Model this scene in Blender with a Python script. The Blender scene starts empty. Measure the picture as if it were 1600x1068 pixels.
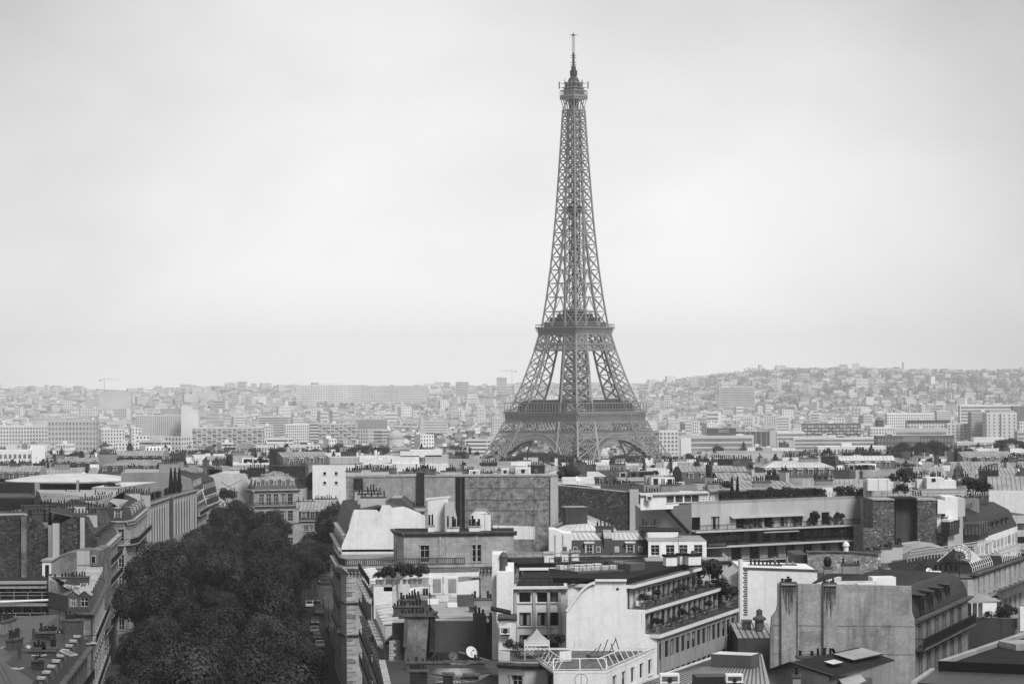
import bpy, math, random
from mathutils import Vector, Matrix
R = math.radians
pi = math.pi
sc = bpy.context.scene
C = sc.collection
# ------------------------------------------------------------------ camera
F = 3770.0            # focal length in pixels of a 1600 pixel wide frame
HZ = 603.0            # row of the horizon
ROLL = 0.0055
CAMZ = 50.0
cam_d = bpy.data.cameras.new('camera')
cam = bpy.data.objects.new('camera', cam_d)
C.objects.link(cam)
cam_d.sensor_width = 36.0
cam_d.lens = F / 1600 * 36
cam_d.shift_y = (HZ - 534) / 1600
cam_d.clip_start = 1.0
cam_d.clip_end = 40000
cam.matrix_world = Matrix.Translation((0, 0, CAMZ)) @ Matrix.Rotation(pi / 2, 4, 'X') @ Matrix.Rotation(-ROLL, 4, 'Z')
sc.camera = cam
# ------------------------------------------------------------------ light and sky
sc.view_settings.view_transform = 'Standard'
sc.view_settings.look = 'None'
sc.view_settings.gamma = 1
sc.view_settings.exposure = 1.0
SUN_EL, SUN_AZ = 46.0, 149.0        # azimuth clockwise from +Y (view direction): behind the camera, to the right
world = bpy.data.worlds.new('World')
sc.world = world
world.use_nodes = True
nt = world.node_tree
nt.nodes.clear()
def N(tree, kind, **kw):
 n = tree.nodes.new(kind)
 for k, v in kw.items():
  setattr(n, k, v)
 return n
wo = N(nt, 'ShaderNodeOutputWorld')
bg = N(nt, 'ShaderNodeBackground')
bg.inputs['Strength'].default_value = 0.1
tc = N(nt, 'ShaderNodeTexCoord')
sep = N(nt, 'ShaderNodeSeparateXYZ')
nt.links.new(tc.outputs['Generated'], sep.inputs[0])
mx = N(nt, 'ShaderNodeMath', operation='MAXIMUM')
mx.inputs[1].default_value = 0.03
nt.links.new(sep.outputs['Z'], mx.inputs[0])
com = N(nt, 'ShaderNodeCombineXYZ')
nt.links.new(sep.outputs['X'], com.inputs['X'])
nt.links.new(sep.outputs['Y'], com.inputs['Y'])
nt.links.new(mx.outputs[0], com.inputs['Z'])
sky = N(nt, 'ShaderNodeTexSky', sky_type='NISHITA')
sky.sun_disc = False
sky.sun_elevation = R(SUN_EL)
sky.sun_rotation = R(SUN_AZ)
sky.air_density = 1.0
sky.dust_density = 4.0
nt.links.new(com.outputs[0], sky.inputs['Vector'])
bw = N(nt, 'ShaderNodeRGBToBW')
nt.links.new(sky.outputs[0], bw.inputs[0])
# overcast layer: broad soft clouds over a white veil
mp = N(nt, 'ShaderNodeMapping')
mp.inputs['Scale'].default_value = (4.0, 1.0, 8.0)
mp.inputs['Rotation'].default_value = (0, R(-24), 0)
mp.inputs['Location'].default_value = (0.3, 0.0, 0.45)
nt.links.new(tc.outputs['Generated'], mp.inputs[0])
nz = N(nt, 'ShaderNodeTexNoise')
nz.inputs['Scale'].default_value = 1.3
nz.inputs['Detail'].default_value = 5
nz.inputs['Roughness'].default_value = 0.5
nt.links.new(mp.outputs[0], nz.inputs['Vector'])
cr = N(nt, 'ShaderNodeMapRange')
cr.inputs['From Min'].default_value = 0.33
cr.inputs['From Max'].default_value = 0.62
cr.inputs['To Min'].default_value = 4.35
cr.inputs['To Max'].default_value = 5.3
nt.links.new(nz.outputs['Fac'], cr.inputs['Value'])
mixs = N(nt, 'ShaderNodeMix', data_type='FLOAT')
mixs.inputs[0].default_value = 0.88
nt.links.new(bw.outputs[0], mixs.inputs[2])
nt.links.new(cr.outputs[0], mixs.inputs[3])
gr = N(nt, 'ShaderNodeMapRange')          # dims the unseen sky behind the camera, darkening walls that face the viewer
gr.interpolation_type = 'SMOOTHSTEP'
gr.inputs['From Min'].default_value = -0.5
gr.inputs['From Max'].default_value = 0.85
gr.inputs['To Min'].default_value = 0.72
gr.inputs['To Max'].default_value = 1.0
nt.links.new(sep.outputs['Y'], gr.inputs['Value'])
mgr = N(nt, 'ShaderNodeMath', operation='MULTIPLY')
nt.links.new(mixs.outputs[0], mgr.inputs[0])
nt.links.new(gr.outputs[0], mgr.inputs[1])
# lens vignette painted into the sky: bright ahead, darker outwards, with ragged edges
ofs = N(nt, 'ShaderNodeVectorMath', operation='SUBTRACT')
ofs.inputs[1].default_value = (-0.012, 0.99, 0.02)
nt.links.new(tc.outputs['Generated'], ofs.inputs[0])
ln_ = N(nt, 'ShaderNodeVectorMath', operation='LENGTH')
nt.links.new(ofs.outputs[0], ln_.inputs[0])
n2 = N(nt, 'ShaderNodeTexNoise')
n2.inputs['Scale'].default_value = 7.0
n2.inputs['Detail'].default_value = 4
nt.links.new(tc.outputs['Generated'], n2.inputs['Vector'])
ad = N(nt, 'ShaderNodeMath', operation='MULTIPLY_ADD')
ad.inputs[1].default_value = 0.16
nt.links.new(n2.outputs['Fac'], ad.inputs[0])
nt.links.new(ln_.outputs['Value'], ad.inputs[2])
vignette = N(nt, 'ShaderNodeMapRange')
vignette.interpolation_type = 'SMOOTHSTEP'
vignette.inputs['From Min'].default_value = 0.17
vignette.inputs['From Max'].default_value = 0.38
vignette.inputs['To Min'].default_value = 1.0
vignette.inputs['To Max'].default_value = 0.66
nt.links.new(ad.outputs[0], vignette.inputs['Value'])
m3 = N(nt, 'ShaderNodeMath', operation='MULTIPLY')
nt.links.new(mgr.outputs[0], m3.inputs[0])
nt.links.new(vignette.outputs[0], m3.inputs[1])
hg = N(nt, 'ShaderNodeMapRange')          # thicker cloud overhead, a pale band low down
hg.interpolation_type = 'SMOOTHSTEP'
hg.inputs['From Min'].default_value = 0.0
hg.inputs['From Max'].default_value = 0.2
hg.inputs['To Min'].default_value = 1.12
hg.inputs['To Max'].default_value = 0.86
nt.links.new(sep.outputs['Z'], hg.inputs['Value'])
m4 = N(nt, 'ShaderNodeMath', operation='MULTIPLY')
nt.links.new(m3.outputs[0], m4.inputs[0])
nt.links.new(hg.outputs[0], m4.inputs[1])
nt.links.new(m4.outputs[0], bg.inputs['Color'])
nt.links.new(bg.outputs[0], wo.inputs['Surface'])
sun_d = bpy.data.lights.new('sun', 'SUN')
sun_d.energy = 1.5
sun_d.angle = R(18)
sun_d.color = (1.0, 1.0, 1.0)
sun = bpy.data.objects.new('sun', sun_d)
C.objects.link(sun)
sd = Vector((math.sin(R(SUN_AZ)) * math.cos(R(SUN_EL)), math.cos(R(SUN_AZ)) * math.cos(R(SUN_EL)), math.sin(R(SUN_EL))))
sun.rotation_euler = (-sd).to_track_quat('-Z', 'Y').to_euler()
sun.location = (0, -100, 300)
cy = sc.cycles
cy.max_bounces = 5
cy.diffuse_bounces = 1
cy.glossy_bounces = 2
cy.transmission_bounces = 2
cy.volume_bounces = 1
cy.use_denoising = True
# ------------------------------------------------------------------ helpers
rnd = random.Random(7)
def W(px, py, Y):
 """point seen at pixel (px, py) of the 1600x1068 photograph at distance Y along the view"""
 dx, dy = px - 800, HZ - py
 c, s = math.cos(ROLL), math.sin(ROLL)
 return Vector(((dx * c + dy * s) / F * Y, Y, CAMZ + (-dx * s + dy * c) / F * Y))
def G(px, Y, py=880):
 v = W(px, py, Y)
 return (v.x, v.y)
def ZP(px, py, Y):
 return W(px, py, Y).z
def PX(x, y, z=25.0):
 return 800 + F * x / y - (z - CAMZ) / y * F * ROLL
def sm(a, b, t):
 t = max(0.0, min(1.0, (t - a) / (b - a)))
 return t * t * (3 - 2 * t)
def terr(x, y):
 z = -23 * sm(1200, 1450, y) + 58 * sm(4500, 9500, y)
 r = sm(0.03, 0.11, x / max(y, 1.0))
 z += r * 56 * sm(4200, 8600, y)
 if y > 4200:
  z += sm(4200, 6500, y) * (6 * math.sin(x * 0.006 + 1) + 4 * math.sin(x * 0.013 + y * 0.004))
 return z
class MB:
 def __init__(s):
  s.v, s.f, s.m, s.mats = [], [], [], []
 def mi(s, mat):
  if mat not in s.mats:
   s.mats.append(mat)
  return s.mats.index(mat)
 def poly(s, pts, mat):
  n = len(s.v)
  s.v.extend([tuple(p) for p in pts])
  s.f.append(tuple(range(n, n + len(pts))))
  s.m.append(s.mi(mat))
 def prism(s, xy, z0, z1, mat, top=None, bottom=False):
  """xy counter-clockwise; z0/z1 numbers or lists"""
  n = len(xy)
  za = z0 if isinstance(z0, (list, tuple)) else [z0] * n
  zb = z1 if isinstance(z1, (list, tuple)) else [z1] * n
  for i in range(n):
   j = (i + 1) % n
   s.poly([(*xy[i], za[i]), (*xy[j], za[j]), (*xy[j], zb[j]), (*xy[i], zb[i])], mat)
  s.poly([(*xy[i], zb[i]) for i in range(n)], top or mat)
  if bottom:
   s.poly([(*xy[i], za[i]) for i in reversed(range(n))], mat)
 def box(s, c, size, ang, mat, top=None):
  """c = centre of the bottom"""
  ca, sa = math.cos(ang), math.sin(ang)
  hx, hy = size[0] / 2, size[1] / 2
  xy = [(c[0] + x * ca - y * sa, c[1] + x * sa + y * ca) for x, y in ((-hx, -hy), (hx, -hy), (hx, hy), (-hx, hy))]
  s.prism(xy, c[2], c[2] + size[2], mat, top, True)
 def bar(s, p, q, w, mat, h=None):
  p, q = Vector(p), Vector(q)
  d = q - p
  if d.length < 1e-6:
   return
  d.normalize()
  up = Vector((0, 0, 1)) if abs(d.z) < 0.95 else Vector((1, 0, 0))
  a = d.cross(up).normalized() * (w / 2)
  b = d.cross(a).normalized() * ((h or w) / 2)
  n = len(s.v)
  for o in (p, q):
   for sa, sb in ((-1, -1), (1, -1), (1, 1), (-1, 1)):
    s.v.append(tuple(o + a * sa + b * sb))
  k = s.mi(mat)
  for f in ((0, 1, 5, 4), (1, 2, 6, 5), (2, 3, 7, 6), (3, 0, 4, 7), (3, 2, 1, 0), (4, 5, 6, 7)):
   s.f.append(tuple(n + i for i in f))
   s.m.append(k)
 def tube(s, p, q, r0, r1, mat, n=8, cap=True):
  p, q = Vector(p), Vector(q)
  d = (q - p).normalized()
  up = Vector((0, 0, 1)) if abs(d.z) < 0.95 else Vector((1, 0, 0))
  a = d.cross(up).normalized()
  b = a.cross(d)
  ra = [p + (a * math.cos(2 * pi * i / n) + b * math.sin(2 * pi * i / n)) * r0 for i in range(n)]
  rb = [q + (a * math.cos(2 * pi * i / n) + b * math.sin(2 * pi * i / n)) * r1 for i in range(n)]
  for i in range(n):
   j = (i + 1) % n
   s.poly([ra[j], ra[i], rb[i], rb[j]], mat)
  if cap:
   s.poly(list(reversed(rb)), mat)
   s.poly(ra, mat)
 def lathe(s, c, prof, mat, n=12):
  """prof = [(r, z)...] from bottom to top around c"""
  for (r0, z0), (r1, z1) in zip(prof, prof[1:]):
   for i in range(n):
    a, b = 2 * pi * i / n, 2 * pi * (i + 1) / n
    p = [(c[0] + r0 * math.cos(a), c[1] + r0 * math.sin(a), c[2] + z0), (c[0] + r0 * math.cos(b), c[1] + r0 * math.sin(b), c[2] + z0),
      (c[0] + r1 * math.cos(b), c[1] + r1 * math.sin(b), c[2] + z1), (c[0] + r1 * math.cos(a), c[1] + r1 * math.sin(a), c[2] + z1)]
    if r0 < 1e-5:
     p = p[1:]
    elif r1 < 1e-5:
     p = p[:3]
    s.poly(p, mat)
 def mesh(s, name, off=(0, 0, 0), smooth=False):
  me = bpy.data.meshes.new(name)
  ox, oy, oz = off
  me.from_pydata([(x - ox, y - oy, z - oz) for x, y, z in s.v], [], s.f)
  for m in s.mats:
   me.materials.append(M[m])
  me.polygons.foreach_set('material_index', s.m)
  if smooth:
   me.polygons.foreach_set('use_smooth', [True] * len(s.f))
  me.update()
  return me
def obj(name, me, parent=None, loc=(0, 0, 0), rz=0.0):
 o = bpy.data.objects.new(name, me)
 C.objects.link(o)
 o.location = loc
 if rz:
  o.rotation_euler = (0, 0, rz)
 if parent is not None:
  o.parent = parent
 return o
def tag(o, label=None, cat=None, group=None, kind=None):
 if label:
  o['label'] = label
 if cat:
  o['category'] = cat
 if group:
  o['group'] = group
 if kind:
  o['kind'] = kind
 return o
# ------------------------------------------------------------------ materials (a black and white photograph: all greys)
M = {}
def newmat(name):
 m = bpy.data.materials.new(name)
 m.use_nodes = True
 M[name] = m
 t = m.node_tree
 return m, t, t.nodes['Principled BSDF']
def ramp(t, src, a, b, fa=0.35, fb=0.65):
 r = N(t, 'ShaderNodeMapRange')
 r.inputs['From Min'].default_value = fa
 r.inputs['From Max'].default_value = fb
 r.inputs['To Min'].default_value = a
 r.inputs['To Max'].default_value = b
 t.links.new(src, r.inputs['Value'])
 return r.outputs[0]
def mul(t, a, b):
 m = N(t, 'ShaderNodeMath', operation='MULTIPLY')
 for k, x in enumerate((a, b)):
  if isinstance(x, (int, float)):
   m.inputs[k].default_value = x
  else:
   t.links.new(x, m.inputs[k])
 return m.outputs[0]
def noise(t, vec, scale, detail=4, rough=0.55, sc3=None):
 if sc3:
  mp = N(t, 'ShaderNodeMapping')
  mp.inputs['Scale'].default_value = sc3
  t.links.new(vec, mp.inputs[0])
  vec = mp.outputs[0]
 n = N(t, 'ShaderNodeTexNoise')
 n.inputs['Scale'].default_value = scale
 n.inputs['Detail'].default_value = detail
 n.inputs['Roughness'].default_value = rough
 t.links.new(vec, n.inputs['Vector'])
 return n.outputs['Fac']
def grey(name, v, rough=0.85, var=0.12, scale=0.25, streak=0.0, patch=0.0, fine=0.0, metal=0.0, spec=0.3, objrand=0.0, bump=0.0):
 m, t, b = newmat(name)
 g = N(t, 'ShaderNodeNewGeometry').outputs['Position']
 val = ramp(t, noise(t, g, scale), v * (1 - var), v * (1 + var))
 if fine:
  val = mul(t, val, ramp(t, noise(t, g, 3.0, 3, 0.7), 1 - fine, 1 + fine))
 if streak:
  val = mul(t, val, ramp(t, noise(t, g, 1.0, 5, 0.6, (1.4, 1.4, 0.09)), 1.0, 1 - streak, 0.5, 0.72))
 if patch:
  val = mul(t, val, ramp(t, noise(t, g, 0.8, 9, 0.8), 1 - patch, 1.0, 0.4, 0.6))
 if objrand:
  oi = N(t, 'ShaderNodeObjectInfo').outputs['Random']
  val = mul(t, val, ramp(t, oi, 1 - objrand, 1 + objrand, 0, 1))
 t.links.new(val, b.inputs['Base Color'])
 b.inputs['Roughness'].default_value = rough
 b.inputs['Metallic'].default_value = metal
 b.inputs['Specular IOR Level'].default_value = spec
 if bump:
  bp = N(t, 'ShaderNodeBump')
  bp.inputs['Strength'].default_value = bump
  bp.inputs['Distance'].default_value = 0.05
  t.links.new(noise(t, g, 2.5, 5, 0.7), bp.inputs['Height'])
  t.links.new(bp.outputs[0], b.inputs['Normal'])
 return m
def stonework(name, lo, hi, mortar, scale, bright=0.06):
 """rubble masonry: irregular stones with their own tones"""
 m, t, b = newmat(name)
 g = N(t, 'ShaderNodeNewGeometry').outputs['Position']
 mp = N(t, 'ShaderNodeMapping')
 mp.inputs['Scale'].default_value = (scale, scale, scale * 1.5)
 t.links.new(g, mp.inputs[0])
 vo = N(t, 'ShaderNodeTexVoronoi')
 vo.inputs['Scale'].default_value = 1.0
 t.links.new(mp.outputs[0], vo.inputs['Vector'])
 cs = N(t, 'ShaderNodeSeparateColor')
 t.links.new(vo.outputs['Color'], cs.inputs[0])
 val = ramp(t, cs.outputs[0], lo, hi, 0, 1)
 br = ramp(t, cs.outputs[1], 1.0, 2.2, 1 - bright, 1.0 - bright + 0.01)
 val = mul(t, val, br)
 ed = N(t, 'ShaderNodeTexVoronoi', feature='DISTANCE_TO_EDGE')
 t.links.new(mp.outputs[0], ed.inputs['Vector'])
 ed.inputs['Scale'].default_value = 1.0
 val = mul(t, val, ramp(t, ed.outputs['Distance'], mortar, 1.0, 0.02, 0.09))
 val = mul(t, val, ramp(t, noise(t, g, 0.3, 5), 0.75, 1.2))
 t.links.new(val, b.inputs['Base Color'])
 b.inputs['Roughness'].default_value = 0.95
 bp = N(t, 'ShaderNodeBump')
 bp.inputs['Strength'].default_value = 0.6
 bp.inputs['Distance'].default_value = 0.08
 t.links.new(ed.outputs['Distance'], bp.inputs['Height'])
 t.links.new(bp.outputs[0], b.inputs['Normal'])
def ashlar(name, v, joint=0.72, bw=1.1, bh=0.42, streak=0.25):
 m, t, b = newmat(name)
 g = N(t, 'ShaderNodeNewGeometry').outputs['Position']
 s3 = N(t, 'ShaderNodeSeparateXYZ')
 t.links.new(g, s3.inputs[0])
 ad = N(t, 'ShaderNodeMath', operation='ADD')
 t.links.new(s3.outputs[0], ad.inputs[0])
 t.links.new(s3.outputs[1], ad.inputs[1])
 c3 = N(t, 'ShaderNodeCombineXYZ')
 t.links.new(ad.outputs[0], c3.inputs[0])
 t.links.new(s3.outputs[2], c3.inputs[1])
 br = N(t, 'ShaderNodeTexBrick')
 br.inputs['Scale'].default_value = 1.0
 br.inputs['Brick Width'].default_value = bw
 br.inputs['Row Height'].default_value = bh
 br.inputs['Mortar Size'].default_value = 0.018
 br.inputs['Color1'].default_value = (v * 0.86,) * 3 + (1,)
 br.inputs['Color2'].default_value = (v * 1.12,) * 3 + (1,)
 br.inputs['Mortar'].default_value = (v * joint,) * 3 + (1,)
 t.links.new(c3.outputs[0], br.inputs['Vector'])
 sc_ = N(t, 'ShaderNodeSeparateColor')
 t.links.new(br.outputs['Color'], sc_.inputs[0])
 val = mul(t, sc_.outputs[0], ramp(t, noise(t, g, 0.22, 6, 0.65), 0.72, 1.12))
 val = mul(t, val, ramp(t, noise(t, g, 1.0, 5, 0.6, (1.2, 1.2, 0.1)), 1.0, 1 - streak, 0.5, 0.72))
 t.links.new(val, b.inputs['Base Color'])
 b.inputs['Roughness'].default_value = 0.9
 b.inputs['Specular IOR Level'].default_value = 0.2
grey('white_render', 0.87, 0.9, 0.06, 0.15, streak=0.16, patch=0.1, fine=0.05, spec=0.15)
grey('white_paint', 0.8, 0.6, 0.05, 0.4)
grey('pale_render', 0.5, 0.9, 0.1, 0.12, streak=0.25, fine=0.04)
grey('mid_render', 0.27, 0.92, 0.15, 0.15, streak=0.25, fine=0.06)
grey('gable_render', 0.34, 0.92, 0.16, 0.12, streak=0.42, patch=0.22, fine=0.14)
grey('dark_render', 0.075, 0.92, 0.2, 0.2, streak=0.3, fine=0.08)
grey('patched_render', 0.36, 0.92, 0.12, 0.3, streak=0.25, patch=0.72, fine=0.15)
grey('grimy_render', 0.22, 0.92, 0.3, 0.35, streak=0.45, patch=0.45, fine=0.18)
grey('soot_stain', 0.015, 0.95, 0.4, 1.5, fine=0.3)
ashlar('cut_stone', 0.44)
ashlar('cut_stone_dark', 0.22, streak=0.4)  # darker stone; also carries painted shade and frame-edge darkening on some fronts
grey('stone_trim', 0.4, 0.85, 0.2, 0.6, streak=0.4, fine=0.1)
grey('stone_trim_dark', 0.1, 0.85, 0.25, 0.6, streak=0.5, fine=0.1)
stonework('rubble_dark', 0.02, 0.085, 0.5, 2.6)
stonework('rubble_grey', 0.05, 0.18, 0.6, 2.4)
stonework('rubble_pale', 0.2, 0.42, 0.6, 2.2)
grey('brick_dark', 0.03, 0.9, 0.3, 0.8, fine=0.35)
grey('brick_grey', 0.1, 0.9, 0.3, 0.8, fine=0.35)
grey('concrete', 0.34, 0.85, 0.12, 0.3, streak=0.3, fine=0.06)
grey('concrete_dark', 0.085, 0.85, 0.15, 0.3, streak=0.3, fine=0.08)
grey('zinc', 0.36, 0.5, 0.18, 0.35, streak=0.0, fine=0.12, metal=0.15, spec=0.5)
grey('zinc_dark', 0.055, 0.5, 0.22, 0.35, fine=0.15, metal=0.15, spec=0.5)
grey('zinc_bright', 0.62, 0.5, 0.15, 0.3, fine=0.1, spec=0.5)
grey('slate', 0.018, 0.55, 0.2, 0.6, fine=0.25, spec=0.4)
grey('slate_pale', 0.035, 0.55, 0.2, 0.6, fine=0.25, spec=0.4)
grey('tar', 0.01, 0.9, 0.3, 0.5, fine=0.2)
grey('gravel', 0.13, 0.95, 0.25, 0.6, fine=0.5)
grey('terracotta', 0.02, 0.8, 0.3, 1.0, objrand=0.4)
grey('clay_pale', 0.25, 0.85, 0.3, 1.0)
grey('iron_black', 0.008, 0.55, 0.1, 0.5)
grey('metal_grey', 0.09, 0.5, 0.12, 0.5)
grey('window_frame', 0.55, 0.6, 0.1, 0.5)
grey('frame_dark', 0.025, 0.5, 0.1, 0.5)
grey('glass', 0.008, 0.12, 0.3, 0.5, spec=0.6)
grey('glass_pale', 0.09, 0.15, 0.5, 0.4, spec=0.6)
grey('curtain', 0.32, 0.9, 0.2, 0.8)
grey('awning', 0.4, 0.9, 0.1, 0.5)
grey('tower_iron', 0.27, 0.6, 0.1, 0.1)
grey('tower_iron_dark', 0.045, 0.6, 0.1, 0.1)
grey('asphalt', 0.018, 0.9, 0.2, 0.4, fine=0.2)
grey('paving', 0.05, 0.9, 0.15, 0.4, fine=0.2)
grey('road_paint', 0.6, 0.8, 0.1, 0.5)
grey('ground_earth', 0.12, 0.95, 0.35, 0.01, fine=0.1)
grey('bark', 0.06, 0.95, 0.3, 1.5, fine=0.3)
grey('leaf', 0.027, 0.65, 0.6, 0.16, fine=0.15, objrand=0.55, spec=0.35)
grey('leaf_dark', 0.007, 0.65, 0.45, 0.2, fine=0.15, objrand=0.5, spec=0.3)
grey('leaf_hazy', 0.34, 0.8, 0.3, 0.1, fine=0.2)  # paler leaves: haze over the far hillside is put into the colour
grey('leaf_far', 0.06, 0.8, 0.4, 0.1, fine=0.3, objrand=0.3)
grey('car_white', 0.65, 0.3, 0.03, 0.5, spec=0.6)
grey('car_grey', 0.22, 0.3, 0.03, 0.5, spec=0.6)
grey('car_black', 0.03, 0.25, 0.03, 0.5, spec=0.6)
grey('tyre', 0.015, 0.9, 0.1, 1.0)
grey('skin', 0.35, 0.7, 0.05, 1.0)
grey('cloth_dark', 0.04, 0.9, 0.1, 1.0)
grey('cloth_pale', 0.5, 0.9, 0.1, 1.0)
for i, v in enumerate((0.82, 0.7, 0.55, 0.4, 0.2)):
 grey('far_wall_%s' % 'abcde'[i], v, 0.9, 0.12, 0.02, objrand=0.1)  # far walls kept pale: distance haze is put into their colour
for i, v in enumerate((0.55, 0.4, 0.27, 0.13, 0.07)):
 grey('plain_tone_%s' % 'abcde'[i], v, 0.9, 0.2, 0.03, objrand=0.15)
grey('far_window_dark', 0.05, 0.4, 0.3, 0.05)
grey('far_window', 0.24, 0.4, 0.3, 0.05)  # window tone faded with distance, haze put into the colour
# ------------------------------------------------------------------ ground: one sheet reaching the horizon
def build_ground():
 xs = [-4200 + i * 140 for i in range(61)]
 ys = [-150, 0, 300, 600, 850, 900, 950, 1000, 1050, 1100, 1150, 1200, 1250, 1300, 1350, 1400, 1450, 1600, 2000, 3000, 4000] + [4200 + 200 * i for i in range(40)]
 b = MB()
 k = len(xs)
 for y in ys:
  for x in xs:
   b.v.append((x, y, terr(x, y)))
 b.mi('ground_earth')
 for j in range(len(ys) - 1):
  for i in range(k - 1):
   a = j * k + i
   b.f.append((a, a + 1, a + 1 + k, a + k))
   b.m.append(0)
 tag(obj('ground', b.mesh('ground', smooth=True)), kind='structure')
build_ground()
# the avenue between the facades, with its pavements
AVL, AVR, AVS = -27.8, 13.3, -0.1034
def av(u, y):
 return (u + AVS * y, y)
def strip(name, u0, u1, y0, y1, z0, z1, mat):
 b = MB()
 b.prism([av(u0, y0), av(u1, y0), av(u1, y1), av(u0, y1)], z0, z1, mat)
 return tag(obj(name, b.mesh(name)), kind='structure')
strip('road', AVL + 7, AVR - 0.2, 150, 640, -0.05, 0.004, 'asphalt')
strip('pavement', AVR - 0.2, AVR + 1, 150, 640, -0.05, 0.13, 'paving')
strip('pavement', AVL - 1, AVL + 7, 150, 640, -0.05, 0.13, 'paving')
lm = MB()
for k in range(60):
 y = 300 + k * 6
 lm.prism([av(-7.4, y), av(-7.25, y), av(-7.25, y + 3), av(-7.4, y + 3)], 0.004, 0.009, 'road_paint')
tag(obj('road_markings', lm.mesh('road_markings')), kind='structure')
# ------------------------------------------------------------------ the iron tower
TY, TX = 1712.0, 44.9
def interp(tab, z):
 for (a, va), (b, vb) in zip(tab, tab[1:]):
  if z <= b:
   return va + (vb - va) * (z - a) / (b - a)
 return tab[-1][1]
OUT = [(0, 61.5), (10, 54.2), (22, 47.0), (38, 39.3), (57, 32.4), (76, 26.2), (98, 20.4), (115, 16.6), (135, 14.2), (155, 12.2), (175, 10.6), (196, 9.2), (220, 7.9), (245, 6.6), (268, 5.5), (276, 5.3)]
WID = [(0, 25.0), (57, 15.7), (98, 11.3), (115, 10.2), (150, 9.6), (185, 9.0), (196, 8.9), (197, 8.9), (276, 5.3)]
def outer(z):
 return interp(OUT, z)
def inner(z):
 return max(outer(z) - interp(WID, z), 0.0)
def build_tower():
 root = obj('iron_tower', None, None, (TX, TY, -23), R(45))
 tag(root, 'tall lattice iron tower with four arched legs rising above the rooftops', 'tower')
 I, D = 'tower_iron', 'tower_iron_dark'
 def corner(z, a, b_, sx, sy):
  xo, xi = outer(z), inner(z)
  return Vector((sx * (xo if a else xi), sy * (xo if b_ else xi), z))
 def panels(b, levels, sx, sy, cw, xw, inner_faces=True, dense=True):
  ring = [(1, 1), (0, 1), (0, 0), (1, 0)]
  for z0, z1 in zip(levels, levels[1:]):
   P = [corner(z0, *r, sx, sy) for r in ring]
   Q = [corner(z1, *r, sx, sy) for r in ring]
   for i in range(4):
    b.bar(P[i], Q[i], cw, I)
    j = (i + 1) % 4
    if i in (1, 2) and not inner_faces:
     continue
    b.bar(Q[i], Q[j], xw * 0.9, I)
    for a, c in ((P[i], Q[j]), (P[j], Q[i])):
     b.bar(a, c, xw, I)
    if dense and i in (0, 3):
     m0, m1 = (P[i] + P[j]) / 2, (Q[i] + Q[j]) / 2
     l0, l1 = (P[i] + Q[i]) / 2, (P[j] + Q[j]) / 2
     for a, c in ((m0, l0), (l0, m1), (m1, l1), (l1, m0)):
      b.bar(a, c, xw * 0.5, I)
 low = [0, 12, 23, 33, 41.5, 48]
 mid = [55, 63.5, 72, 80.5, 89, 98, 103.5, 110]
 for sx in (1, -1):
  for sy in (1, -1):
   b = MB()
   panels(b, low, sx, sy, 1.35, 0.7, dense=False)
   panels(b, mid, sx, sy, 1.15, 0.65)
   # lift rails and stairs running up inside the leg
   for z0, z1 in zip(low[:-1] + mid[:-1], low[1:] + mid[1:]):
    for f in (0.35, 0.65):
     p = corner(z0, 1, 1, sx, sy).lerp(corner(z0, 0, 0, sx, sy), f)
     q = corner(z1, 1, 1, sx, sy).lerp(corner(z1, 0, 0, sx, sy), f)
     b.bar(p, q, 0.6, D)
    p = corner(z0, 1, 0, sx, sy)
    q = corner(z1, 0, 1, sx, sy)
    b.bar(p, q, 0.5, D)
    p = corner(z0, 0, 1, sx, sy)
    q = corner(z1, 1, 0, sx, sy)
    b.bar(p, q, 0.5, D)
   # masonry feet
   for a in (0, 1):
    for c in (0, 1):
     p = corner(0, a, c, sx, sy)
     b.box((p.x, p.y, -0.3), (6, 6, 4.0), 0, 'stone_trim')
   obj('leg', b.mesh('leg'), root)
 def on_face(k, x, z, off=0.0, o=None):
  y = (outer(z) if o is None else o) + off
  return [Vector((x, -y, z)), Vector((y, x, z)), Vector((-x, y, z)), Vector((-y, -x, z))][k]
 # arches under the first platform
 for k in range(4):
  b = MB()
  n = 40
  R0, R1, zc = 34.2, 37.8, 1.5
  pts0, pts1, pb0, pb1 = [], [], [], []
  for i in range(n + 1):
   a = pi * (0.1 + 0.8 * i / n)
   for rr, lst, off in ((R0, pts0, 0.3), (R1, pts1, 0.3), (R0, pb0, -4.2), (R1, pb1, -4.2)):
    x, z = rr * math.cos(a), zc + rr * math.sin(a)
    lst.append(on_face(k, x, z, off))
  for i in range(n):
   b.bar(pts0[i], pts0[i + 1], 0.9, I)
   b.bar(pts1[i], pts1[i + 1], 0.9, I)
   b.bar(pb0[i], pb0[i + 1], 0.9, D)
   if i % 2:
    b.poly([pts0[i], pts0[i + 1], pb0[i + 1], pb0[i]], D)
   b.bar(pts0[i], pts1[i], 0.4, I)
   b.bar(pts0[i], pts1[i + 1], 0.24, I)
  # spandrel struts up to the lattice girder, with round heads
  for i in range(-16, 17):
   x = i * 2.2
   if abs(x) < 37.2:
    zz = zc + math.sqrt(R1 * R1 - x * x)
    if zz < 40.1:
     b.bar(on_face(k, x, zz), on_face(k, x, 40.5), 0.5, I)
     b.bar(on_face(k, x, 39.4), on_face(k, x + 1.1, 40.4), 0.5, I)
     b.bar(on_face(k, x + 2.2, 39.4), on_face(k, x + 1.1, 40.4), 0.5, I)
  obj('arch', b.mesh('arch'), root)
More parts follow.
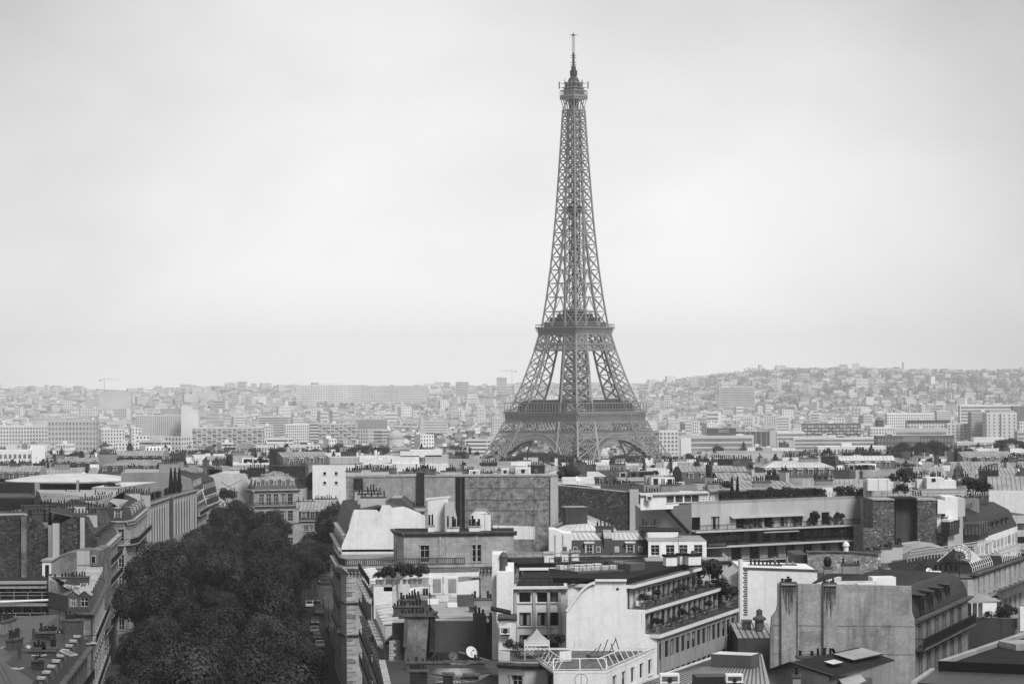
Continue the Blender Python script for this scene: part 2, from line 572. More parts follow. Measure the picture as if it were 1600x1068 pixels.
 def lattice(b, z0, z1, pitch, w, half0=None, half1=None, x0=None, n2=1):
  for k in range(4):
   h0 = outer(z0) if half0 is None else half0
   h1 = outer(z1) if half1 is None else half1
   for zz, h in ((z0, h0), (z1, h1)):
    b.bar(on_face(k, -h, zz, 0, h), on_face(k, h, zz, 0, h), 0.9, I)
   n = int(2 * h0 / pitch)
   zr = [z0 + (z1 - z0) * i / n2 for i in range(n2 + 1)]
   for za, zb in zip(zr, zr[1:]):
    fa, fb = (za - z0) / (z1 - z0), (zb - z0) / (z1 - z0)
    ha, hb = h0 + (h1 - h0) * fa, h0 + (h1 - h0) * fb
    for i in range(n):
     a0, a1 = -1 + 2 * i / n, -1 + 2 * (i + 1) / n
     b.bar(on_face(k, a0 * ha, za, 0, ha), on_face(k, a1 * hb, zb, 0, hb), w, I)
     b.bar(on_face(k, a1 * ha, za, 0, ha), on_face(k, a0 * hb, zb, 0, hb), w, I)
 def ring(b, z0, z1, h0, h1, th, mat):
  for k in range(4):
   b.poly([on_face(k, -h0, z0, 0, h0), on_face(k, h0, z0, 0, h0), on_face(k, h1, z1, 0, h1), on_face(k, -h1, z1, 0, h1)], mat)
   b.poly([on_face(k, -(h1 - th), z1, 0, h1 - th), on_face(k, h1 - th, z1, 0, h1 - th), on_face(k, h0 - th, z0, 0, h0 - th), on_face(k, -(h0 - th), z0, 0, h0 - th)][::1], mat)
   b.poly([on_face(k, -h1, z1, 0, h1), on_face(k, h1, z1, 0, h1), on_face(k, h1 - th, z1, 0, h1 - th), on_face(k, -(h1 - th), z1, 0, h1 - th)], mat)
   b.poly([on_face(k, -(h0 - th), z0, 0, h0 - th), on_face(k, h0 - th, z0, 0, h0 - th), on_face(k, h0, z0, 0, h0), on_face(k, -h0, z0, 0, h0)], mat)
 # first platform
 b = MB()
 lattice(b, 40.5, 47.4, 3.4, 0.42, 38.3, 35.4, n2=2)
 lattice(b, 37.2, 40.5, 2.2, 0.3, 39.6, 38.3)
 ring(b, 47.4, 53.6, 34.6, 35.0, 12.0, I)
 ring(b, 53.6, 55.0, 36.0, 36.2, 14.0, I)
 for k in range(4):
  for i in range(-19, 20):
   x = i * 1.82
   b.bar(on_face(k, x, 47.8, 0, 34.9), on_face(k, x, 53.4, 0, 35.7), 0.55, I)
   if i < 19:
    b.bar(on_face(k, x, 53.0, 0, 35.5), on_face(k, x + 1.82, 53.0, 0, 35.5), 0.6, I)
  for i in range(-12, 13):
   x = i * 2.95
   b.bar(on_face(k, x, 55.0, 0, 35.7), on_face(k, x, 61.0, 0, 35.7), 0.3, I)
  b.bar(on_face(k, -35.8, 61.0, 0, 35.7), on_face(k, 35.8, 61.0, 0, 35.7), 0.45, I)
  b.bar(on_face(k, -35.8, 56.4, 0, 35.7), on_face(k, 35.8, 56.4, 0, 35.7), 0.3, I)
  for i in range(8):
   x = -30 + i * 8
   b.bar(on_face(k, x, 62.0, 0, 31), on_face(k, x + 5, 62.0, 0, 31), 0.5, D)
  # pavilions set back from the edge
  h = 33.4
  hh = 22.0 if k % 2 else 25.0
  b.poly([on_face(k, -hh, 55, 0, h), on_face(k, hh, 55, 0, h), on_face(k, hh, 60.6, 0, h - 1.5), on_face(k, -hh, 60.6, 0, h - 1.5)], D)
  b.poly([on_face(k, -hh, 60.6, 0, h - 1.5), on_face(k, hh, 60.6, 0, h - 1.5), on_face(k, hh * 0.9, 63.0, 0, h - 8), on_face(k, -hh * 0.9, 63.0, 0, h - 8)], D)
 obj('first_platform', b.mesh('first_platform'), root)
 # second platform
 b = MB()
 lattice(b, 98.3, 102.3, 2.2, 0.3, 20.4, 19.5, n2=2)
 lattice(b, 102.6, 109.3, 6.2, 0.6, 19.4, 17.8)
 ring(b, 109.3, 113.6, 18.0, 19.2, 9.0, I)
 ring(b, 113.6, 114.6, 19.9, 20.1, 10.0, I)
 for k in range(4):
  for i in range(-11, 12):
   x = i * 1.68
   b.bar(on_face(k, x, 109.5, 0, 18.1), on_face(k, x * 1.06, 113.5, 0, 19.7), 0.45, I)
  for i in range(-14, 15):
   b.bar(on_face(k, i * 1.4, 114.6, 0, 19.8), on_face(k, i * 1.4, 117.0, 0, 19.8), 0.18, I)
  b.bar(on_face(k, -19.8, 116.2, 0, 19.8), on_face(k, 19.8, 116.2, 0, 19.8), 0.35, I)
 for (z0, z1, h) in ((114.6, 117.6, 15.5), (118.4, 121.0, 12.6), (121.0, 123.5, 9.0), (123.5, 126.5, 6.0)):
  ring(b, z0, z1, h, h, 4.0 if h > 8 else 3.0, D)
  ring(b, z1, z1 + 0.5, h + 0.8, h + 0.8, 5.0 if h > 8 else 3.5, I)
 obj('second_platform', b.mesh('second_platform'), root)
 # upper shaft
 b = MB()
 lv = [115]
 while lv[-1] < 266:
  lv.append(lv[-1] + 10.6 - 5.6 * (lv[-1] - 115) / 152)
 lv[-1] = 268.5
 for sx in (1, -1):
  for sy in (1, -1):
   panels(b, lv, sx, sy, 0.95, 0.55, inner_faces=False, dense=False)
 for z0, z1 in zip(lv, lv[1:]):
  for k in range(4):        # the gap between the legs, and the horizontal ties
   i0, i1 = inner(z0), inner(z1)
   b.bar(on_face(k, -outer(z1), z1), on_face(k, outer(z1), z1), 0.55, I)
   if i1 > 1.0:
    b.bar(on_face(k, -i0, z0), on_face(k, 0, z1), 0.35, I)
    b.bar(on_face(k, i0, z0), on_face(k, 0, z1), 0.35, I)
   else:
    b.bar(on_face(k, 0, z0), on_face(k, 0, z1), 0.5, I)
   # gusset plates where the braces cross
   m = (z0 + z1) / 2
   o, n_ = outer(m), inner(m)
   for s in (-1, 1):
    x = s * (o + n_) / 2
    b.bar(on_face(k, x, m - 0.6, 0.1), on_face(k, x, m + 0.6, 0.1), 1.2, I, 0.3)
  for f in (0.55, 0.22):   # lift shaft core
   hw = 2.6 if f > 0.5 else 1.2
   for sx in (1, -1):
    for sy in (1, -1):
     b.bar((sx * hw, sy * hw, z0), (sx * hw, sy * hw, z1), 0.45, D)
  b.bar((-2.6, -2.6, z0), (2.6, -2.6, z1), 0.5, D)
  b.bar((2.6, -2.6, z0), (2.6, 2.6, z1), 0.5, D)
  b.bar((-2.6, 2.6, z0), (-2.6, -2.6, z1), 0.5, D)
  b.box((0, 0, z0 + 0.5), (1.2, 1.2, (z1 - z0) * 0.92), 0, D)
 for z in (195.5, 199.0):
  ring(b, z, z + 0.9, 6.4, 6.4, 4.5, D)
 ring(b, 196.4, 199.0, 4.4, 4.4, 2.5, D)
 obj('upper_shaft', b.mesh('upper_shaft'), root)
 # summit
 b = MB()
 for k in range(4):
  for x in (-5.3, -3.2, -1.1, 1.1, 3.2, 5.3):
   b.bar(on_face(k, x * 0.95, 263.5, 0, 5.5), on_face(k, x, 271.5, 0, 5.5), 0.4, I)
   b.bar(on_face(k, x, 271.5, 0, 5.5), on_face(k, x * 1.18, 276, 0, 6.8), 0.45, I)
  b.bar(on_face(k, -5.4, 268.5, 0, 5.5), on_face(k, 5.4, 268.5, 0, 5.5), 0.8, I)
  b.bar(on_face(k, -5.3, 268.5, 0, 5.4), on_face(k, 0, 276, 0, 6.8), 0.4, I)
  b.bar(on_face(k, 5.3, 268.5, 0, 5.4), on_face(k, 0, 276, 0, 6.8), 0.4, I)
 b.box((0, 0, 268), (4.5, 4.5, 8), 0, D)
 ring(b, 275.8, 279.0, 6.9, 7.0, 6.8, I)
 ring(b, 277.0, 277.35, 7.15, 7.15, 6.8, D)
 for k in range(4):
  for i in range(-7, 8):
   b.bar(on_face(k, i, 279, 0, 6.9), on_face(k, i, 281.8, 0, 6.7), 0.22, I)
 ring(b, 281.8, 282.4, 6.9, 6.9, 6.0, I)
 ring(b, 279.0, 284.0, 5.2, 5.0, 5.0, D)
 ring(b, 284.0, 284.6, 5.8, 5.8, 5.8, I)
 ring(b, 284.6, 287.5, 4.5, 4.4, 4.4, D)
 ring(b, 287.5, 288.1, 5.0, 5.0, 5.0, I)
 b.lathe((0, 0, 288.1), [(4.2, 0), (4.0, 1.4), (3.2, 2.9), (2.0, 4.2), (1.6, 5.4)], D, 10)
 for i in range(12):
  a = 2 * pi * i / 12
  r = 6.6 if i % 2 else 6.0
  b.bar((r * math.cos(a), r * math.sin(a), 280), (r * math.cos(a), r * math.sin(a), 288 + (i % 3) * 1.3), 0.3, I)
  b.bar((r * math.cos(a), r * math.sin(a), 286), (3.6 * math.cos(a), 3.6 * math.sin(a), 289), 0.3, I)
 for s in (-1, 1):            # panel aerials standing out at the sides
  c = math.cos(R(45)) * 10.2 * s
  b.bar((c, -c, 283.5), (c, -c, 288.5), 0.55, D)
  b.bar((c, -c, 284.5), (c * 0.5, -c * 0.5, 284.5), 0.3, I)
  b.bar((c, -c, 287.5), (c * 0.5, -c * 0.5, 287.0), 0.3, I)
 obj('summit_gallery', b.mesh('summit_gallery'), root)
 b = MB()
 ring(b, 292.5, 296.5, 1.7, 1.9, 1.8, D)
 ring(b, 296.5, 299.5, 1.2, 1.2, 1.1, D)
 b.lathe((0, 0, 293), [(2.6, 0), (2.7, 1.2), (1.4, 1.3)], D, 8)
 b.lathe((0, 0, 298), [(0.95, 0), (0.8, 11)], D, 8)
 for z in (300.5, 302.3, 305.5, 307.2):
  b.bar((-1.5, 1.5, z), (1.5, -1.5, z), 0.35, D)
  b.bar((1.5, 1.5, z), (-1.5, -1.5, z), 0.35, D)
 h = 0.55
 for s in (-1, 1):
  for q in (-1, 1):
   b.bar((s * h, q * h, 309), (s * h, q * h, 321.5), 0.22, I)
 for i in range(12):
  z = 309 + i
  b.bar((-h, -h, z), (h, h, z + 0.5), 0.2, I)
  b.bar((h, -h, z), (-h, h, z + 0.5), 0.2, I)
 b.bar((-1.9, 1.9, 321.7), (1.9, -1.9, 321.7), 0.35, D)
 b.bar((1.9, 1.9, 321.7), (-1.9, -1.9, 321.7), 0.35, D)
 b.lathe((0, 0, 321), [(0.9, 0), (0.7, 1.4), (0.15, 1.6), (0.1, 3.4)], D, 8)
 obj('antenna_mast', b.mesh('antenna_mast'), root)
build_tower()
# ------------------------------------------------------------------ building kit
_cache = {}
def wmesh(w, h, style):
 """one window: local x along the wall, -y outwards, z up, origin at the middle of its sill"""
 key = ('w', round(w, 2), round(h, 2), style)
 if key in _cache:
  return _cache[key]
 b = MB()
 kind, var = style.split('.') if '.' in style else (style, '0')
 fm = 'frame_dark' if kind in ('dark', 'band', 'shop') else 'window_frame'
 gl = 'glass_pale' if var == '2' else 'glass'
 hw = w / 2
 b.poly([(-hw, 0, 0), (hw, 0, 0), (hw, 0, h), (-hw, 0, h)], gl)
 t = 0.07
 for x in (-hw + t / 2, hw - t / 2):
  b.bar((x, -0.03, 0), (x, -0.03, h), t, fm, 0.06)
 for z in (t / 2, h - t / 2):
  b.bar((-hw, -0.032, z), (hw, -0.032, z), t, fm, 0.06)
 if kind == 'french':
  b.bar((0, -0.034, 0), (0, -0.034, h), 0.11, fm, 0.06)
  b.bar((-hw, -0.036, h * 0.72), (hw, -0.036, h * 0.72), 0.08, fm, 0.06)
  b.bar((-hw, -0.036, h * 0.3), (hw, -0.036, h * 0.3), 0.05, fm, 0.05)
 elif kind == 'band':
  b.bar((0, -0.034, 0), (0, -0.034, h), 0.06, fm, 0.06)
 elif kind == 'dark':
  b.bar((-hw * 0.3, -0.034, 0), (-hw * 0.3, -0.034, h), 0.09, fm, 0.06)
 if var == '1':       # curtains drawn part of the way
  for s in (-1, 1):
   x0, x1 = sorted((s * hw * 0.93, s * hw * 0.3))
   b.poly([(x0, -0.012, t), (x1, -0.012, t), (x1, -0.012, h - t), (x0, -0.012, h - t)], 'curtain')
 if var == '3':       # a blind let down half way
  b.poly([(-hw + t, -0.013, h * 0.5), (hw - t, -0.013, h * 0.5), (hw - t, -0.013, h - t), (-hw + t, -0.013, h - t)], 'curtain')
 _cache[key] = b.mesh('window')
 return _cache[key]
def inset(poly, d):
 n = len(poly)
 ds = d if isinstance(d, (list, tuple)) else [d] * n
 lines = []
 for i in range(n):
  p, q = Vector(poly[i]), Vector(poly[(i + 1) % n])
  u = (q - p).normalized()
  nin = Vector((-u.y, u.x))
  lines.append((p + nin * ds[i], u))
 out = []
 for i in range(n):
  (p, u), (q, v) = lines[i - 1], lines[i]
  den = u.x * v.y - u.y * v.x
  if abs(den) < 1e-4:
   out.append((q.x, q.y))
   continue
  t = ((q.x - p.x) * v.y - (q.y - p.y) * v.x) / den
  out.append((p.x + u.x * t, p.y + u.y * t))
 return out
class Bld:
 def __init__(s, name, label, cat, at, z=0.0, group=None):
  s.root = obj(name, None, None, (at[0], at[1], z))
  tag(s.root, label, cat, group)
  s.o = (at[0], at[1], z)
  s.parts = {}
  s.nw = 0
 def part(s, name):
  if name[-1] == '*':          # a fresh mesh each time
   name = name[:-1] + '~%d' % len(s.parts)
  if name not in s.parts:
   s.parts[name] = MB()
  return s.parts[name]
 def child(s, name, me, p, rz=0.0):
  return obj(name, me, s.root, (p[0] - s.o[0], p[1] - s.o[1], p[2] - s.o[2]), rz)
 def one(s, name, b):
  return obj(name, b.mesh(name, s.o), s.root)
 def done(s):
  for k, b in s.parts.items():
   if b.f:
    k = k.split('~')[0]
    obj(k, b.mesh(k, s.o), s.root)
  return s.root
 # -- walls
 def facade(s, P, Q, z0, z1, rows=(), cols=0, ww=1.1, mat='cut_stone', style='french', depth=0.28, m=1.2, wall='wall', surround=None, at=None, skip=(), sill=True):
  P, Q = Vector(P), Vector(Q)
  L = (Q - P).length
  u = (Q - P) / L
  n = Vector((u.y, -u.x))
  ang = math.atan2(u.y, u.x)
  b = s.part(wall)
  if at is None:
   at = [m + (L - 2 * m) * (i + 0.5) / cols for i in range(cols)] if cols else []
  at = [c for c in at if c - ww / 2 > 0.05 and c + ww / 2 < L - 0.05]
  xs = [0.0]
  for c in at:
   xs += [c - ww / 2, c + ww / 2]
  xs.append(L)
  zs = [z0]
  for zb, h in rows:
   zs += [zb, zb + h]
  zs.append(z1)
  def pt(x, z, off=0.0):
   p = P + u * x + n * off
   return (p.x, p.y, z)
  for j in range(len(zs) - 1):
   if zs[j + 1] - zs[j] < 1e-4:
    continue
   if j % 2 == 0 or not at:
    b.poly([pt(0, zs[j]), pt(L, zs[j]), pt(L, zs[j + 1]), pt(0, zs[j + 1])], mat)
    continue
   for i in range(len(xs) - 1):
    xa, xb, za, zb = xs[i], xs[i + 1], zs[j], zs[j + 1]
    if i % 2 == 0 or ((j // 2, i // 2) in skip):
     b.poly([pt(xa, za), pt(xb, za), pt(xb, zb), pt(xa, zb)], mat)
     continue
    for q in ([pt(xa, za), pt(xa, za, -depth), pt(xa, zb, -depth), pt(xa, zb)], [pt(xb, za, -depth), pt(xb, za), pt(xb, zb), pt(xb, zb, -depth)],
       [pt(xa, za), pt(xb, za), pt(xb, za, -depth), pt(xa, za, -depth)], [pt(xa, zb, -depth), pt(xb, zb, -depth), pt(xb, zb), pt(xa, zb)]):
     b.poly(q, mat)
    st = style if '.' in style else style + '.' + rnd.choice('0001123')
    c = P + u * ((xa + xb) / 2) - n * depth
    if s.nw < 98:
     s.child('window', wmesh(xb - xa, zb - za, st), (c.x, c.y, za), ang)
     s.nw += 1
    else:
     b.poly([pt(xa, za, -depth), pt(xb, za, -depth), pt(xb, zb, -depth), pt(xa, zb, -depth)], 'glass')
    if surround:
     t = 0.22
     for x in (xa - t / 2, xb + t / 2):
      b.bar(pt(x, za, 0.02), pt(x, zb + t, 0.02), t, surround, 0.1)
     b.bar(pt(xa - t * 1.3, zb + t / 2, 0.05), pt(xb + t * 1.3, zb + t / 2, 0.05), 0.16, surround, t)
    if sill:
     b.bar(pt(xa - 0.15, za - 0.06, 0.06), pt(xb + 0.15, za - 0.06, 0.06), 0.2, surround or mat, 0.12)
 def cornice(s, pts, z, proj=0.5, h=0.5, mat='stone_trim', wall='wall', closed=False, dent=False):
  """moulding along a run of points walked with the outside on the right"""
  b = s.part(wall)
  n = len(pts)
  for i in range(n if closed else n - 1):
   P, Q = Vector(pts[i]), Vector(pts[(i + 1) % n])
   u = (Q - P).normalized()
   nn = Vector((u.y, -u.x))
   a0, a1 = P - u * 0.02, Q + u * proj * 0.9
   for k, (f, zz, hh) in enumerate(((1.0, h * 0.6, h * 0.4), (0.62, h * 0.25, h * 0.35), (0.3, 0, h * 0.25))):
    p0, p1 = a0 + nn * 0.0, a1 + nn * 0.0
    q0, q1 = a0 + nn * (proj * f + 0.003 * (i % 2)), a1 + nn * (proj * f + 0.003 * (i % 2))
    b.prism([(q0.x, q0.y), (q1.x, q1.y), (p1.x, p1.y), (p0.x, p0.y)], z + zz + 0.002 * (i % 2), z + zz + hh, mat, bottom=True)
   if dent:
    L = (Q - P).length
    for k in range(int(L / 0.6)):
     c = P + u * (k * 0.6 + 0.3) + nn * proj * 0.45
     b.box((c.x, c.y, z - 0.18), (0.28, proj * 0.9, 0.2), math.atan2(u.y, u.x), mat)
 def balcony(s, P, Q, z, depth=0.9, h=1.0, mat='iron_black', slab='stone_trim', name='balcony', step=0.14, solid=0.0, brackets=True):
  P, Q = Vector(P), Vector(Q)
  L = (Q - P).length
  u = (Q - P) / L
  n = Vector((u.y, -u.x))
  b = MB()
  q = [P, Q, Q + n * depth, P + n * depth]
  q = [q[0], q[3], q[2], q[1]]
  b.prism([(p.x, p.y) for p in q], z - 0.22, z, slab, bottom=True)
  def pt(x, o, zz):
   p = P + u * x + n * o
   return (p.x, p.y, zz)
  o = depth - 0.08
  b.bar(pt(0, o, z + h), pt(L, o, z + h), 0.09, mat)
  b.bar(pt(0, o, z + 0.12), pt(L, o, z + 0.12), 0.06, mat)
  b.bar(pt(0, o, z + h * 0.8), pt(L, o, z + h * 0.8), 0.05, mat)
  for x in (0, L):
   b.bar(pt(x, 0, z + h), pt(x, o, z + h), 0.07, mat)
  k = int(L / step)
  for i in range(k + 1):
   x = i * L / max(k, 1)
   b.bar(pt(x, o, z), pt(x, o, z + h), 0.05 if i % 8 else 0.1, mat)
  if solid:
   b.poly([pt(0, o - 0.03, z + 0.1), pt(L, o - 0.03, z + 0.1), pt(L, o - 0.03, z + h * solid), pt(0, o - 0.03, z + h * solid)], mat)
  if brackets:
   for i in range(int(L / 2.2)):
    x = 1.1 + i * 2.2
    b.bar(pt(x, 0.02, z - 0.75), pt(x, depth * 0.75, z - 0.24), 0.24, slab, 0.3)
  s.one(name, b)
 # -- roofs
 def slope(s, a, b_, c, d, mat, seam=0.0, part='roof'):
  """roof plane a-b at the eave, c-d at the top (counter-clockwise from outside); seam = spacing of raised zinc seams"""
  b = s.part(part)
  b.poly([a, b_, c, d], mat)
  if seam:
   a, b_, c, d = (Vector(p) for p in (a, b_, c, d))
   k = int((b_ - a).length / seam)
   nn = (b_ - a).cross(d - a)
   if nn.length > 1e-6:
    nn = nn.normalized() * 0.03
    for i in range(1, k):
     f = i / k
     p, q = a.lerp(b_, f) + nn, d.lerp(c, f) + nn
     if (q - p).length > 0.3:
      b.bar(p, q, 0.085, {'zinc': 'zinc_dark', 'zinc_bright': 'zinc', 'zinc_dark': 'metal_grey'}.get(mat, mat), 0.09)  # on pale zinc, darker seams paint in their shadow lines
 def roof(s, poly, z, steps, gable='mid_render', gables=(), top='zinc', seam=0.0, part='roof'):
  """stack of insets: steps = [(inset, rise, material)...]; edges listed in gables stay upright"""
  cur, zc = list(poly), z
  for ins, rise, mat in steps:
   ds = [0.0 if i in gables else ins for i in range(len(cur))]
   nx = inset(cur, ds)
   for i in range(len(cur)):
    j = (i + 1) % len(cur)
    q = [(*cur[i], zc), (*cur[j], zc), (*nx[j], zc + rise), (*nx[i], zc + rise)]
    if i in gables:
     s.part('wall').poly(q, gable)
    else:
     s.slope(*q, mat, seam if 'zinc' in mat else 0, part)
   cur, zc = nx, zc + rise
  s.part(part).poly([(*p, zc) for p in cur], top)
  return cur, zc
 def slab(s, poly, z0, z1, mat, top=None, part='wall'):
  s.part(part).prism(poly, z0, z1, mat, top, True)
 def parapet(s, poly, z, h=0.9, t=0.3, mat='mid_render', cap='stone_trim', edges=None):
  inn = inset(poly, t)
  b = s.part('wall')
  for i in range(len(poly)):
   if edges is not None and i not in edges:
    continue
   j = (i + 1) % len(poly)
   b.prism([poly[i], poly[j], inn[j], inn[i]], z, z + h, mat, cap)
 def dormer(s, P, u, z, w=1.3, h=1.9, d=1.8, style='french.0', mat='stone_trim', roofm='zinc', kind='flat'):
  """P = middle of the front at the sill, u = direction along the wall"""
  key = ('d', w, h, d, style, mat, roofm, kind)
  if key not in _cache:
   b = MB()
   hw, t = w / 2 + 0.22, 0.22
   for x0, x1 in ((-hw, -w / 2), (w / 2, hw)):
    b.prism([(x0, 0), (x1, 0), (x1, d), (x0, d)], 0, h + 0.25, mat)
   b.prism([(-w / 2, 0), (w / 2, 0), (w / 2, 0.3), (-w / 2, 0.3)], -0.3, 0, mat)
   b.prism([(-w / 2, 0), (w / 2, 0), (w / 2, 0.3), (-w / 2, 0.3)], h, h + 0.25, mat, bottom=True)
   if kind == 'flat':
    b.prism([(-hw - 0.15, -0.2), (hw + 0.15, -0.2), (hw + 0.15, d + 0.3), (-hw - 0.15, d + 0.3)], h + 0.25, [h + 0.38, h + 0.38, h + 0.6, h + 0.6], roofm, bottom=True)
   elif kind == 'round':
    k = 7
    for i in range(k):
     a0, a1 = pi * i / k, pi * (i + 1) / k
     e = hw + 0.12
     p = [(e * math.cos(a0), -0.15, h + 0.25 + 0.6 * math.sin(a0)), (e * math.cos(a0), d + 0.5, h + 0.25 + 0.6 * math.sin(a0)),
       (e * math.cos(a1), d + 0.5, h + 0.25 + 0.6 * math.sin(a1)), (e * math.cos(a1), -0.15, h + 0.25 + 0.6 * math.sin(a1))]
     b.poly(p, roofm)
     b.poly([(0, -0.14, h + 0.25), (e * math.cos(a0), -0.14, h + 0.25 + 0.6 * math.sin(a0)), (e * math.cos(a1), -0.14, h + 0.25 + 0.6 * math.sin(a1))], mat)
   else:
    e = hw + 0.15
    z0, z1 = h + 0.25, h + 0.95
    b.poly([(-e, -0.2, z0), (0, -0.2, z1), (0, d + 0.9, z1), (-e, d + 0.4, z0)][::-1], roofm)
    b.poly([(e, -0.2, z0), (e, d + 0.4, z0), (0, d + 0.9, z1), (0, -0.2, z1)][::1], roofm)
    b.poly([(-e, -0.05, z0), (e, -0.05, z0), (0, -0.05, z1)], mat)
   _cache[key] = b.mesh('dormer')
  ang = math.atan2(u[1], u[0])
  dm = s.child('dormer', _cache[key], (P[0], P[1], z), ang)
  wd = bpy.data.objects.new('window', wmesh(w, h, style))
  C.objects.link(wd)
  wd.parent = dm
  wd.location = (0, 0.18, 0)
  return dm
 def dormers(s, P, Q, z, n, m=1.5, back=0.5, **kw):
  P, Q = Vector(P), Vector(Q)
  L = (Q - P).length
  u = (Q - P) / L
  nn = Vector((u.y, -u.x))
  for i in range(n):
   p = P + u * (m + (L - 2 * m) * (i + 0.5) / n) - nn * back
   k = dict(kw)
   k['style'] = kw.get('style', 'french.' + rnd.choice('0012'))
   s.dormer((p.x, p.y), u, z, **k)
 def skylight(s, p, u, w, l, dz=0.0, slope=0.0, mat='glass_pale'):
  b = MB()
  b.box((0, 0, 0), (w, l, 0.12), 0, 'zinc_bright')
  b.box((0, 0, 0.12), (w * 0.84, l * 0.86, 0.02), 0, mat)
  o = s.child('skylight', b.mesh('skylight'), p, math.atan2(u[1], u[0]))
  o.rotation_euler[0] = slope
 def dish(s, p, r=0.5, az=200, mat='metal_grey', mesh=False):
  b = MB()
  a = R(az)
  d = Vector((math.sin(a), math.cos(a), 0.5)).normalized()
  b.tube((0, 0, 0), (0, 0, r * 1.6), 0.05, 0.05, 'iron_black', 6)
  c = Vector((0, 0, r * 1.8))
  rings = []
  x = d.cross(Vector((0, 0, 1))).normalized()
  y = x.cross(d)
  for rr, dd in ((0.05, 0), (0.5, 0.06), (0.85, 0.17), (1.0, 0.26)):
   rings.append([c + d * dd * r + (x * math.cos(2 * pi * i / 14) + y * math.sin(2 * pi * i / 14)) * rr * r for i in range(14)])
  for r0, r1 in zip(rings, rings[1:]):
   for i in range(14):
    j = (i + 1) % 14
    if mesh:
     b.bar(r0[i], r1[i], 0.05, mat)
     b.bar(r1[i], r1[j], 0.06, mat)
    else:
     b.poly([r0[i], r0[j], r1[j], r1[i]], mat)
  b.bar(c, c + d * r * 0.9, 0.04, 'iron_black')
  b.box(tuple(c + d * r * 0.9 - Vector((0, 0, 0.08))), (0.14, 0.14, 0.16), 0, 'metal_grey')
  s.child('satellite_dish', b.mesh('satellite_dish'), p)
 def aerial(s, p, h=3.0):
  b = MB()
  b.tube((0, 0, 0), (0, 0, h), 0.045, 0.03, 'iron_black', 5)
  for k in range(6):
   x = -0.6 + k * 0.22
   b.bar((x, -0.35 + 0.03 * k, h * 0.92), (x, 0.35 - 0.03 * k, h * 0.92), 0.035, 'iron_black')
  b.bar((-0.7, 0, h * 0.92), (0.7, 0, h * 0.92), 0.04, 'iron_black')
  s.child('antenna', b.mesh('antenna'), p, rnd.uniform(0, 3))
 def railing(s, pts, z, h=1.0, mat='iron_black', step=0.9, w=0.05):
  b = MB()
  for (p, q) in zip(pts, pts[1:]):
   P, Q = Vector(p), Vector(q)
   L = (Q - P).length
   n = max(1, int(L / step))
   for i in range(n + 1):
    c = P.lerp(Q, i / n)
    b.bar((c.x, c.y, z), (c.x, c.y, z + h), w, mat)
   for f in (1.0, 0.55):
    b.bar((P.x, P.y, z + h * f), (Q.x, Q.y, z + h * f), w, mat)
  s.one('railing', b)
 def unit(s, p, ang, size=(1.6, 0.9, 1.2), mat='white_paint'):
  b = MB()
  b.box((0, 0, 0.12), size, 0, mat)
  b.box((0, 0, 0), (size[0] * 0.8, size[1] * 0.7, 0.12), 0, 'iron_black')
  for k in range(3):
   z = 0.3 + k * (size[2] - 0.3) / 3
   b.box((0, -size[1] / 2 - 0.012, z), (size[0] * 0.8, 0.02, 0.1), 0, 'metal_grey')
  b.tube((0, -size[1] / 2 - 0.02, size[2] * 0.55), (0, -size[1] / 2 - 0.05, size[2] * 0.55), size[2] * 0.3, size[2] * 0.3, 'frame_dark', 12)
  s.child('air_conditioner', b.mesh('air_conditioner'), p, ang)
 def hoods(s, P, Q, zs, n, d=0.45, mat='stone_trim'):
  """stone window hoods on their brackets, standing out from a street front"""
  key = ('hood', d, mat)
  if key not in _cache:
   b = MB()
   b.box((0, -d / 2, 0), (1.9, d, 0.22), 0, mat)
   for k in (-0.75, 0.75):
    b.box((k, -d * 0.35, -0.6), (0.22, d * 0.7, 0.6), 0, mat)
   _cache[key] = b.mesh('window_hood')
  for z in zs:
   for i in range(n):
    s.child('window_hood', _cache[key], (*along(P, Q, (i + 0.5) / n), z), angle(P, Q))
 def pipe(s, p, z0, z1, r=0.08, mat='zinc_dark', name='drainpipe'):
  b = MB()
  b.tube((p[0], p[1], z0), (p[0], p[1], z1), r, r, mat, 7)
  s.one(name, b)
def _chimney(s, c, ang, L, th, z0, z1, pots=6, mat='mid_render', pot='terracotta', ph=0.75, cap='stone_trim_dark', pr=0.15):
 b = MB()
 b.box((c[0], c[1], z0), (L, th, z1 - z0), ang, mat)
 b.box((c[0], c[1], z1), (L + 0.24, th + 0.24, 0.22), ang, cap)
 b.box((c[0], c[1], z0 + (z1 - z0) * 0.02), (L + 0.1, th + 0.1, 0.15), ang, cap)
 o = s.one('chimney', b)
 if pots:
  ca, sa = math.cos(ang), math.sin(ang)
  for i in range(pots):
   t = (i + 0.5) / pots * L - L / 2 + rnd.uniform(-0.05, 0.05)
   if rnd.random() < 0.13:
    continue
   k = rnd.randrange(6)
   key = ('pot', k, pot, round(ph, 1), round(pr, 2))
   if key not in _cache:
    ch = MB()
    h = ph * (0.55 + 0.17 * k)
    r = pr * (0.85 + 0.3 * ((k * 7) % 5) / 5)
    ch.tube((0, 0, 0), (0, 0, h), r, r * 0.82, pot, 7)
    if k in (1, 4):
     ch.tube((0, 0, h), (0, 0, h + 0.1), r * 1.3, r * 1.25, pot, 7)
    _cache[key] = ch.mesh('chimney_pot')
   q = obj('chimney_pot', _cache[key], o)
   q.location = (c[0] + t * ca - s.o[0], c[1] + t * sa - s.o[1], z1 + 0.2 - s.o[2])
 return o
Bld.chimney = _chimney
def add2(p, d, f):
 return (p[0] + d[0] * f, p[1] + d[1] * f)
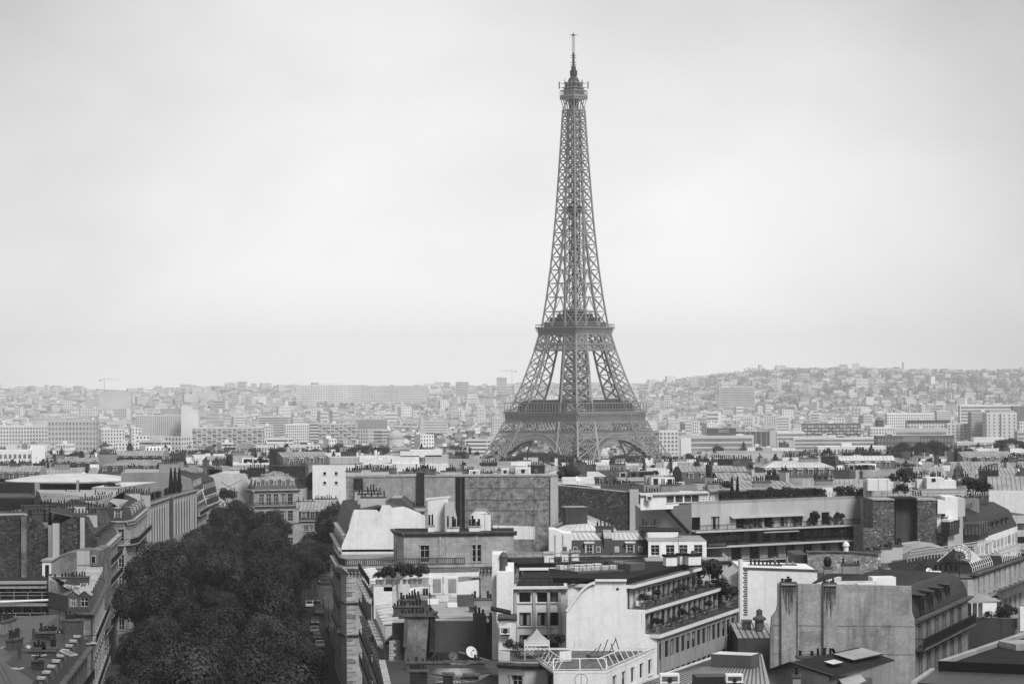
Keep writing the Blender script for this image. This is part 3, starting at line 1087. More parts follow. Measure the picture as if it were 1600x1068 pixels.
def quad(P, Q, depth):
 """CCW footprint behind the front P->Q"""
 P, Q = Vector(P), Vector(Q)
 u = (Q - P).normalized()
 n = Vector((-u.y, u.x)) * depth
 return [tuple(P), tuple(Q), tuple(Q + n), tuple(P + n)]
def udir(P, Q):
 d = Vector(Q) - Vector(P)
 d.normalize()
 return (d.x, d.y)
def angle(P, Q):
 return math.atan2(Q[1] - P[1], Q[0] - P[0])
def along(P, Q, f, off=0.0):
 """point at fraction f of P->Q, off metres to the outside (right)"""
 u = udir(P, Q)
 return (P[0] + (Q[0] - P[0]) * f + u[1] * off, P[1] + (Q[1] - P[1]) * f - u[0] * off)
# ------------------------------------------------------------------ the buildings near the camera
def panel(b, pts, Y, th, mat, side=None):
 """upright slab with an outline given by its corners (seen from the front, counter-clockwise), th metres thick"""
 f = [W(x, y, Y) for x, y in pts]
 k = [Vector((p.x, p.y + th, p.z)) for p in f]
 n = len(f)
 b.poly(f, mat)
 b.poly(list(reversed(k)), side or mat)
 for i in range(n):
  j = (i + 1) % n
  b.poly([f[j], f[i], k[i], k[j]], side or mat)
def rows_from(z_list, h):
 return [(z, h) for z in z_list]
LOW = [(1.0, 3.0), (5.2, 2.3), (8.9, 2.3), (12.4, 2.3)]
def balustrade(b, pts, z, h=0.95, mat='stone_trim_dark'):
 for p, q in zip(pts, pts[1:]):
  P, Q = Vector(p), Vector(q)
  L = (Q - P).length
  b.bar((P.x, P.y, z + 0.1), (Q.x, Q.y, z + 0.1), 0.34, mat, 0.2)
  b.bar((P.x, P.y, z + h), (Q.x, Q.y, z + h), 0.38, mat, 0.16)
  n = int(L / 0.33)
  for i in range(n + 1):
   c = P.lerp(Q, i / n)
   w = 0.34 if i % 9 == 0 else 0.15
   b.box((c.x, c.y, z + 0.2), (w, w, h - 0.28), 0, mat)
# --- stone corner building with the balustraded terrace
def stone_corner():
 Y = 400
 A, Bp = G(532, Y), G(978, 406)
 D = (A[0] + AVS * 29, A[1] + 27)
 Cc = (Bp[0], Bp[1] + 26)
 z = ZP(545, 884, Y)
 b = Bld('corner_building', 'weathered stone corner building with a balustraded terrace beside the tree-lined avenue', 'building', A)
 fr = G(541, Y - 0.4)
 A2 = (A[0] - 0.2, A[1] + 3.0)
 rows = [(1.0, 3.2), (6.0, 2.5), (10.2, 2.6), (15.1, 3.0)]
 b.facade(fr, Bp, 0, z, rows, at=[9.6, 21.6, 32], ww=1.5, mat='cut_stone', surround='stone_trim', style='french')
 b.facade(A2, fr, 0, z, [], mat='cut_stone')
 b.facade(D, A2, 0, z, rows, 7, 1.3, mat='cut_stone_dark', surround='stone_trim')  # darker stone than the front: this side's shade is put into it
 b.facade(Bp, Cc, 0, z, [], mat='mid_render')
 b.hoods(D, A2, [9.0, 13.4, 18.3], 7, 0.45, 'stone_trim_dark')
 # quoins on the corner
 w = b.part('wall')
 for i in range(26):
  zz = 0.6 + i * 0.74
  l = 1.5 if i % 2 else 1.0
  for (P, Q) in ((fr, Bp), (A2, fr)):
   u = udir(P, Q)
   if P is A2:
    continue
   c = add2(add2(P, u, l / 2), (u[1], -u[0]), 0.03)
   w.box((c[0], c[1], zz), (l, 0.16, 0.62), angle(P, Q), 'cut_stone_dark' if i % 5 == 0 else 'cut_stone')
 b.cornice([D, A2, fr, Bp], z - 0.9, 0.85, 0.9, 'stone_trim', dent=True)
 b.cornice([D, A2, fr, Bp], 8.6, 0.4, 0.45, 'stone_trim_dark')
 b.cornice([D, A2, fr, Bp], 14.0, 0.4, 0.4, 'stone_trim_dark')
 b.balcony(D, A2, 9.3, 0.6, 0.9, step=0.4, mat='metal_grey')
 b.balcony(along(fr, Bp, 0.1), along(fr, Bp, 0.28), 9.3, 0.8, 1.0)
 b.slab([A2, fr, Bp, Cc, D], z, z + 0.06, 'stone_trim', 'clay_pale', 'terrace_floor')
 bl = MB()
 ta = along(fr, Bp, 0.42)
 balustrade(bl, [D, A2, fr, ta], z + 0.06, 1.05)
 b.one('balustrade', bl)
 # upper storey set back behind the terrace, with a rounded left end
 f0, f1 = G(631, Y + 2.5), G(803, Y + 4.5)
 l0, l1, l2 = G(615, Y + 13), G(617, Y + 9), G(622, Y + 5)
 zt = ZP(720, 833, Y + 3)
 cols = [G(663, Y)[0] - f0[0], G(745, Y)[0] - f0[0]]
 zr = z + 0.1
 b.facade(f0, f1, zr, zt, [(zr + 0.25, 2.85)], at=cols, ww=1.45, mat='cut_stone', surround='stone_trim', style='french.0', wall='upper_wall')
 b.facade(l2, f0, zr, zt, [], mat='cut_stone', wall='upper_wall')
 b.facade(l1, l2, zr, zt, [(zr + 0.2, 3.0)], at=[2.0], ww=1.2, mat='cut_stone', style='french.0', wall='upper_wall')
 b.facade(l0, l1, zr, zt, [(zr + 0.2, 3.0)], at=[2.0], ww=1.2, mat='cut_stone', style='french.0', wall='upper_wall')
 g1 = (f1[0], f1[1] + 13)
 g0 = (l0[0], l0[1] + 5)
 b.facade(f1, g1, zr, zt, [], mat='mid_render', wall='upper_wall')
 top = [f0, f1, g1, g0, l0, l1, l2]
 b.slab(top, zt, zt + 0.05, 'tar', 'tar', 'roof')
 b.cornice([l0, l1, l2, f0, f1], zt - 0.45, 0.55, 0.75, 'stone_trim_dark', 'upper_wall')
 w = b.part('upper_wall')
 for x in (0.33, 0.385, 0.66):
  c = along(f0, f1, x, 0.05)
  w.box((c[0], c[1], zr), (0.3, 0.16, zt - zr - 0.5), 0, 'stone_trim')
 # rooftop hut, shed and flues
 hp, hq = G(669, Y + 9), G(701, Y + 9)
 zh = ZP(690, 777, Y + 9)
 poly = quad(hp, hq, 5.0)
 hut = b.part('stair_hut')
 hut.prism(poly, zt, [zh - 0.5, zh - 0.2, zh - 0.2, zh - 0.5], 'white_render', 'zinc')
 hut.prism(quad(add2(hp, (-1, 0), 0.4), add2(hq, (1, 0), 0.3), 5.2), [zh - 0.45, zh - 0.15, zh - 0.15, zh - 0.45], [zh - 0.25, zh + 0.05, zh + 0.05, zh - 0.25], 'zinc_bright', bottom=True)
 zz = ZP(700, 784, Y + 9)
 c = G(703, Y + 8)
 hut.box((c[0], c[1], zt), (1.6, 1.6, zz - zt), 0, 'pale_render')
 e = G(718, Y + 9)
 hut.prism([(c[0] + 0.8, c[1] - 0.3), (e[0], e[1] - 1), (e[0], e[1] + 2), (c[0] + 0.8, c[1] + 2)], zt, [zz - 0.8, zt + 0.3, zt + 0.3, zz - 0.8], 'pale_render', 'zinc')
 sp, sq = G(736, Y + 10), G(767, Y + 10)
 zs = ZP(750, 803, Y + 10)
 shed = b.part('roof_shed')
 ml = along(sp, sq, 0.5)
 pol = quad(sp, sq, 3.4)
 shed.prism(pol, zt, zs, 'white_render', 'zinc')
 shed.poly([(*sp, zs), (*sq, zs), (*along(sp, sq, 0.75), zs + 0.7), (*along(sp, sq, 0.25), zs + 0.7)], 'white_render')
 r0, r1 = along(sp, sq, 0.25), along(sp, sq, 0.75)
 for a_, c_ in ((0, 0.25), (0.25, 0.75), (0.75, 1.0)):
  p, q = along(sp, sq, a_), along(sp, sq, c_)
  za, zb = (zs, zs + 0.7) if a_ == 0 else ((zs + 0.7, zs + 0.7) if a_ == 0.25 else (zs + 0.7, zs))
  shed.poly([(p[0], p[1] - 0.15, za + 0.03), (q[0], q[1] - 0.15, zb + 0.03), (q[0], q[1] + 3.5, zb + 0.03), (p[0], p[1] + 3.5, za + 0.03)], 'zinc')
 for px, yy, w_, h_, n in ((674, 5.5, 1.0, 1.1, 2), (708, 3.6, 2.0, 0.9, 5), (742, 4.5, 1.9, 1.0, 5)):
  c = G(px, Y + yy)
  b.chimney(c, 0, w_, 0.8, zt, zt + h_, n, 'white_render', 'iron_black', 1.3, 'stone_trim', 0.2)
 b.aerial((*G(758, Y + 8), zt), 3.2)
 b.done()
 # two pots and a chair stand on the terrace
 return z
Z_TER = stone_corner()
# --- house with the bare white party wall behind the terrace
def white_gable_house():
 Y = 429
 P, Q = G(534, Y), G(664, Y)
 D, E = (P[0] + AVS * 48, P[1] + 46), (Q[0], Q[1] + 46)
 b = Bld('gable_house', 'tall house with a blank whitewashed party wall rising behind the balustraded terrace', 'building', P)
 z0 = ZP(537, 858, Y)
 zt = ZP(575, 796, Y)
 b.facade(D, P, 0, z0, LOW + [(16.0, 2.2)], 13, 1.2, mat='cut_stone', surround='stone_trim')
 for z in (11.6, 15.2):
  b.balcony(D, P, z, 0.5, 0.9, step=0.5, mat='metal_grey')
 b.hoods(D, P, [11.4, 14.9, 18.4], 13, 0.45, 'stone_trim_dark')
 b.cornice([D, P], z0 - 0.5, 0.7, 0.7)
 b.slab([P, Q, E, D], z0 - 0.4, z0, 'stone_trim', 'zinc', 'roof')
 g = b.part('party_wall')
 panel(g, [(534, 905), (664, 905), (664, 806), (650, 799), (636, 793), (629, 791), (612, 793), (609, 789), (597, 789), (594, 796), (592, 800), (588, 796), (553, 796), (551, 803), (545, 826), (534, 852)], Y, 0.7, 'white_render')
 Pi = (P[0] + 1.9, P[1])
 Di = (D[0] + 1.9, D[1])
 b.slope((*D, z0), (P[0], P[1] + 0.7, z0), (Pi[0], Pi[1] + 0.7, zt - 0.5), (*Di, zt - 0.5), 'slate_pale')
 Pj, Dj = (P[0] + 7.0, P[1]), (D[0] + 7.0, D[1])
 b.slope((*Di, zt - 0.5), (Pi[0], Pi[1] + 0.7, zt - 0.5), (Pj[0], Pj[1] + 0.7, zt + 0.5), (*Dj, zt + 0.5), 'zinc_dark', 0.8)
 Pk, Dk = (P[0] + 14, P[1]), (D[0] + 14, D[1])
 b.slope((Pj[0], Pj[1] + 0.7, zt + 0.5), (Pk[0], Pk[1] + 0.7, zt - 1.6), (*Dk, zt - 1.6), (*Dj, zt + 0.5), 'zinc_dark', 0.8)
 b.dormers(add2(D, (0, -1), 2), P, z0 + 0.3, 9, m=0.5, back=0.35, w=1.1, h=1.8, d=1.6, mat='pale_render', roofm='zinc_bright')
 for y, n in ((8, 8), (22, 8), (36, 8)):
  c = (P[0] + 6 + AVS * y, P[1] + y)
  b.chimney(c, 0, 4.5, 0.7, zt - 1.5, zt + 1.8, n, 'pale_render')
 b.done()
 # grey roof with raised ridge behind
 Y = 466
 P, Q = G(584, Y), G(652, Y)
 b = Bld('zinc_roofed_house', 'low ridged grey zinc roof between the white party wall and the long stained wall', 'building', P)
 z0 = ZP(600, 801, Y)
 zr = ZP(612, 776, Y + 8)
 poly = quad(P, Q, 18)
 b.facade(P, Q, 0, z0, [], mat='pale_render')
 b.facade(Q, poly[2], 0, z0, [], mat='pale_render')
 b.facade(poly[3], P, 0, z0, [], mat='pale_render')
 b.roof(poly, z0, [(3.2, zr - z0, 'zinc_dark')], seam=0.8)
 b.chimney(G(655, Y + 3), 0, 2.4, 0.7, z0, ZP(655, 792, Y + 3), 5, 'pale_render')
 b.done()
white_gable_house()
# --- the long stained wall
def long_wall():
 Y = 505
 P, Q = G(541, Y), G(873, Y)
 zt = ZP(700, 745, Y)
 b = Bld('long_walled_building', 'broad building showing one long blotched blank wall in front of the tower', 'building', P)
 poly = quad(P, Q, 15)
 m0, m1, m2, m3 = G(648, Y), G(712, Y), G(727, Y), G(858, Y)
 zb = ZP(700, 822, Y)
 b.facade(P, m0, 0, zt, mat='patched_pale')
 b.facade(m0, m1, 0, zt, mat='patched_pale')
 b.facade(m1, m2, 0, zt, mat='dark_render')
 b.facade(m2, m3, 0, zt, mat='patched_render')
 b.facade(m3, Q, 0, zt, mat='patched_render')
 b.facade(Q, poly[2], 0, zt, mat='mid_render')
 b.facade(poly[3], P, 0, zt, [(12, 2.2), (15.5, 2.2), (19, 2.2), (22.5, 2.2)], 4, 1.2, mat='cut_stone')
 b.slab(poly, zt, zt + 0.1, 'stone_trim', 'zinc', 'roof')
 w = b.part('wall')
 w.prism([add2(p, (0, -1), 0.16) for p in (P, Q)] + [add2(p, (0, 1), 0.3) for p in (Q, P)], zt + 0.1, zt + 0.42, 'stone_trim', bottom=True)
 def strip_(x0, x1, y0, y1, pr, mat):
  panel(b.part('flue*'), [(x0, y1), (x1, y1), (x1, y0), (x0, y0)], Y - pr, pr - 0.01, mat)
 strip_(651, 663, 738, 800, 0.5, 'brick_dark')
 strip_(714, 719, 745, 830, 0.4, 'soot_stain')
 strip_(723, 726, 745, 830, 0.35, 'soot_stain')
 strip_(860, 872, 745, 850, 0.5, 'pale_render')
 # patched window place with quoins
 pw = b.part('walled_up_window')
 panel(pw, [(551, 779), (568, 779), (568, 747), (551, 747)], Y - 0.06, 0.05, 'brick_dark')
 for i in range(9):
  y = 747 + i * 3.6
  panel(pw, [(545 if i % 2 else 547, y + 3.2), (552, y + 3.2), (552, y), (545 if i % 2 else 547, y)], Y - 0.12, 0.06, 'clay_pale')
  panel(pw, [(567, y + 3.2), (572 if i % 2 else 570, y + 3.2), (572 if i % 2 else 570, y), (567, y)], Y - 0.12, 0.06, 'clay_pale')
 panel(pw, [(543, 784), (575, 784), (574, 780), (544, 780)], Y - 0.5, 0.5, 'soot_stain')
 # painted lower square and mortar bands
 sq = b.part('painted_panel')
 panel(sq, [(770, 842), (836, 842), (836, 822), (770, 820)], Y - 0.03, 0.02, 'white_render')
 for y in (762, 780, 797):
  panel(sq, [(728, y + 0.7), (858, y + 0.7), (858, y), (728, y)], Y - 0.04, 0.03, 'dark_render')
 for x in (778, 834):
  panel(sq, [(x, 842), (x + 0.8, 842), (x + 0.8, 746), (x, 746)], Y - 0.045, 0.03, 'dark_render')
 for px, y, L, n, h in ((553, 2, 3.2, 6, 1.2), (566, 6, 4.0, 9, 1.5), (590, 9, 5, 10, 1.0), (640, 5, 3, 7, 0.7), (664, 10, 5, 10, 1.2), (700, 8, 3, 6, 0.9)):
  b.chimney(G(px, Y + y), 0, L, 0.8, zt, zt + h, n, rnd.choice(['mid_render', 'pale_render', 'brick_grey']))
 for px, h, w_ in ((742, 1.0, 2.2), (790, 1.3, 1.5), (818, 1.5, 3.2)):
  b.unit((*G(px, Y + 8), zt + 0.1), 0, (w_, 1.6, h))
 # round lattice dish frame
 c = W(801, 739, Y + 4)
 d = MB()
 for i in range(16):
  a0, a1 = 2 * pi * i / 16, 2 * pi * (i + 1) / 16
  for r in (0.6, 0.95):
   d.bar((c.x + r * math.cos(a0), c.y, c.z + r * math.sin(a0)), (c.x + r * math.cos(a1), c.y, c.z + r * math.sin(a1)), 0.09, 'metal_grey')
  if i % 2 == 0:
   d.bar((c.x, c.y + 0.3, c.z), (c.x + 0.95 * math.cos(a0), c.y, c.z + 0.95 * math.sin(a0)), 0.06, 'metal_grey')
 d.bar((c.x, c.y + 0.3, zt), (c.x, c.y + 0.3, c.z), 0.15, 'metal_grey')
 b.one('dish_frame', d)
 b.dish((*G(838, Y + 6), zt + 0.1), 0.5, 150)
 b.done()
grey('patched_pale', 0.4, 0.92, 0.1, 0.3, streak=0.3, patch=0.3, fine=0.12)
long_wall()
# --- rubble wall right of the tower axis
def rubble_wall():
 Y = 530
 P, Q = G(868, Y), G(1003, Y)
 b = Bld('rubble_walled_building', 'building with a dark rubble-stone wall and pale corner pier beneath the tower', 'building', P)
 z0, z1 = ZP(872, 758, Y), ZP(1000, 771, Y)
 poly = quad(P, Q, 22)
 b.part('wall').prism(poly, 0, [z0, z1, z1, z0], 'rubble_dark', 'zinc_bright')
 w = b.part('coping')
 w.prism([add2(P, (0, -1), 0.15), add2(Q, (0, -1), 0.15), add2(Q, (0, 1), 0.4), add2(P, (0, 1), 0.4)], [z0 + 0.01, z1 + 0.01] * 1 + [z1 + 0.01, z0 + 0.01], [z0 + 0.3, z1 + 0.3, z1 + 0.3, z0 + 0.3], 'stone_trim', bottom=True)
 pr = b.part('pier')
 panel(pr, [(984, 850), (998, 850), (998, 762), (984, 762)], Y - 0.8, 1.6, 'pale_render')
 panel(pr, [(982, 763), (1000, 763), (1000, 760), (982, 760)], Y - 0.9, 1.8, 'stone_trim_dark')
 rs = b.part('roof')
 c = G(905, Y + 10)
 rs.prism(quad(G(880, Y + 6), G(930, Y + 6), 9), z0 + 0.02, [z0 + 0.5, z0 + 0.5, z0 + 1.3, z0 + 1.3], 'zinc_bright')
 for px, y, n, h, L in ((955, 3, 10, 1.6, 4.5), (968, 8, 9, 1.8, 4.2), (992, 1.0, 3, 1.2, 2.2), (975, 14, 8, 1.6, 4)):
  b.chimney(G(px, Y + y), 0, L, 0.8, z1 - 0.3, z1 + h, n, 'dark_render')
 b.dish((*G(903, Y + 1.0), z0 + 0.3), 0.6, 150, 'white_paint')
 b.railing([G(870, Y + 0.8), G(900, Y + 0.8)], z0 + 0.3, 1.1, 'white_paint', 0.5, 0.07)
 b.done()
 # pale pavilion roof with the dark tank
 Y = 482
 P, Q = G(866, Y), G(964, Y)
 b = Bld('pavilion', 'low courtyard building with a pale flat-pitched roof carrying a dark metal box', 'building', P)
 z0 = ZP(890, 829, Y)
 poly = quad(P, Q, 20)
 b.facade(P, Q, 0, z0, [(z0 - 1.7, 1.3)], at=[1.6, 3.8, 6.5, 10], ww=1.3, mat='mid_render', style='dark')
 b.facade(Q, poly[2], 0, z0, mat='mid_render')
 b.facade(poly[3], P, 0, z0, mat='mid_render')
 b.roof(poly, z0, [(5.5, ZP(900, 806, Y + 10) - z0, 'zinc_bright')], top='zinc_bright', seam=1.2)
 t = b.part('metal_box')
 c = G(899, Y + 4)
 zz = ZP(899, 818, Y + 3)
 t.box((c[0], c[1] + 1.0, zz - 0.6), (4.4, 4.6, 3.9), 0.12, 'dark_render', 'concrete_dark')
 t.box((c[0] - 0.2, c[1] + 1.0, zz + 3.3), (4.6, 4.9, 0.12), 0.12, 'concrete')
 b.aerial((*G(939, Y + 6), z0 + 0.8), 3)
 b.done()
rubble_wall()
# --- mansard with two dormers, and the white house beside it
def mansard_pair():
 Y = 396
 P, Q = G(889, Y), G(1014, Y)
 b = Bld('mansard_house', 'slate mansard house with two small dormers and a blank white end wall', 'building', P)
 ze = ZP(950, 868, Y)
 zm, zt = ZP(950, 843, Y + 1.4), ZP(950, 832, Y + 4.5)
 poly = quad(P, Q, 12)
 b.facade(P, Q, 0, ze, [(ze - 3.0, 1.9)], at=[2.5, 5.0, 9.5, 12.2], ww=1.05, mat='pale_render')
 b.facade(Q, poly[2], 0, ze, mat='pale_render')
 b.facade(poly[3], P, 0, ze, mat='pale_render')
 b.cornice([P, Q], ze - 0.4, 0.6, 0.5)
 m = G(951, Y)
 for a, c in ((P, G(946, Y)), (G(957, Y), Q)):
  u0 = (*a, ze)
  u1 = (*c, ze)
  b.slope(u0, u1, (c[0] - 0.6, c[1] + 1.4, zm), (a[0] + (0.2 if a is P else -0.4), a[1] + 1.4, zm), 'slate')
  b.slope((a[0] + (0.2 if a is P else -0.4), a[1] + 1.4, zm), (c[0] - 0.6, c[1] + 1.4, zm), (c[0] - 1.6, c[1] + 5.5, zt), (a[0], a[1] + 5.5, zt), 'zinc_bright', 0.8)
 b.slab(quad(add2(P, (0, 1), 5.4), add2(Q, (0, 1), 5.4), 6.5), ze, zt - 0.05, 'mid_render', 'zinc', 'roof')
 for px in (921, 985):
  c = G(px, Y)
  b.dormer((c[0], c[1] + 0.25), (1, 0), ze + 0.35, 1.0, 1.45, 1.7, 'french.0', 'pale_render', 'zinc_bright')
 for px in (899, 935, 964, 1001):
  c = G(px, Y + 0.55)
  b.skylight((c[0], c[1], ze + 1.0), (1, 0), 0.7, 1.0, slope=R(62), mat='curtain' if px == 964 else 'glass_pale')
 cw = b.part('party_wall')
 for px0, px1 in ((944, 957), (1012, 1026)):
  p = G(px0, Y + 0.5)
  q = G(px1, Y + 0.5)
  cw.prism([(p[0], p[1]), (q[0], q[1]), (q[0], q[1] + 6), (p[0], p[1] + 6)], ze, [zm + 0.3, zm + 0.3, zt + 0.6, zt + 0.6], 'concrete_dark', 'stone_trim')
 for px, n in ((945, 5), (1012, 6)):
  b.chimney(G(px, Y + 6.2), 0, 3.0, 0.8, zt - 0.4, zt + 0.9, n, 'dark_render')
 ew = b.part('end_wall')
 panel(ew, [(858, 905), (893, 905), (893, 833), (882, 833), (866, 827), (858, 827)], Y + 0.6, 7, 'white_render')
 for px in (868, 880):
  c = G(px, Y + 0.5)
  ew.box((c[0], c[1], 0), (0.14, 0.14, ZP(px, 835, Y)), 0, 'pale_render')
 b.done()
 # white house
 Y = 386
 P, Q = G(1013, Y), G(1104, Y)
 b = Bld('white_house', 'low white rendered house with four wide windows under a flat roof', 'building', P)
 z = ZP(1050, 846, Y)
 r = ZP(1050, 867, Y)
 b.facade(P, Q, 0, z, [(r, 1.65)], at=[1.1, 3.5, 5.6, 8.0], ww=1.35, mat='white_render', style='french')
 poly = quad(P, Q, 14)
 b.facade(Q, poly[2], 0, z, mat='white_render')
 b.slab(poly, z, z + 0.15, 'stone_trim', 'concrete', 'roof')
 p, q = G(1012, Y + 9), G(1060, Y + 9)
 zz = ZP(1030, 831, Y + 9)
 pb = b.part('penthouse')
 pb.prism(quad(p, q, 8), z + 0.15, zz, 'white_render')
 pb.prism(quad(add2(p, (-1, 0.3), 0.8), add2(q, (1, 0), 0.5), 9), zz, zz + 0.25, 'tar', bottom=True)
 # lower wing with the ledge
 P2, Q2 = G(1010, Y - 8), G(1138, Y - 8)
 zl = ZP(1080, 877, Y - 8)
 b.facade(P2, Q2, 0, zl, [(zl - 3.4, 2.1)], at=[4.5, 10.7], ww=1.3, mat='pale_render', surround='stone_trim')
 b.facade(Q2, add2(Q2, (0, 1), 8), 0, zl, mat='pale_render')
 b.slab(quad(P2, Q2, 8), zl, zl + 0.08, 'stone_trim', 'concrete', 'roof')
 b.cornice([P2, Q2], zl - 0.35, 0.5, 0.5, 'stone_trim_dark')
 b.parapet(quad(P2, Q2, 8), zl + 0.08, 0.6, 0.3, 'pale_render', 'stone_trim', [0, 1])
 b.aerial((*G(1060, Y - 5), zl), 4)
 b.done()
mansard_pair()
# --- long apartment block with planted balconies
def balcony_block():
 Y = 442
 P, Q = G(1081, Y), G(1366, Y + 22)
 W0 = G(999, Y + 8)
 u = udir(P, Q)
 L = math.hypot(Q[0] - P[0], Q[1] - P[1])
 b = Bld('apartment_block', 'long pale apartment block with planted continuous balconies and a blank left end wall', 'building', P)
 zt = ZP(1081, 788, Y)
 z1 = ZP(1081, 829, Y)
 z2 = z1 - 2.85
 z3 = z2 - 2.85
 back = (-u[1] * 14, u[0] * 14)
 R_ = (Q[0] + back[0], Q[1] + back[1])
 b.facade(P, Q, z1, zt, [(z1 + 0.12, 2.35)], at=[1.0, 5.3, 11, 14.6, 17.5, 21, 24.5, 28.2, 31.0], ww=1.9, mat='pale_render', style='dark', sill=False)
 P1, Q1 = add2(P, (-u[1], u[0]), 1.6), add2(Q, (-u[1], u[0]), 1.6)
 b.facade(P1, Q1, z2, z1, [(z2 + 0.1, 2.3)], cols=13, ww=1.7, mat='mid_render', style='dark', sill=False)
 P2 = along(P, Q, 0.16)
 b.facade(P2, Q, z3, z2 - 0.3, [(z3 + 0.05, 2.3)], cols=8, ww=2.4, mat='pale_render', style='dark', sill=False, depth=0.6)
 b.facade(P2, Q, 0, z3, [(z3 - 2.9, 2.2), (z3 - 5.9, 2.2), (z3 - 8.8, 2.2)], cols=8, ww=2.2, mat='concrete', style='dark', sill=False)
 b.facade(add2(P2, (-u[1], u[0]), 10), P2, 0, z2, mat='pale_render')
 b.facade(Q, R_, 0, zt, mat='concrete')
 for (a, c, z, d) in ((P, Q, z1, 1.3), (P2, Q, z2, 1.6), (P2, Q, z3, 1.2)):
  b.balcony(a, c, z, d, 1.0, step=0.3, slab='pale_render', brackets=False, solid=0)
 w = b.part('wall')
 for (z, d) in ((z1, 1.32), (z2, 1.62)):
  p, q = along(P, Q, 0, d), along(P, Q, 1, d)
  w.bar((*p, z - 0.28), (*q, z - 0.28), 0.5, 'pale_render', 0.1)
 # the blank end wall with its slanting flue
 ew = b.part('end_wall')
 e0, e1 = W0, P
 za, zb = ZP(1000, 794, Y + 6), zt
 ew.prism([e0, e1, add2(e1, (0, 1), 14), add2(e0, (0, 1), 14)], 0, [za, zb, zb, za], 'gable_pale', 'zinc')
 fl = b.part('flue')
 f = [along(e0, e1, 0.5, 0.25), along(e0, e1, 0.97, 0.25)]
 fl.bar((*f[0], ZP(1040, 792, Y + 3)), (*f[1], ZP(1078, 832, Y)), 0.5, 'soot_stain', 0.4)
 fl.bar((*f[1], ZP(1078, 832, Y)), (*f[1], 10), 0.5, 'concrete_dark', 0.4)
 fl.bar((*f[0], ZP(1040, 792, Y + 3)), (*f[0], ZP(1040, 780, Y + 3)), 0.9, 'pale_render', 0.8)
 poly = [P, Q, R_, add2(P, back, 1)]
 b.slab(poly, zt, zt + 0.1, 'concrete', 'gravel', 'roof')
 b.parapet(poly, zt + 0.1, 0.45, 0.25, 'concrete', 'stone_trim', [0, 1])
 # penthouse
 A, B2 = along(P, Q, -0.2, -4.0), along(P, Q, 0.16, -4.0)
 zp = zt + 0.1
 zq = ZP(1090, 771, Y + 5)
 b.facade(A, B2, zp - 1, zq, [(zp + 0.2, zq - zp - 0.45)], at=[6.6, 8.6, 10.6, 12.2], ww=1.7, mat='white_render', style='dark.2', wall='penthouse')
 b.slab([add2(A, (0, -1), 0.6), add2(B2, (0, -1), 0.6), add2(B2, (0, 1), 6), add2(A, (0, 1), 6)], zq, zq + 0.2, 'zinc_bright', 'zinc_bright', 'penthouse')
 A, B2 = along(P, Q, 0.18, -5.0), along(P, Q, 0.985, -4.5)
 b.facade(A, B2, zp, zq + 0.2, [(zp + 0.2, zq - zp - 0.4)], cols=9, ww=1.8, mat='white_render', style='dark', wall='penthouse')
 b.slab([add2(A, (0, -1), 0.9), add2(B2, (0, -1), 0.9), add2(B2, (0, 1), 6), add2(A, (0, 1), 6)], zq + 0.2, zq + 0.5, 'concrete', 'zinc', 'penthouse')
 for f in (0.5, 0.8, 0.9):
  c = along(P, Q, f, -3.6)
  b.part('penthouse').box((c[0], c[1], zp), (2.0, 1.4, zq - zp + 0.3), 0.07, 'white_render')
 b.railing([along(P, Q, 0.0, -0.3), along(P, Q, 1.0, -0.3)], zt + 0.5, 0.8, 'iron_black', 0.7)
 for f in (0.05, 0.3, 0.55, 0.9):
  c = along(P, Q, f, -10)
  b.chimney(c, 0.08, 3.5, 0.8, zq, zq + 1.4, 8, 'mid_render')
 aw = b.part('awning')
 for f0, f1, zz, d in ((0.2, 0.6, z1 + 2.5, 1.0), (0.36, 0.55, z2 + 2.5, 1.6)):
  p, q, r, s = along(P, Q, f0, -0.1), along(P, Q, f1, -0.1), along(P, Q, f1, d), along(P, Q, f0, d)
  aw.prism([s, r, q, p], [zz - 0.5, zz - 0.5, zz, zz], [zz - 0.42, zz - 0.42, zz + 0.08, zz + 0.08], 'awning', bottom=True)
 b.unit((*along(P, Q, -0.17, -3.0), zp + 0.7), 0, (1.1, 0.6, 0.9))
 b.done()
 return P, Q, zt, z1, z2, z3, zp, u
grey('gable_pale', 0.36, 0.92, 0.08, 0.12, streak=0.2, fine=0.05)
BB = balcony_block()
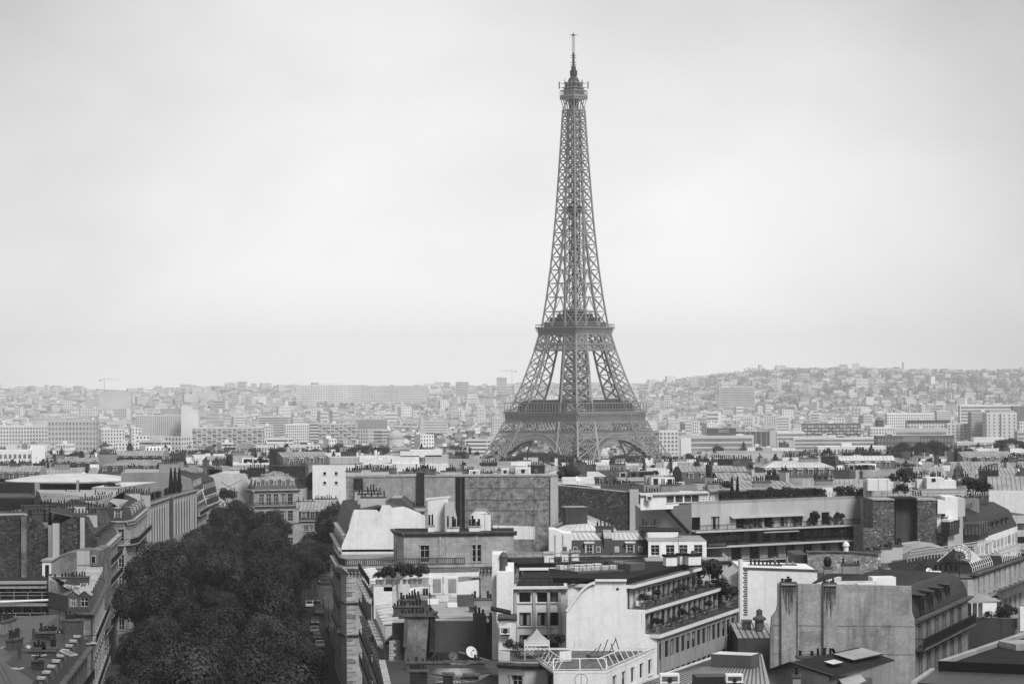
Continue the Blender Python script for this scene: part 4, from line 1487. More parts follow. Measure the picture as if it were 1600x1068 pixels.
# --- rubble gables with the dark slot
def slot_gable():
 Y = 418
 b = Bld('rubble_gable', 'tall rubble-stone gable split by a dark recessed shaft, white stepped end at its right', 'building', G(1362, Y))
 zt = ZP(1400, 781, Y)
 w = b.part('wall')
 pl = lambda x0, x1, y0, th, mat, dy=0.0: panel(w, [(x0, 960), (x1, 960), (x1, y0), (x0, y0)], Y + dy, th, mat)
 pl(1349, 1364, 825, 12, 'rubble_grey', 0.02)
 pl(1364, 1397.5, 781, 12, 'rubble_grey')
 pl(1397.5, 1433.5, 780, 10, 'dark_render', 1.9)
 pl(1433.5, 1464, 781, 12, 'rubble_grey')
 pl(1464, 1481, 832, 12, 'rubble_grey', 0.02)
 pl(1464, 1470.5, 801, 6, 'white_render', 0.35)
 # small shutters in the slot, pipes
 s = b.part('shaft_window')
 panel(s, [(1428, 797), (1432, 797), (1432, 788), (1428, 788)], Y + 1.8, 0.1, 'frame_dark')
 panel(s, [(1402, 845), (1408, 845), (1408, 840), (1402, 840)], Y + 1.8, 0.1, 'glass')
 b.pipe(G(1399, Y + 1.6), 12, zt, 0.1, 'iron_black')
 c = b.part('coping')
 panel(c, [(1363, 781), (1398, 781), (1398, 779), (1363, 779)], Y - 0.2, 6, 'stone_trim')
 panel(c, [(1433, 781.5), (1466, 781.5), (1466, 779), (1433, 779)], Y - 0.2, 6, 'stone_trim')
 panel(c, [(1397, 780), (1434, 780), (1434, 778), (1397, 778)], Y - 0.1, 8, 'tar')
 # white stepped upper storeys to the right
 wh = b.part('white_storeys')
 ph = lambda x0, x1, y0, y1, dy, th, mat='white_render': panel(wh, [(x0, y1), (x1, y1), (x1, y0), (x0, y0)], Y + dy, th, mat)
 ph(1465, 1478, 782, 802, -0.4, 5)
 ph(1477, 1497, 776, 812, 1.0, 8)
 ph(1497, 1508, 778, 806, 2.0, 6, 'pale_render')
 P, Q = G(1481, Y), G(1505, Y + 14)
 z = ZP(1481, 808, Y)
 b.facade(P, Q, 0, z, [(z - 7.6, 2.0), (z - 10.8, 2.0)], at=[3.5, 9.5], ww=1.6, mat='pale_render', style='dark')
 b.slab([P, Q, add2(Q, (-1, 0.3), 5), add2(P, (-1, 0.3), 3)], z, z + 0.15, 'concrete', 'concrete', 'roof')
 bw_ = b.part('bay_window')
 p = G(1474, Y - 1.2)
 zb, zt2 = ZP(1480, 836, Y), ZP(1480, 812, Y)
 pts = [G(1472, Y - 1.4), G(1484, Y - 2.2), G(1499, Y + 5), G(1486, Y + 6)]
 bw_.prism(pts, zb, zb + 1.0, 'frame_dark', bottom=True)
 bw_.prism([add2(q, (0, 1), 0.06) for q in pts], zb + 1.0, zt2 - 0.2, 'glass_pale')
 bw_.prism(pts, zt2 - 0.2, zt2 + 0.25, 'white_render')
 for i in range(3):
  for k in range(5):
   c_ = along(pts[i], pts[i + 1], k / 4, 0.02)
   bw_.bar((*c_, zb + 1), (*c_, zt2 - 0.2), 0.12, 'frame_dark')
 b.done()
 # terrace tops behind it
 Y2 = 446
 b = Bld('terrace_house', 'white terraced rooftop storey with a long pale tank-like screen, above the rubble gable', 'building', G(1352, Y2))
 w = b.part('wall')
 pw = lambda x0, x1, y0, y1, dy, th, mat='white_render', part='wall': panel(b.part(part), [(x0, y1), (x1, y1), (x1, y0), (x0, y0)], Y2 + dy, th, mat)
 pw(1352, 1530, 779, 960, 8, 14, 'mid_render')
 pw(1356, 1407, 748, 766, 10, 4, 'white_paint', 'screen')
 for x in (1372, 1386, 1397):
  pw(x, x + 0.7, 748, 766, 9.95, 0.2, 'concrete', 'screen')
 pw(1352, 1362, 752, 779, 12, 3, 'pale_render')
 pw(1419, 1425, 747, 763, 14, 1.2)
 pw(1433, 1444, 749, 762, 12, 1.8)
 pw(1448, 1476, 746, 763, 9, 5)
 pw(1476, 1494, 750, 763, 10, 4)
 pw(1503, 1510, 746, 762, 10, 1.2)
 pw(1434, 1512, 763, 766, 8.5, 7, 'concrete', 'roof')
 s = b.part('window')
 panel(s, [(1456, 752), (1462, 752), (1462, 747), (1456, 747)], Y2 + 8.9, 0.1, 'glass')
 for px in (1420, 1437, 1462, 1506):
  b.chimney(G(px, Y2 + 15), 0, 2.2, 0.7, ZP(px, 752, Y2 + 15), ZP(px, 746, Y2 + 15), 5, 'pale_render')
 for x in range(1378, 1500, 9):
  c = G(x, Y2 + 7)
  zz = ZP(x, 779, Y2 + 8)
  b.part('railing').bar((c[0], c[1], zz), (c[0], c[1], zz + 1.1), 0.06, 'iron_black')
 p, q = G(1376, Y2 + 7), G(1512, Y2 + 7)
 zz = ZP(1430, 779, Y2 + 8) + 1.1
 b.part('railing').bar((*p, zz), (*q, zz), 0.06, 'iron_black')
 b.done()
 # dark mansard further right
 Y = 436
 P, Q = G(1506, Y), G(1527, Y)
 R_ = G(1590, Y + 42)
 b = Bld('slate_mansard_house', 'house with a long dark slate mansard, five dormers and a glazed corner bay', 'building', P)
 ze = ZP(1527, 843, Y)
 b.facade(P, Q, 0, ze, [(ze - 3.2, 2.0)], at=[1.2], ww=1.2, mat='pale_render', style='dark')
 b.facade(Q, R_, 0, ze, [(ze - 3.2, 2.0), (ze - 6.5, 2.0)], cols=10, ww=1.1, mat='white_render', style='dark')
 bk = [add2(R_, (-1, 0.2), 12), add2(P, (0, 1), 14)]
 poly = [P, Q, R_] + bk
 b.roof(poly, ze, [(1.6, 3.2, 'slate'), (3.0, 1.6, 'slate')], gables=(2, 3, 4), top='slate', gable='mid_render')
 b.dormers(along(Q, R_, 0.25), along(Q, R_, 0.9), ze + 0.3, 5, back=0.4, w=1.1, h=1.5, d=1.6, mat='slate_pale', roofm='slate')
 bay = b.part('glazed_bay')
 pts = [add2(P, (0, -1), 0.8), add2(Q, (0.2, -1), 0.8), along(Q, R_, 0.18, 0.6), along(Q, R_, 0.18, -0.5)]
 bay.prism(pts, ze + 0.05, ze + 1.0, 'frame_dark', bottom=True)
 bay.prism([add2(q, (0, 1), 0.05) for q in pts], ze + 1.0, ze + 2.7, 'glass_pale')
 bay.prism([add2(q, (0, -1), 0.1) for q in pts], ze + 2.7, ze + 3.0, 'zinc_dark', bottom=True)
 for i in range(2):
  for k in range(5):
   c_ = along(pts[i], pts[i + 1], k / 4, 0.02)
   bay.bar((*c_, ze + 1), (*c_, ze + 2.7), 0.1, 'frame_dark')
 for f in (0.1, 0.45, 0.8):
  c = along(Q, R_, f, -6)
  b.chimney(c, 0.2, 3.8, 0.8, ze + 3, ze + 6.2, 8, 'dark_render')
 b.railing([along(Q, R_, 0, -4), along(Q, R_, 0.5, -4)], ze + 4.8, 1.0)
 b.done()
slot_gable()
# --- white modern block with the curved gable
def white_block():
 Y = 250
 P, Q = G(885, Y), G(1027, Y)
 R_ = G(1150, Y + 29)
 u = udir(Q, R_)
 nb = (-u[1], u[0])
 b = Bld('white_office_block', 'white block with a curved blank gable and terraced window bands down its right side', 'building', P)
 zA, zB, zC = ZP(1027, 990, Y), ZP(1008, 953, Y), ZP(978, 906, Y)
 Ch = along(Q, R_, 1.0)
 end = (R_[0] - 0.6, R_[1] + 5)
 bk = [(R_[0] - 9, R_[1] + 10), (P[0] + 4, P[1] + 26), P]
 def level(off, z0, z1, rows, mat, ncol, style='band', ww=1.55, f1=1.0, part='wall'):
  a, c = along(Q, R_, 0.0, -off), along(Q, R_, f1, -off)
  b.facade(a, c, z0, z1, rows, ncol, ww, mat, style, 0.25, 0.3, part, sill=False)
  e = add2(end, nb, off)
  b.facade(c, (c[0] - 0.2, c[1] + 5), z0, z1, rows, 3, 1.4, mat, style, 0.25, 0.3, part, sill=False)
  return a, c
 h = zA - 1.2
 level(0.0, 0, zA - 0.35, [(h - 16.1 + 0.2, 1.9), (h - 11.9, 1.9), (h - 8.0, 1.9), (h - 4.9, 1.95), (h - 1.55, 1.75)], 'concrete', 15, ww=1.62)
 a, c = level(1.6, zA, zB - 0.3, [(zA + 0.1, zB - zA - 0.75)], 'concrete', 15, ww=1.62)
 a2, c2 = level(3.1, zB, zC - 0.9, [(zB + 0.1, zC - zB - 1.5)], 'concrete', 13, ww=1.6, f1=0.82)
 def deck(o0, o1, z, th, f1=1.0, proj=0.35, mat='white_paint'):
  a, c = along(Q, R_, -0.01, proj - o0), along(Q, R_, f1, proj - o0)
  d, e = along(Q, R_, f1, -o1), along(Q, R_, -0.01, -o1)
  cr = along(Q, R_, f1 + 0.06, -o1 - 1)
  b.slab([a, c, cr, d, e], z - th, z, mat, 'gravel', 'terrace_slab')
 deck(0.0, 4, zA, 0.4)
 deck(1.6, 6, zB, 0.35)
 deck(3.1, 9, zC - 0.55, 0.35, 0.82, 0.6)
 b.slab([along(Q, R_, 0, -3.4), along(Q, R_, 0.82, -3.4), along(Q, R_, 0.82, -11.5), along(Q, R_, 0, -11.5)], zC - 0.55, zC, 'tar', 'tar', 'roof')
 b.railing([along(Q, R_, 0.02, 0.1), along(Q, R_, 1.0, 0.1)], zA, 1.0, 'iron_black', 0.45)
 b.railing([along(Q, R_, 0.02, -1.5), along(Q, R_, 1.0, -1.5)], zB, 1.0, 'iron_black', 0.45)
 # gable
 g = b.part('gable')
 cur = [(885, 954)]
 for i in range(1, 9):
  t = i / 8
  cur.append((885 + 45 * t, 954 - 44 * math.sin(t * pi / 2) ** 1.05))
 pts = [(885, 1130), (1027, 1130), (1027, 991), (1008, 990), (1008, 953), (978, 952), (978, 905.5), (932, 905.5)] + list(reversed(cur[:-1]))
 panel(g, pts, Y, 0.6, 'white_render')
 for (x0, y0), (x1, y1) in zip(cur[:-1], cur[1:]):
  p, q = W(x0, y0, Y - 0.05), W(x1, y1, Y - 0.05)
  g.bar(p, q, 0.5, 'white_paint', 0.22)
 g.bar(W(930, 906, Y - 0.05), W(979, 906, Y - 0.05), 0.5, 'white_paint', 0.2)
 for x, y, w_, h_ in ((897, 1000, 1.2, 16), (1002, 957, 1.0, 22), (958, 908, 0.8, 14)):
  panel(b.part('stain*'), [(x, y + h_), (x + w_ * 0.4, y + h_), (x + w_, y), (x, y)], Y - 0.01, 0.008, 'pale_render')
 v = b.part('vent')
 panel(v, [(963, 921), (967, 921), (967, 918), (963, 918)], Y - 0.06, 0.05, 'soot_stain')
 # body and the lower left wing behind the curve
 w = b.part('wall')
 body = [(P[0] + 0.1, P[1] + 0.6), (along(Q, R_, 0, -3.5)[0], P[1] + 0.6), along(Q, R_, 0.8, -3.5), (P[0] + 6, P[1] + 24)]
 zl = ZP(890, 950, Y)
 w.prism(body, 0, zl, 'white_render', 'tar')
 w.prism([(P[0] + 3.2, P[1] + 0.6), body[1], body[2], (P[0] + 7, P[1] + 24)], zl, zC - 0.56, 'white_render', 'tar')
 panel(b.part('roof_screen'), [(887, 946), (924, 946), (924, 913), (887, 913)], Y + 3.0, 0.3, 'white_render')
 rr = b.part('curved_roof')
 for i in range(6):
  t0, t1 = i / 6, (i + 1) / 6
  p0, p1 = W(887 + 44 * t0, 913 - 6 * math.sin(t0 * pi / 2), Y + 2.5), W(887 + 44 * t1, 913 - 6 * math.sin(t1 * pi / 2), Y + 2.5)
  rr.prism([(p0.x, p0.y), (p1.x, p1.y), (p1.x, p1.y + 9), (p0.x, p0.y + 9)], [p0.z, p1.z, p1.z, p0.z], [p0.z + 0.25, p1.z + 0.25, p1.z + 0.25, p0.z + 0.25], 'tar', bottom=True)
 # plant platform
 pl = b.part('plant_platform')
 p0, p1 = G(905, Y + 9), G(975, Y + 12)
 zp = ZP(905, 893, Y + 9)
 poly = quad(p0, p1, 6)
 pl.prism(poly, zp - 0.8, zp, 'metal_grey', bottom=True)
 for q in poly + [along(poly[0], poly[1], 0.5), along(poly[3], poly[2], 0.5)]:
  pl.bar((*q, zC - 0.5), (*q, zp), 0.25, 'metal_grey')
 for i in range(5):
  for j in range(2):
   c_ = along(along(poly[0], poly[1], 0.1 + i * 0.2), along(poly[3], poly[2], 0.1 + i * 0.2), 0.25 + 0.5 * j)
   pl.lathe((c_[0], c_[1], zp), [(0.6, 0), (0.62, 0.4), (0.5, 0.42), (0.0, 0.3)], 'zinc_bright', 10)
 b.railing(poly + [poly[0]], zp, 1.1, 'metal_grey', 0.9, 0.06)
 p0, p1 = G(985, Y + 12), G(1008, Y + 14)
 pl.prism(quad(p0, p1, 3), zC, zC + 0.8, 'metal_grey')
 for px, dy, s in ((1047, 19, 1.3), (1066, 21, 0.9), (1083, 20, 1.5)):
  c_ = G(px, Y + dy)
  b.chimney(c_, 0.3, s, 1.0, zC - 0.1, zC + 1.1, 1, 'white_render', 'metal_grey', 0.4, 'tar', 0.3)
 b.pipe(along(Q, R_, 0.03, 0.12), 0, zA - 0.4, 0.1, 'zinc')
 b.pipe(along(Q, R_, 0.84, 0.12), 0, zA - 0.4, 0.08, 'zinc')
 b.done()
 return Q, R_, zA, zB, zC
WB = white_block()
def window_house():
 Y = 270
 P, Q = G(801, Y), G(888, Y)
 b = Bld('white_apartment_house', 'white apartment house with square windows and a steep dark roof, left of the curved gable', 'building', P)
 z = ZP(840, 919, Y)
 k = Y / F
 m0 = G(800, Y)[0]
 sp = [G(820, Y), G(848, Y), G(865, Y)]
 at = [p[0] - P[0] for p in sp]
 rows = [(z - 2.4 * i - 2.3 - 0.25 * i, 1.55) for i in range(6)][::-1]
 rows = [(ZP(840, y, Y), hgt) for y, hgt in ((1128, 1.5), (1088, 1.5), (1050, 1.5), (1012, 1.5), (977, 1.5), (940, 1.1))]
 b.facade(P, Q, 0, z, rows, at=at, ww=1.28, mat='white_render', style='dark')
 poly = quad(P, Q, 16)
 b.facade(Q, poly[2], 0, z, mat='white_render')
 w = b.part('wall')
 for px in (805, 834.5, 857, 874):
  p = G(px, Y - 0.12)
  w.box((p[0], p[1], 0), (0.3, 0.22, z), 0, 'pale_render')
 b.slab([add2(P, (-0.2, -1), 0.6), add2(Q, (0, -1), 0.6), poly[2], poly[3]], z, z + 0.25, 'white_paint', 'white_paint', 'roof_edge')
 zr = ZP(840, 890, Y + 3)
 a, c = G(806, Y + 0.4), G(881, Y + 0.4)
 b.slope((*a, z + 0.26), (*c, z + 0.26), (c[0] - 0.1, c[1] + 2.6, zr), (a[0] + 0.9, a[1] + 2.6, zr), 'slate', part='steep_roof')
 rf = b.part('roof_edge')
 rf.prism(quad((a[0] + 0.5, a[1] + 2.6), (c[0] + 0.3, c[1] + 2.6), 11), z + 0.25, zr, 'white_render', 'tar')
 rf.prism(quad((a[0] + 0.4, a[1] + 2.3), (c[0] + 0.5, c[1] + 2.3), 0.6), zr, zr + 0.25, 'white_paint', bottom=True)
 rf.prism(quad((a[0] + 0.2, a[1] + 6), (c[0] + 6, c[1] + 7.5), 10), zr, zr + 0.5, 'tar', bottom=True)
 b.railing([G(804, Y), G(886, Y)], z + 0.25, 0.9)
 # white stair tower on the left
 t = b.part('stair_tower')
 panel(t, [(769, 1130), (790, 1130), (790, 866), (769, 866)], Y + 1, 6, 'white_render')
 panel(t, [(790, 1130), (803, 1130), (803, 884), (790, 884)], Y + 0.6, 6, 'white_render')
 panel(t, [(776, 1130), (802, 1130), (802, 893), (776, 893)], Y - 0.9, 1.5, 'white_render')
 panel(t, [(811, 905), (815, 905), (815, 890), (811, 890)], Y + 2.9, 0.1, 'glass')
 t.tube(W(787, 894, Y + 1), W(787, 869, Y + 1), 0.45, 0.45, 'metal_grey', 12)
 t.lathe(W(787, 869, Y + 1), [(0.55, 0), (0.3, 0.4), (0.0, 0.6)], 'metal_grey', 10)
 for px, dy, s in ((858, 8, 1.1), (883, 9, 0.75), (899, 9.5, 0.95)):
  c_ = G(px, Y + dy)
  b.chimney(c_, 0, s, s, zr + 0.4, zr + 1.5, 1, 'white_paint', 'metal_grey', 0.5, 'stone_trim', 0.28)
 b.railing([G(790, Y + 8), G(905, Y + 9)], zr + 0.5, 1.0, 'metal_grey', 1.0)
 b.done()
window_house()
def tent_terrace():
 Y = 238
 P, Q = G(778, Y), G(892, Y)
 b = Bld('curved_terrace_house', 'pale house with arched windows and a cornice carrying the marquee terrace', 'building', P)
 z = ZP(830, 1031, Y)
 n = 6
 pts = [add2(along(P, Q, i / n), (0, -1), 1.6 * math.sin(pi * i / n)) for i in range(n + 1)]
 zc = z - 0.6
 for i in range(n):
  rows = [(zc - 9.5, 2.4), (zc - 5.8, 2.4), (zc - 2.6, 1.9)] if i in (1, 4) else []
  L = math.dist(pts[i], pts[i + 1])
  b.facade(pts[i], pts[i + 1], 0, z, rows, at=[L / 2] if rows else None, ww=min(1.1, L - 0.2), mat='pale_render', style='french', surround='stone_trim', cols=0)
 b.slab(pts + [add2(Q, (0, 1), 9), add2(P, (0, 1), 9)], z, z + 0.05, 'concrete', 'gravel', 'terrace_floor')
 b.cornice(pts, z - 0.7, 0.5, 0.6, 'stone_trim_dark')
 bl = MB()
 for i in range(n):
  p, q = pts[i], pts[i + 1]
  if i in (0, 5):
   bl.prism([p, q, add2(q, (0, 1), 0.3), add2(p, (0, 1), 0.3)], z + 0.05, z + 0.9, 'white_render', bottom=True)
 b.one('parapet', bl)
 b.railing(pts[1:6], z + 0.05, 1.0, 'iron_black', 0.2, 0.04)
 b.done()
 # marquee
 t = obj('marquee_tent', None, None, (*G(838, Y + 1.2), z + 0.05))
 tag(t, 'small white peaked marquee tent standing on the curved terrace', 'tent')
 k = Y / F
 hw = 19 * k
 hp = 27 * k
 ht_ = 47 * k
 m = MB()
 for sx in (-1, 1):
  for sy in (-1, 1):
   m.tube((sx * hw, sy * hw, 0), (sx * hw, sy * hw, hp), 0.06, 0.06, 'white_paint', 8)
 for a, c in (((-1, -1), (1, -1)), ((1, -1), (1, 1)), ((1, 1), (-1, 1)), ((-1, 1), (-1, -1))):
  m.bar((a[0] * hw, a[1] * hw, hp), (c[0] * hw, c[1] * hw, hp), 0.08, 'white_paint')
 obj('frame', m.mesh('frame'), t)
 cv = MB()
 prof = [(hw * 1.42, hp - 0.05), (hw * 1.02, hp + 0.28), (hw * 0.6, hp + 0.58), (hw * 0.26, hp + 0.95), (0.08, ht_ - 0.1), (0.0, ht_ + 0.1)]
 for (r0, z0), (r1, z1) in zip(prof, prof[1:]):
  for i in range(4):
   a0, a1 = R(45 + 90 * i), R(135 + 90 * i)
   p = [(r0 * math.cos(a0), r0 * math.sin(a0), z0), (r0 * math.cos(a1), r0 * math.sin(a1), z0), (r1 * math.cos(a1), r1 * math.sin(a1), z1), (r1 * math.cos(a0), r1 * math.sin(a0), z1)]
   cv.poly(p if r1 > 0 else p[:3], 'awning')
 for i in range(4):
  a0, a1 = R(45 + 90 * i), R(135 + 90 * i)
  r = hw * 1.42
  cv.poly([(r * math.cos(a0), r * math.sin(a0), hp - 0.35), (r * math.cos(a1), r * math.sin(a1), hp - 0.35), (r * math.cos(a1), r * math.sin(a1), hp - 0.05), (r * math.cos(a0), r * math.sin(a0), hp - 0.05)], 'white_paint')
 obj('canopy', cv.mesh('canopy'), t)
 # gravel roof terrace with leaning rail frames
 Y = 228
 P, Q = G(864, Y), G(947, Y)
 R_ = G(1026, Y + 19)
 b = Bld('gravel_roofed_house', 'white house with a gravel roof edged by leaning white guard frames', 'building', P)
 z = ZP(905, 1052, Y)
 b.facade(P, Q, 0, z, [(z - 8, 2), (z - 5, 2)], 4, 1.2, mat='white_render')
 b.facade(Q, R_, 0, z, [(z - 7.5, 2.1), (z - 4.6, 2.1), (z - 2.0, 1.5)], 5, 1.6, mat='white_render', style='dark')
 poly = [P, Q, R_, add2(R_, (-1, 0.12), 14)]
 b.slab(poly, z, z + 0.04, 'concrete', 'gravel', 'roof')
 b.parapet(poly, z + 0.04, 0.25, 0.25, 'white_render', 'stone_trim')
 rl = MB()
 run = [poly[3], P, Q, R_]
 for p, q in zip(run, run[1:]):
  L = math.dist(p, q)
  nn = max(2, int(L / 1.9))
  inn = []
  for i in range(nn + 1):
   a = along(p, q, i / nn, -0.3)
   c = along(p, q, i / nn, -0.9)
   rl.bar((*a, z + 0.25), (*c, z + 1.35), 0.08, 'white_paint')
   inn.append((a, c))
  for (a, c), (a1, c1) in zip(inn, inn[1:]):
   rl.bar((*c, z + 1.35), (*c1, z + 1.35), 0.08, 'white_paint')
   rl.bar((*a, z + 0.4), (*a1, z + 0.4), 0.06, 'white_paint')
 b.one('guard_rail', rl)
 pl = b.part('roof_plant')
 c = G(945, Y + 12)
 pl.box((c[0], c[1], z), (3.4, 2.0, 0.5), 0.2, 'metal_grey')
 for i in range(6):
  x = c[0] - 1.5 + i * 0.6
  pl.bar((x, c[1], z + 0.5), (x + rnd.uniform(-0.5, 0.9), c[1] + 0.5, z + 0.9 + rnd.random() * 1.3), 0.07, 'metal_grey')
 d = MB()
 cc = W(908, 1062, Y - 2.2)
 for i in range(18):
  a0, a1 = 2 * pi * i / 18, 2 * pi * (i + 1) / 18
  d.bar((cc.x + 0.6 * math.cos(a0), cc.y, cc.z + 0.6 * math.sin(a0)), (cc.x + 0.6 * math.cos(a1), cc.y, cc.z + 0.6 * math.sin(a1)), 0.05, 'metal_grey')
 d.bar((cc.x, cc.y, cc.z - 2), (cc.x, cc.y, cc.z + 0.6), 0.05, 'metal_grey')
 d.bar((cc.x, cc.y, cc.z - 2), (cc.x, cc.y + 2.2, cc.z - 2), 0.05, 'metal_grey')
 b.one('ring_antenna', d)
 b.done()
tent_terrace()
def grey_gable():
 Y = 256
 P, Q = G(1206, Y), G(1429, Y)
 R_ = G(1512, Y + 28)
 b = Bld('grey_gable_house', 'large house with a broad blank grey gable streaked by soot below its two flues', 'building', P)
 zt = ZP(1320, 913, Y)
 g = b.part('gable')
 panel(g, [(1203, 1140), (1430, 1140), (1430, 968), (1425, 955), (1424, 915.5), (1320, 913), (1215.5, 911), (1215.5, 944), (1213, 955), (1206, 963), (1204, 985)], Y, 0.8, 'gable_render')
 fl = b.part('wall_joint')
 panel(b.part('flue*'), [(1221, 1140), (1244, 1140), (1244, 912), (1221, 911)], Y - 0.45, 0.44, 'gable_render')
 panel(b.part('flue*'), [(1287, 1140), (1306, 1140), (1306, 913), (1287, 912.5)], Y - 0.45, 0.44, 'gable_render')
 for x0, x1, y0, y1, sd_ in ((1221.3, 1243.7, 913.5, 962, 3), (1287.3, 1305.7, 915, 970, 5)):
  st = b.part('soot*')
  rr = random.Random(sd_)
  x = x0
  while x < x1:
   wd = rr.uniform(0.5, 1.3)
   yy = y0 + (y1 - y0) * rr.uniform(0.12, 1.0) * (0.45 + 0.55 * math.sin(pi * (x - x0) / (x1 - x0)))
   panel(st, [(x, yy), (x + wd * 0.6, yy), (x + wd, y0), (x, y0)], Y - 0.462 - rr.random() * 0.006, 0.008, rr.choice(['soot_stain', 'soot_soft', 'soot_soft', 'dark_render']))
   x += wd * 0.62
  panel(st, [(x0, y0 + 3), (x1, y0 + 3), (x1, y0), (x0, y0)], Y - 0.475, 0.01, 'soot_stain')
 for y in (976, 1020):
  panel(fl, [(1208, y + 0.8), (1428, y + 2.6), (1428, y + 2), (1208, y)], Y - 0.02, 0.015, 'dark_render')
 for x0, x1, y0, y1, mt in ((1248, 1285, 985, 1018, 'patch_a'), (1310, 1352, 925, 968, 'patch_b'), (1352, 1422, 1024, 1068, 'patch_b'), (1330, 1392, 975, 1018, 'patch_a'), (1395, 1424, 920, 962, 'patch_a'), (1208, 1220, 965, 1040, 'patch_b')):
  panel(b.part('render_patch*'), [(x0, y1), (x1 - 3, y1 - 2), (x1, y0), (x0 + 2, y0 + 1)], Y - 0.012, 0.01, mt)
 fl.bar(W(1300, 1012, Y - 0.2), W(1318, 1046, Y - 0.2), 0.5, 'soot_soft', 0.3)
 fl.bar(W(1245, 912, Y - 0.25), W(1245, 1120, Y - 0.25), 0.16, 'soot_soft', 0.2)
 b.chimney((W(1232, 911, Y).x, Y + 0.25), 0, 1.5, 0.9, zt - 0.5, zt + 0.1, 5, 'gable_render', 'iron_black', 0.4)
 b.chimney((W(1296, 912, Y).x, Y + 0.25), 0, 1.2, 0.9, zt - 0.5, zt + 0.02, 4, 'gable_render', 'iron_black', 0.35)
 # street front and mansard
 ze = ZP(1430, 969, Y)
 poly = [(P[0] + 1, P[1] + 0.8), (Q[0], Q[1] + 0.8), R_, add2(R_, (-1, 0.3), 15)]
 rows = [(ze - 12.6, 2.3), (ze - 9.3, 2.3), (ze - 6.1, 2.2), (ze - 2.7, 2.0)]
 b.facade(Q, R_, 0, ze, rows, at=[2.6, 7.0, 11.4, 15.8, 20.2, 24.8], ww=1.5, mat='cut_stone_dark', style='dark', surround='stone_trim_dark')
 b.facade(R_, add2(R_, (-1, 0.3), 15), 0, ze + 2, mat='mid_render')
 b.cornice([Q, R_], ze - 0.4, 0.6, 0.55, 'stone_trim_dark')
 b.balcony(Q, R_, ze - 3.0, 1.0, 1.05, slab='stone_trim_dark')
 u = udir(Q, R_)
 inn = (-u[1], u[0])
 n = 5
 Q8 = (Q[0] - 0.2, Q[1] + 0.8)
 zk = ZP(1422, 937, Y)
 prev0, prev1, zp = Q8, R_, ze
 for i in range(1, n + 1):
  t = i / n
  o, zz = 2.3 * (1 - math.cos(t * pi / 2)) + 0.2 * t, ze + (zk - ze + 0.6) * math.sin(t * pi / 2)
  c0, c1 = add2(Q8, inn, o), add2(R_, inn, o)
  b.slope((*prev0, zp), (*prev1, zp), (*c1, zz), (*c0, zz), 'slate', part='mansard')
  prev0, prev1, zp = c0, c1, zz
 b.dormers(along(Q, R_, 0.06), along(Q, R_, 0.8), ze + 0.2, 4, back=0.3, w=1.2, h=1.7, d=1.7, mat='slate', roofm='slate', style='dark.0')
 c0, c1 = add2(Q8, inn, 10.5), add2(R_, inn, 10.5)
 b.slope((*prev0, zp), (*prev1, zp), (*c1, zp + 0.3), (*c0, zp + 0.3), 'zinc', 0.55)
 b.slab([(P[0] + 2, P[1] + 0.8), (Q8[0] - 5, Q8[1]), c0, c1, add2(R_, (-1, 0.3), 16)], ze, zp - 0.3, 'mid_render', 'tar', 'roof')
 w = b.part('ventilation_box')
 c = G(1378, Y + 9)
 w.box((c[0], c[1], zp - 0.4), (2.6, 2.0, 1.6), 0.1, 'white_paint')
 w.bar(W(1290, 911, Y + 5), W(1368, 910, Y + 8), 0.45, 'zinc_bright')
 w.bar(W(1278, 914, Y + 4), W(1312, 903, Y + 14), 0.4, 'zinc_bright')
 b.unit((*G(1352, Y + 6), zp - 0.3), 0, (1.8, 1.0, 0.9))
 b.done()
grey('patch_a', 0.29, 0.92, 0.2, 0.2, streak=0.35, patch=0.3, fine=0.16)
grey('patch_b', 0.38, 0.92, 0.15, 0.2, streak=0.4, patch=0.2, fine=0.12)
grey('soot_soft', 0.085, 0.95, 0.4, 1.5, fine=0.3)
grey_gable()
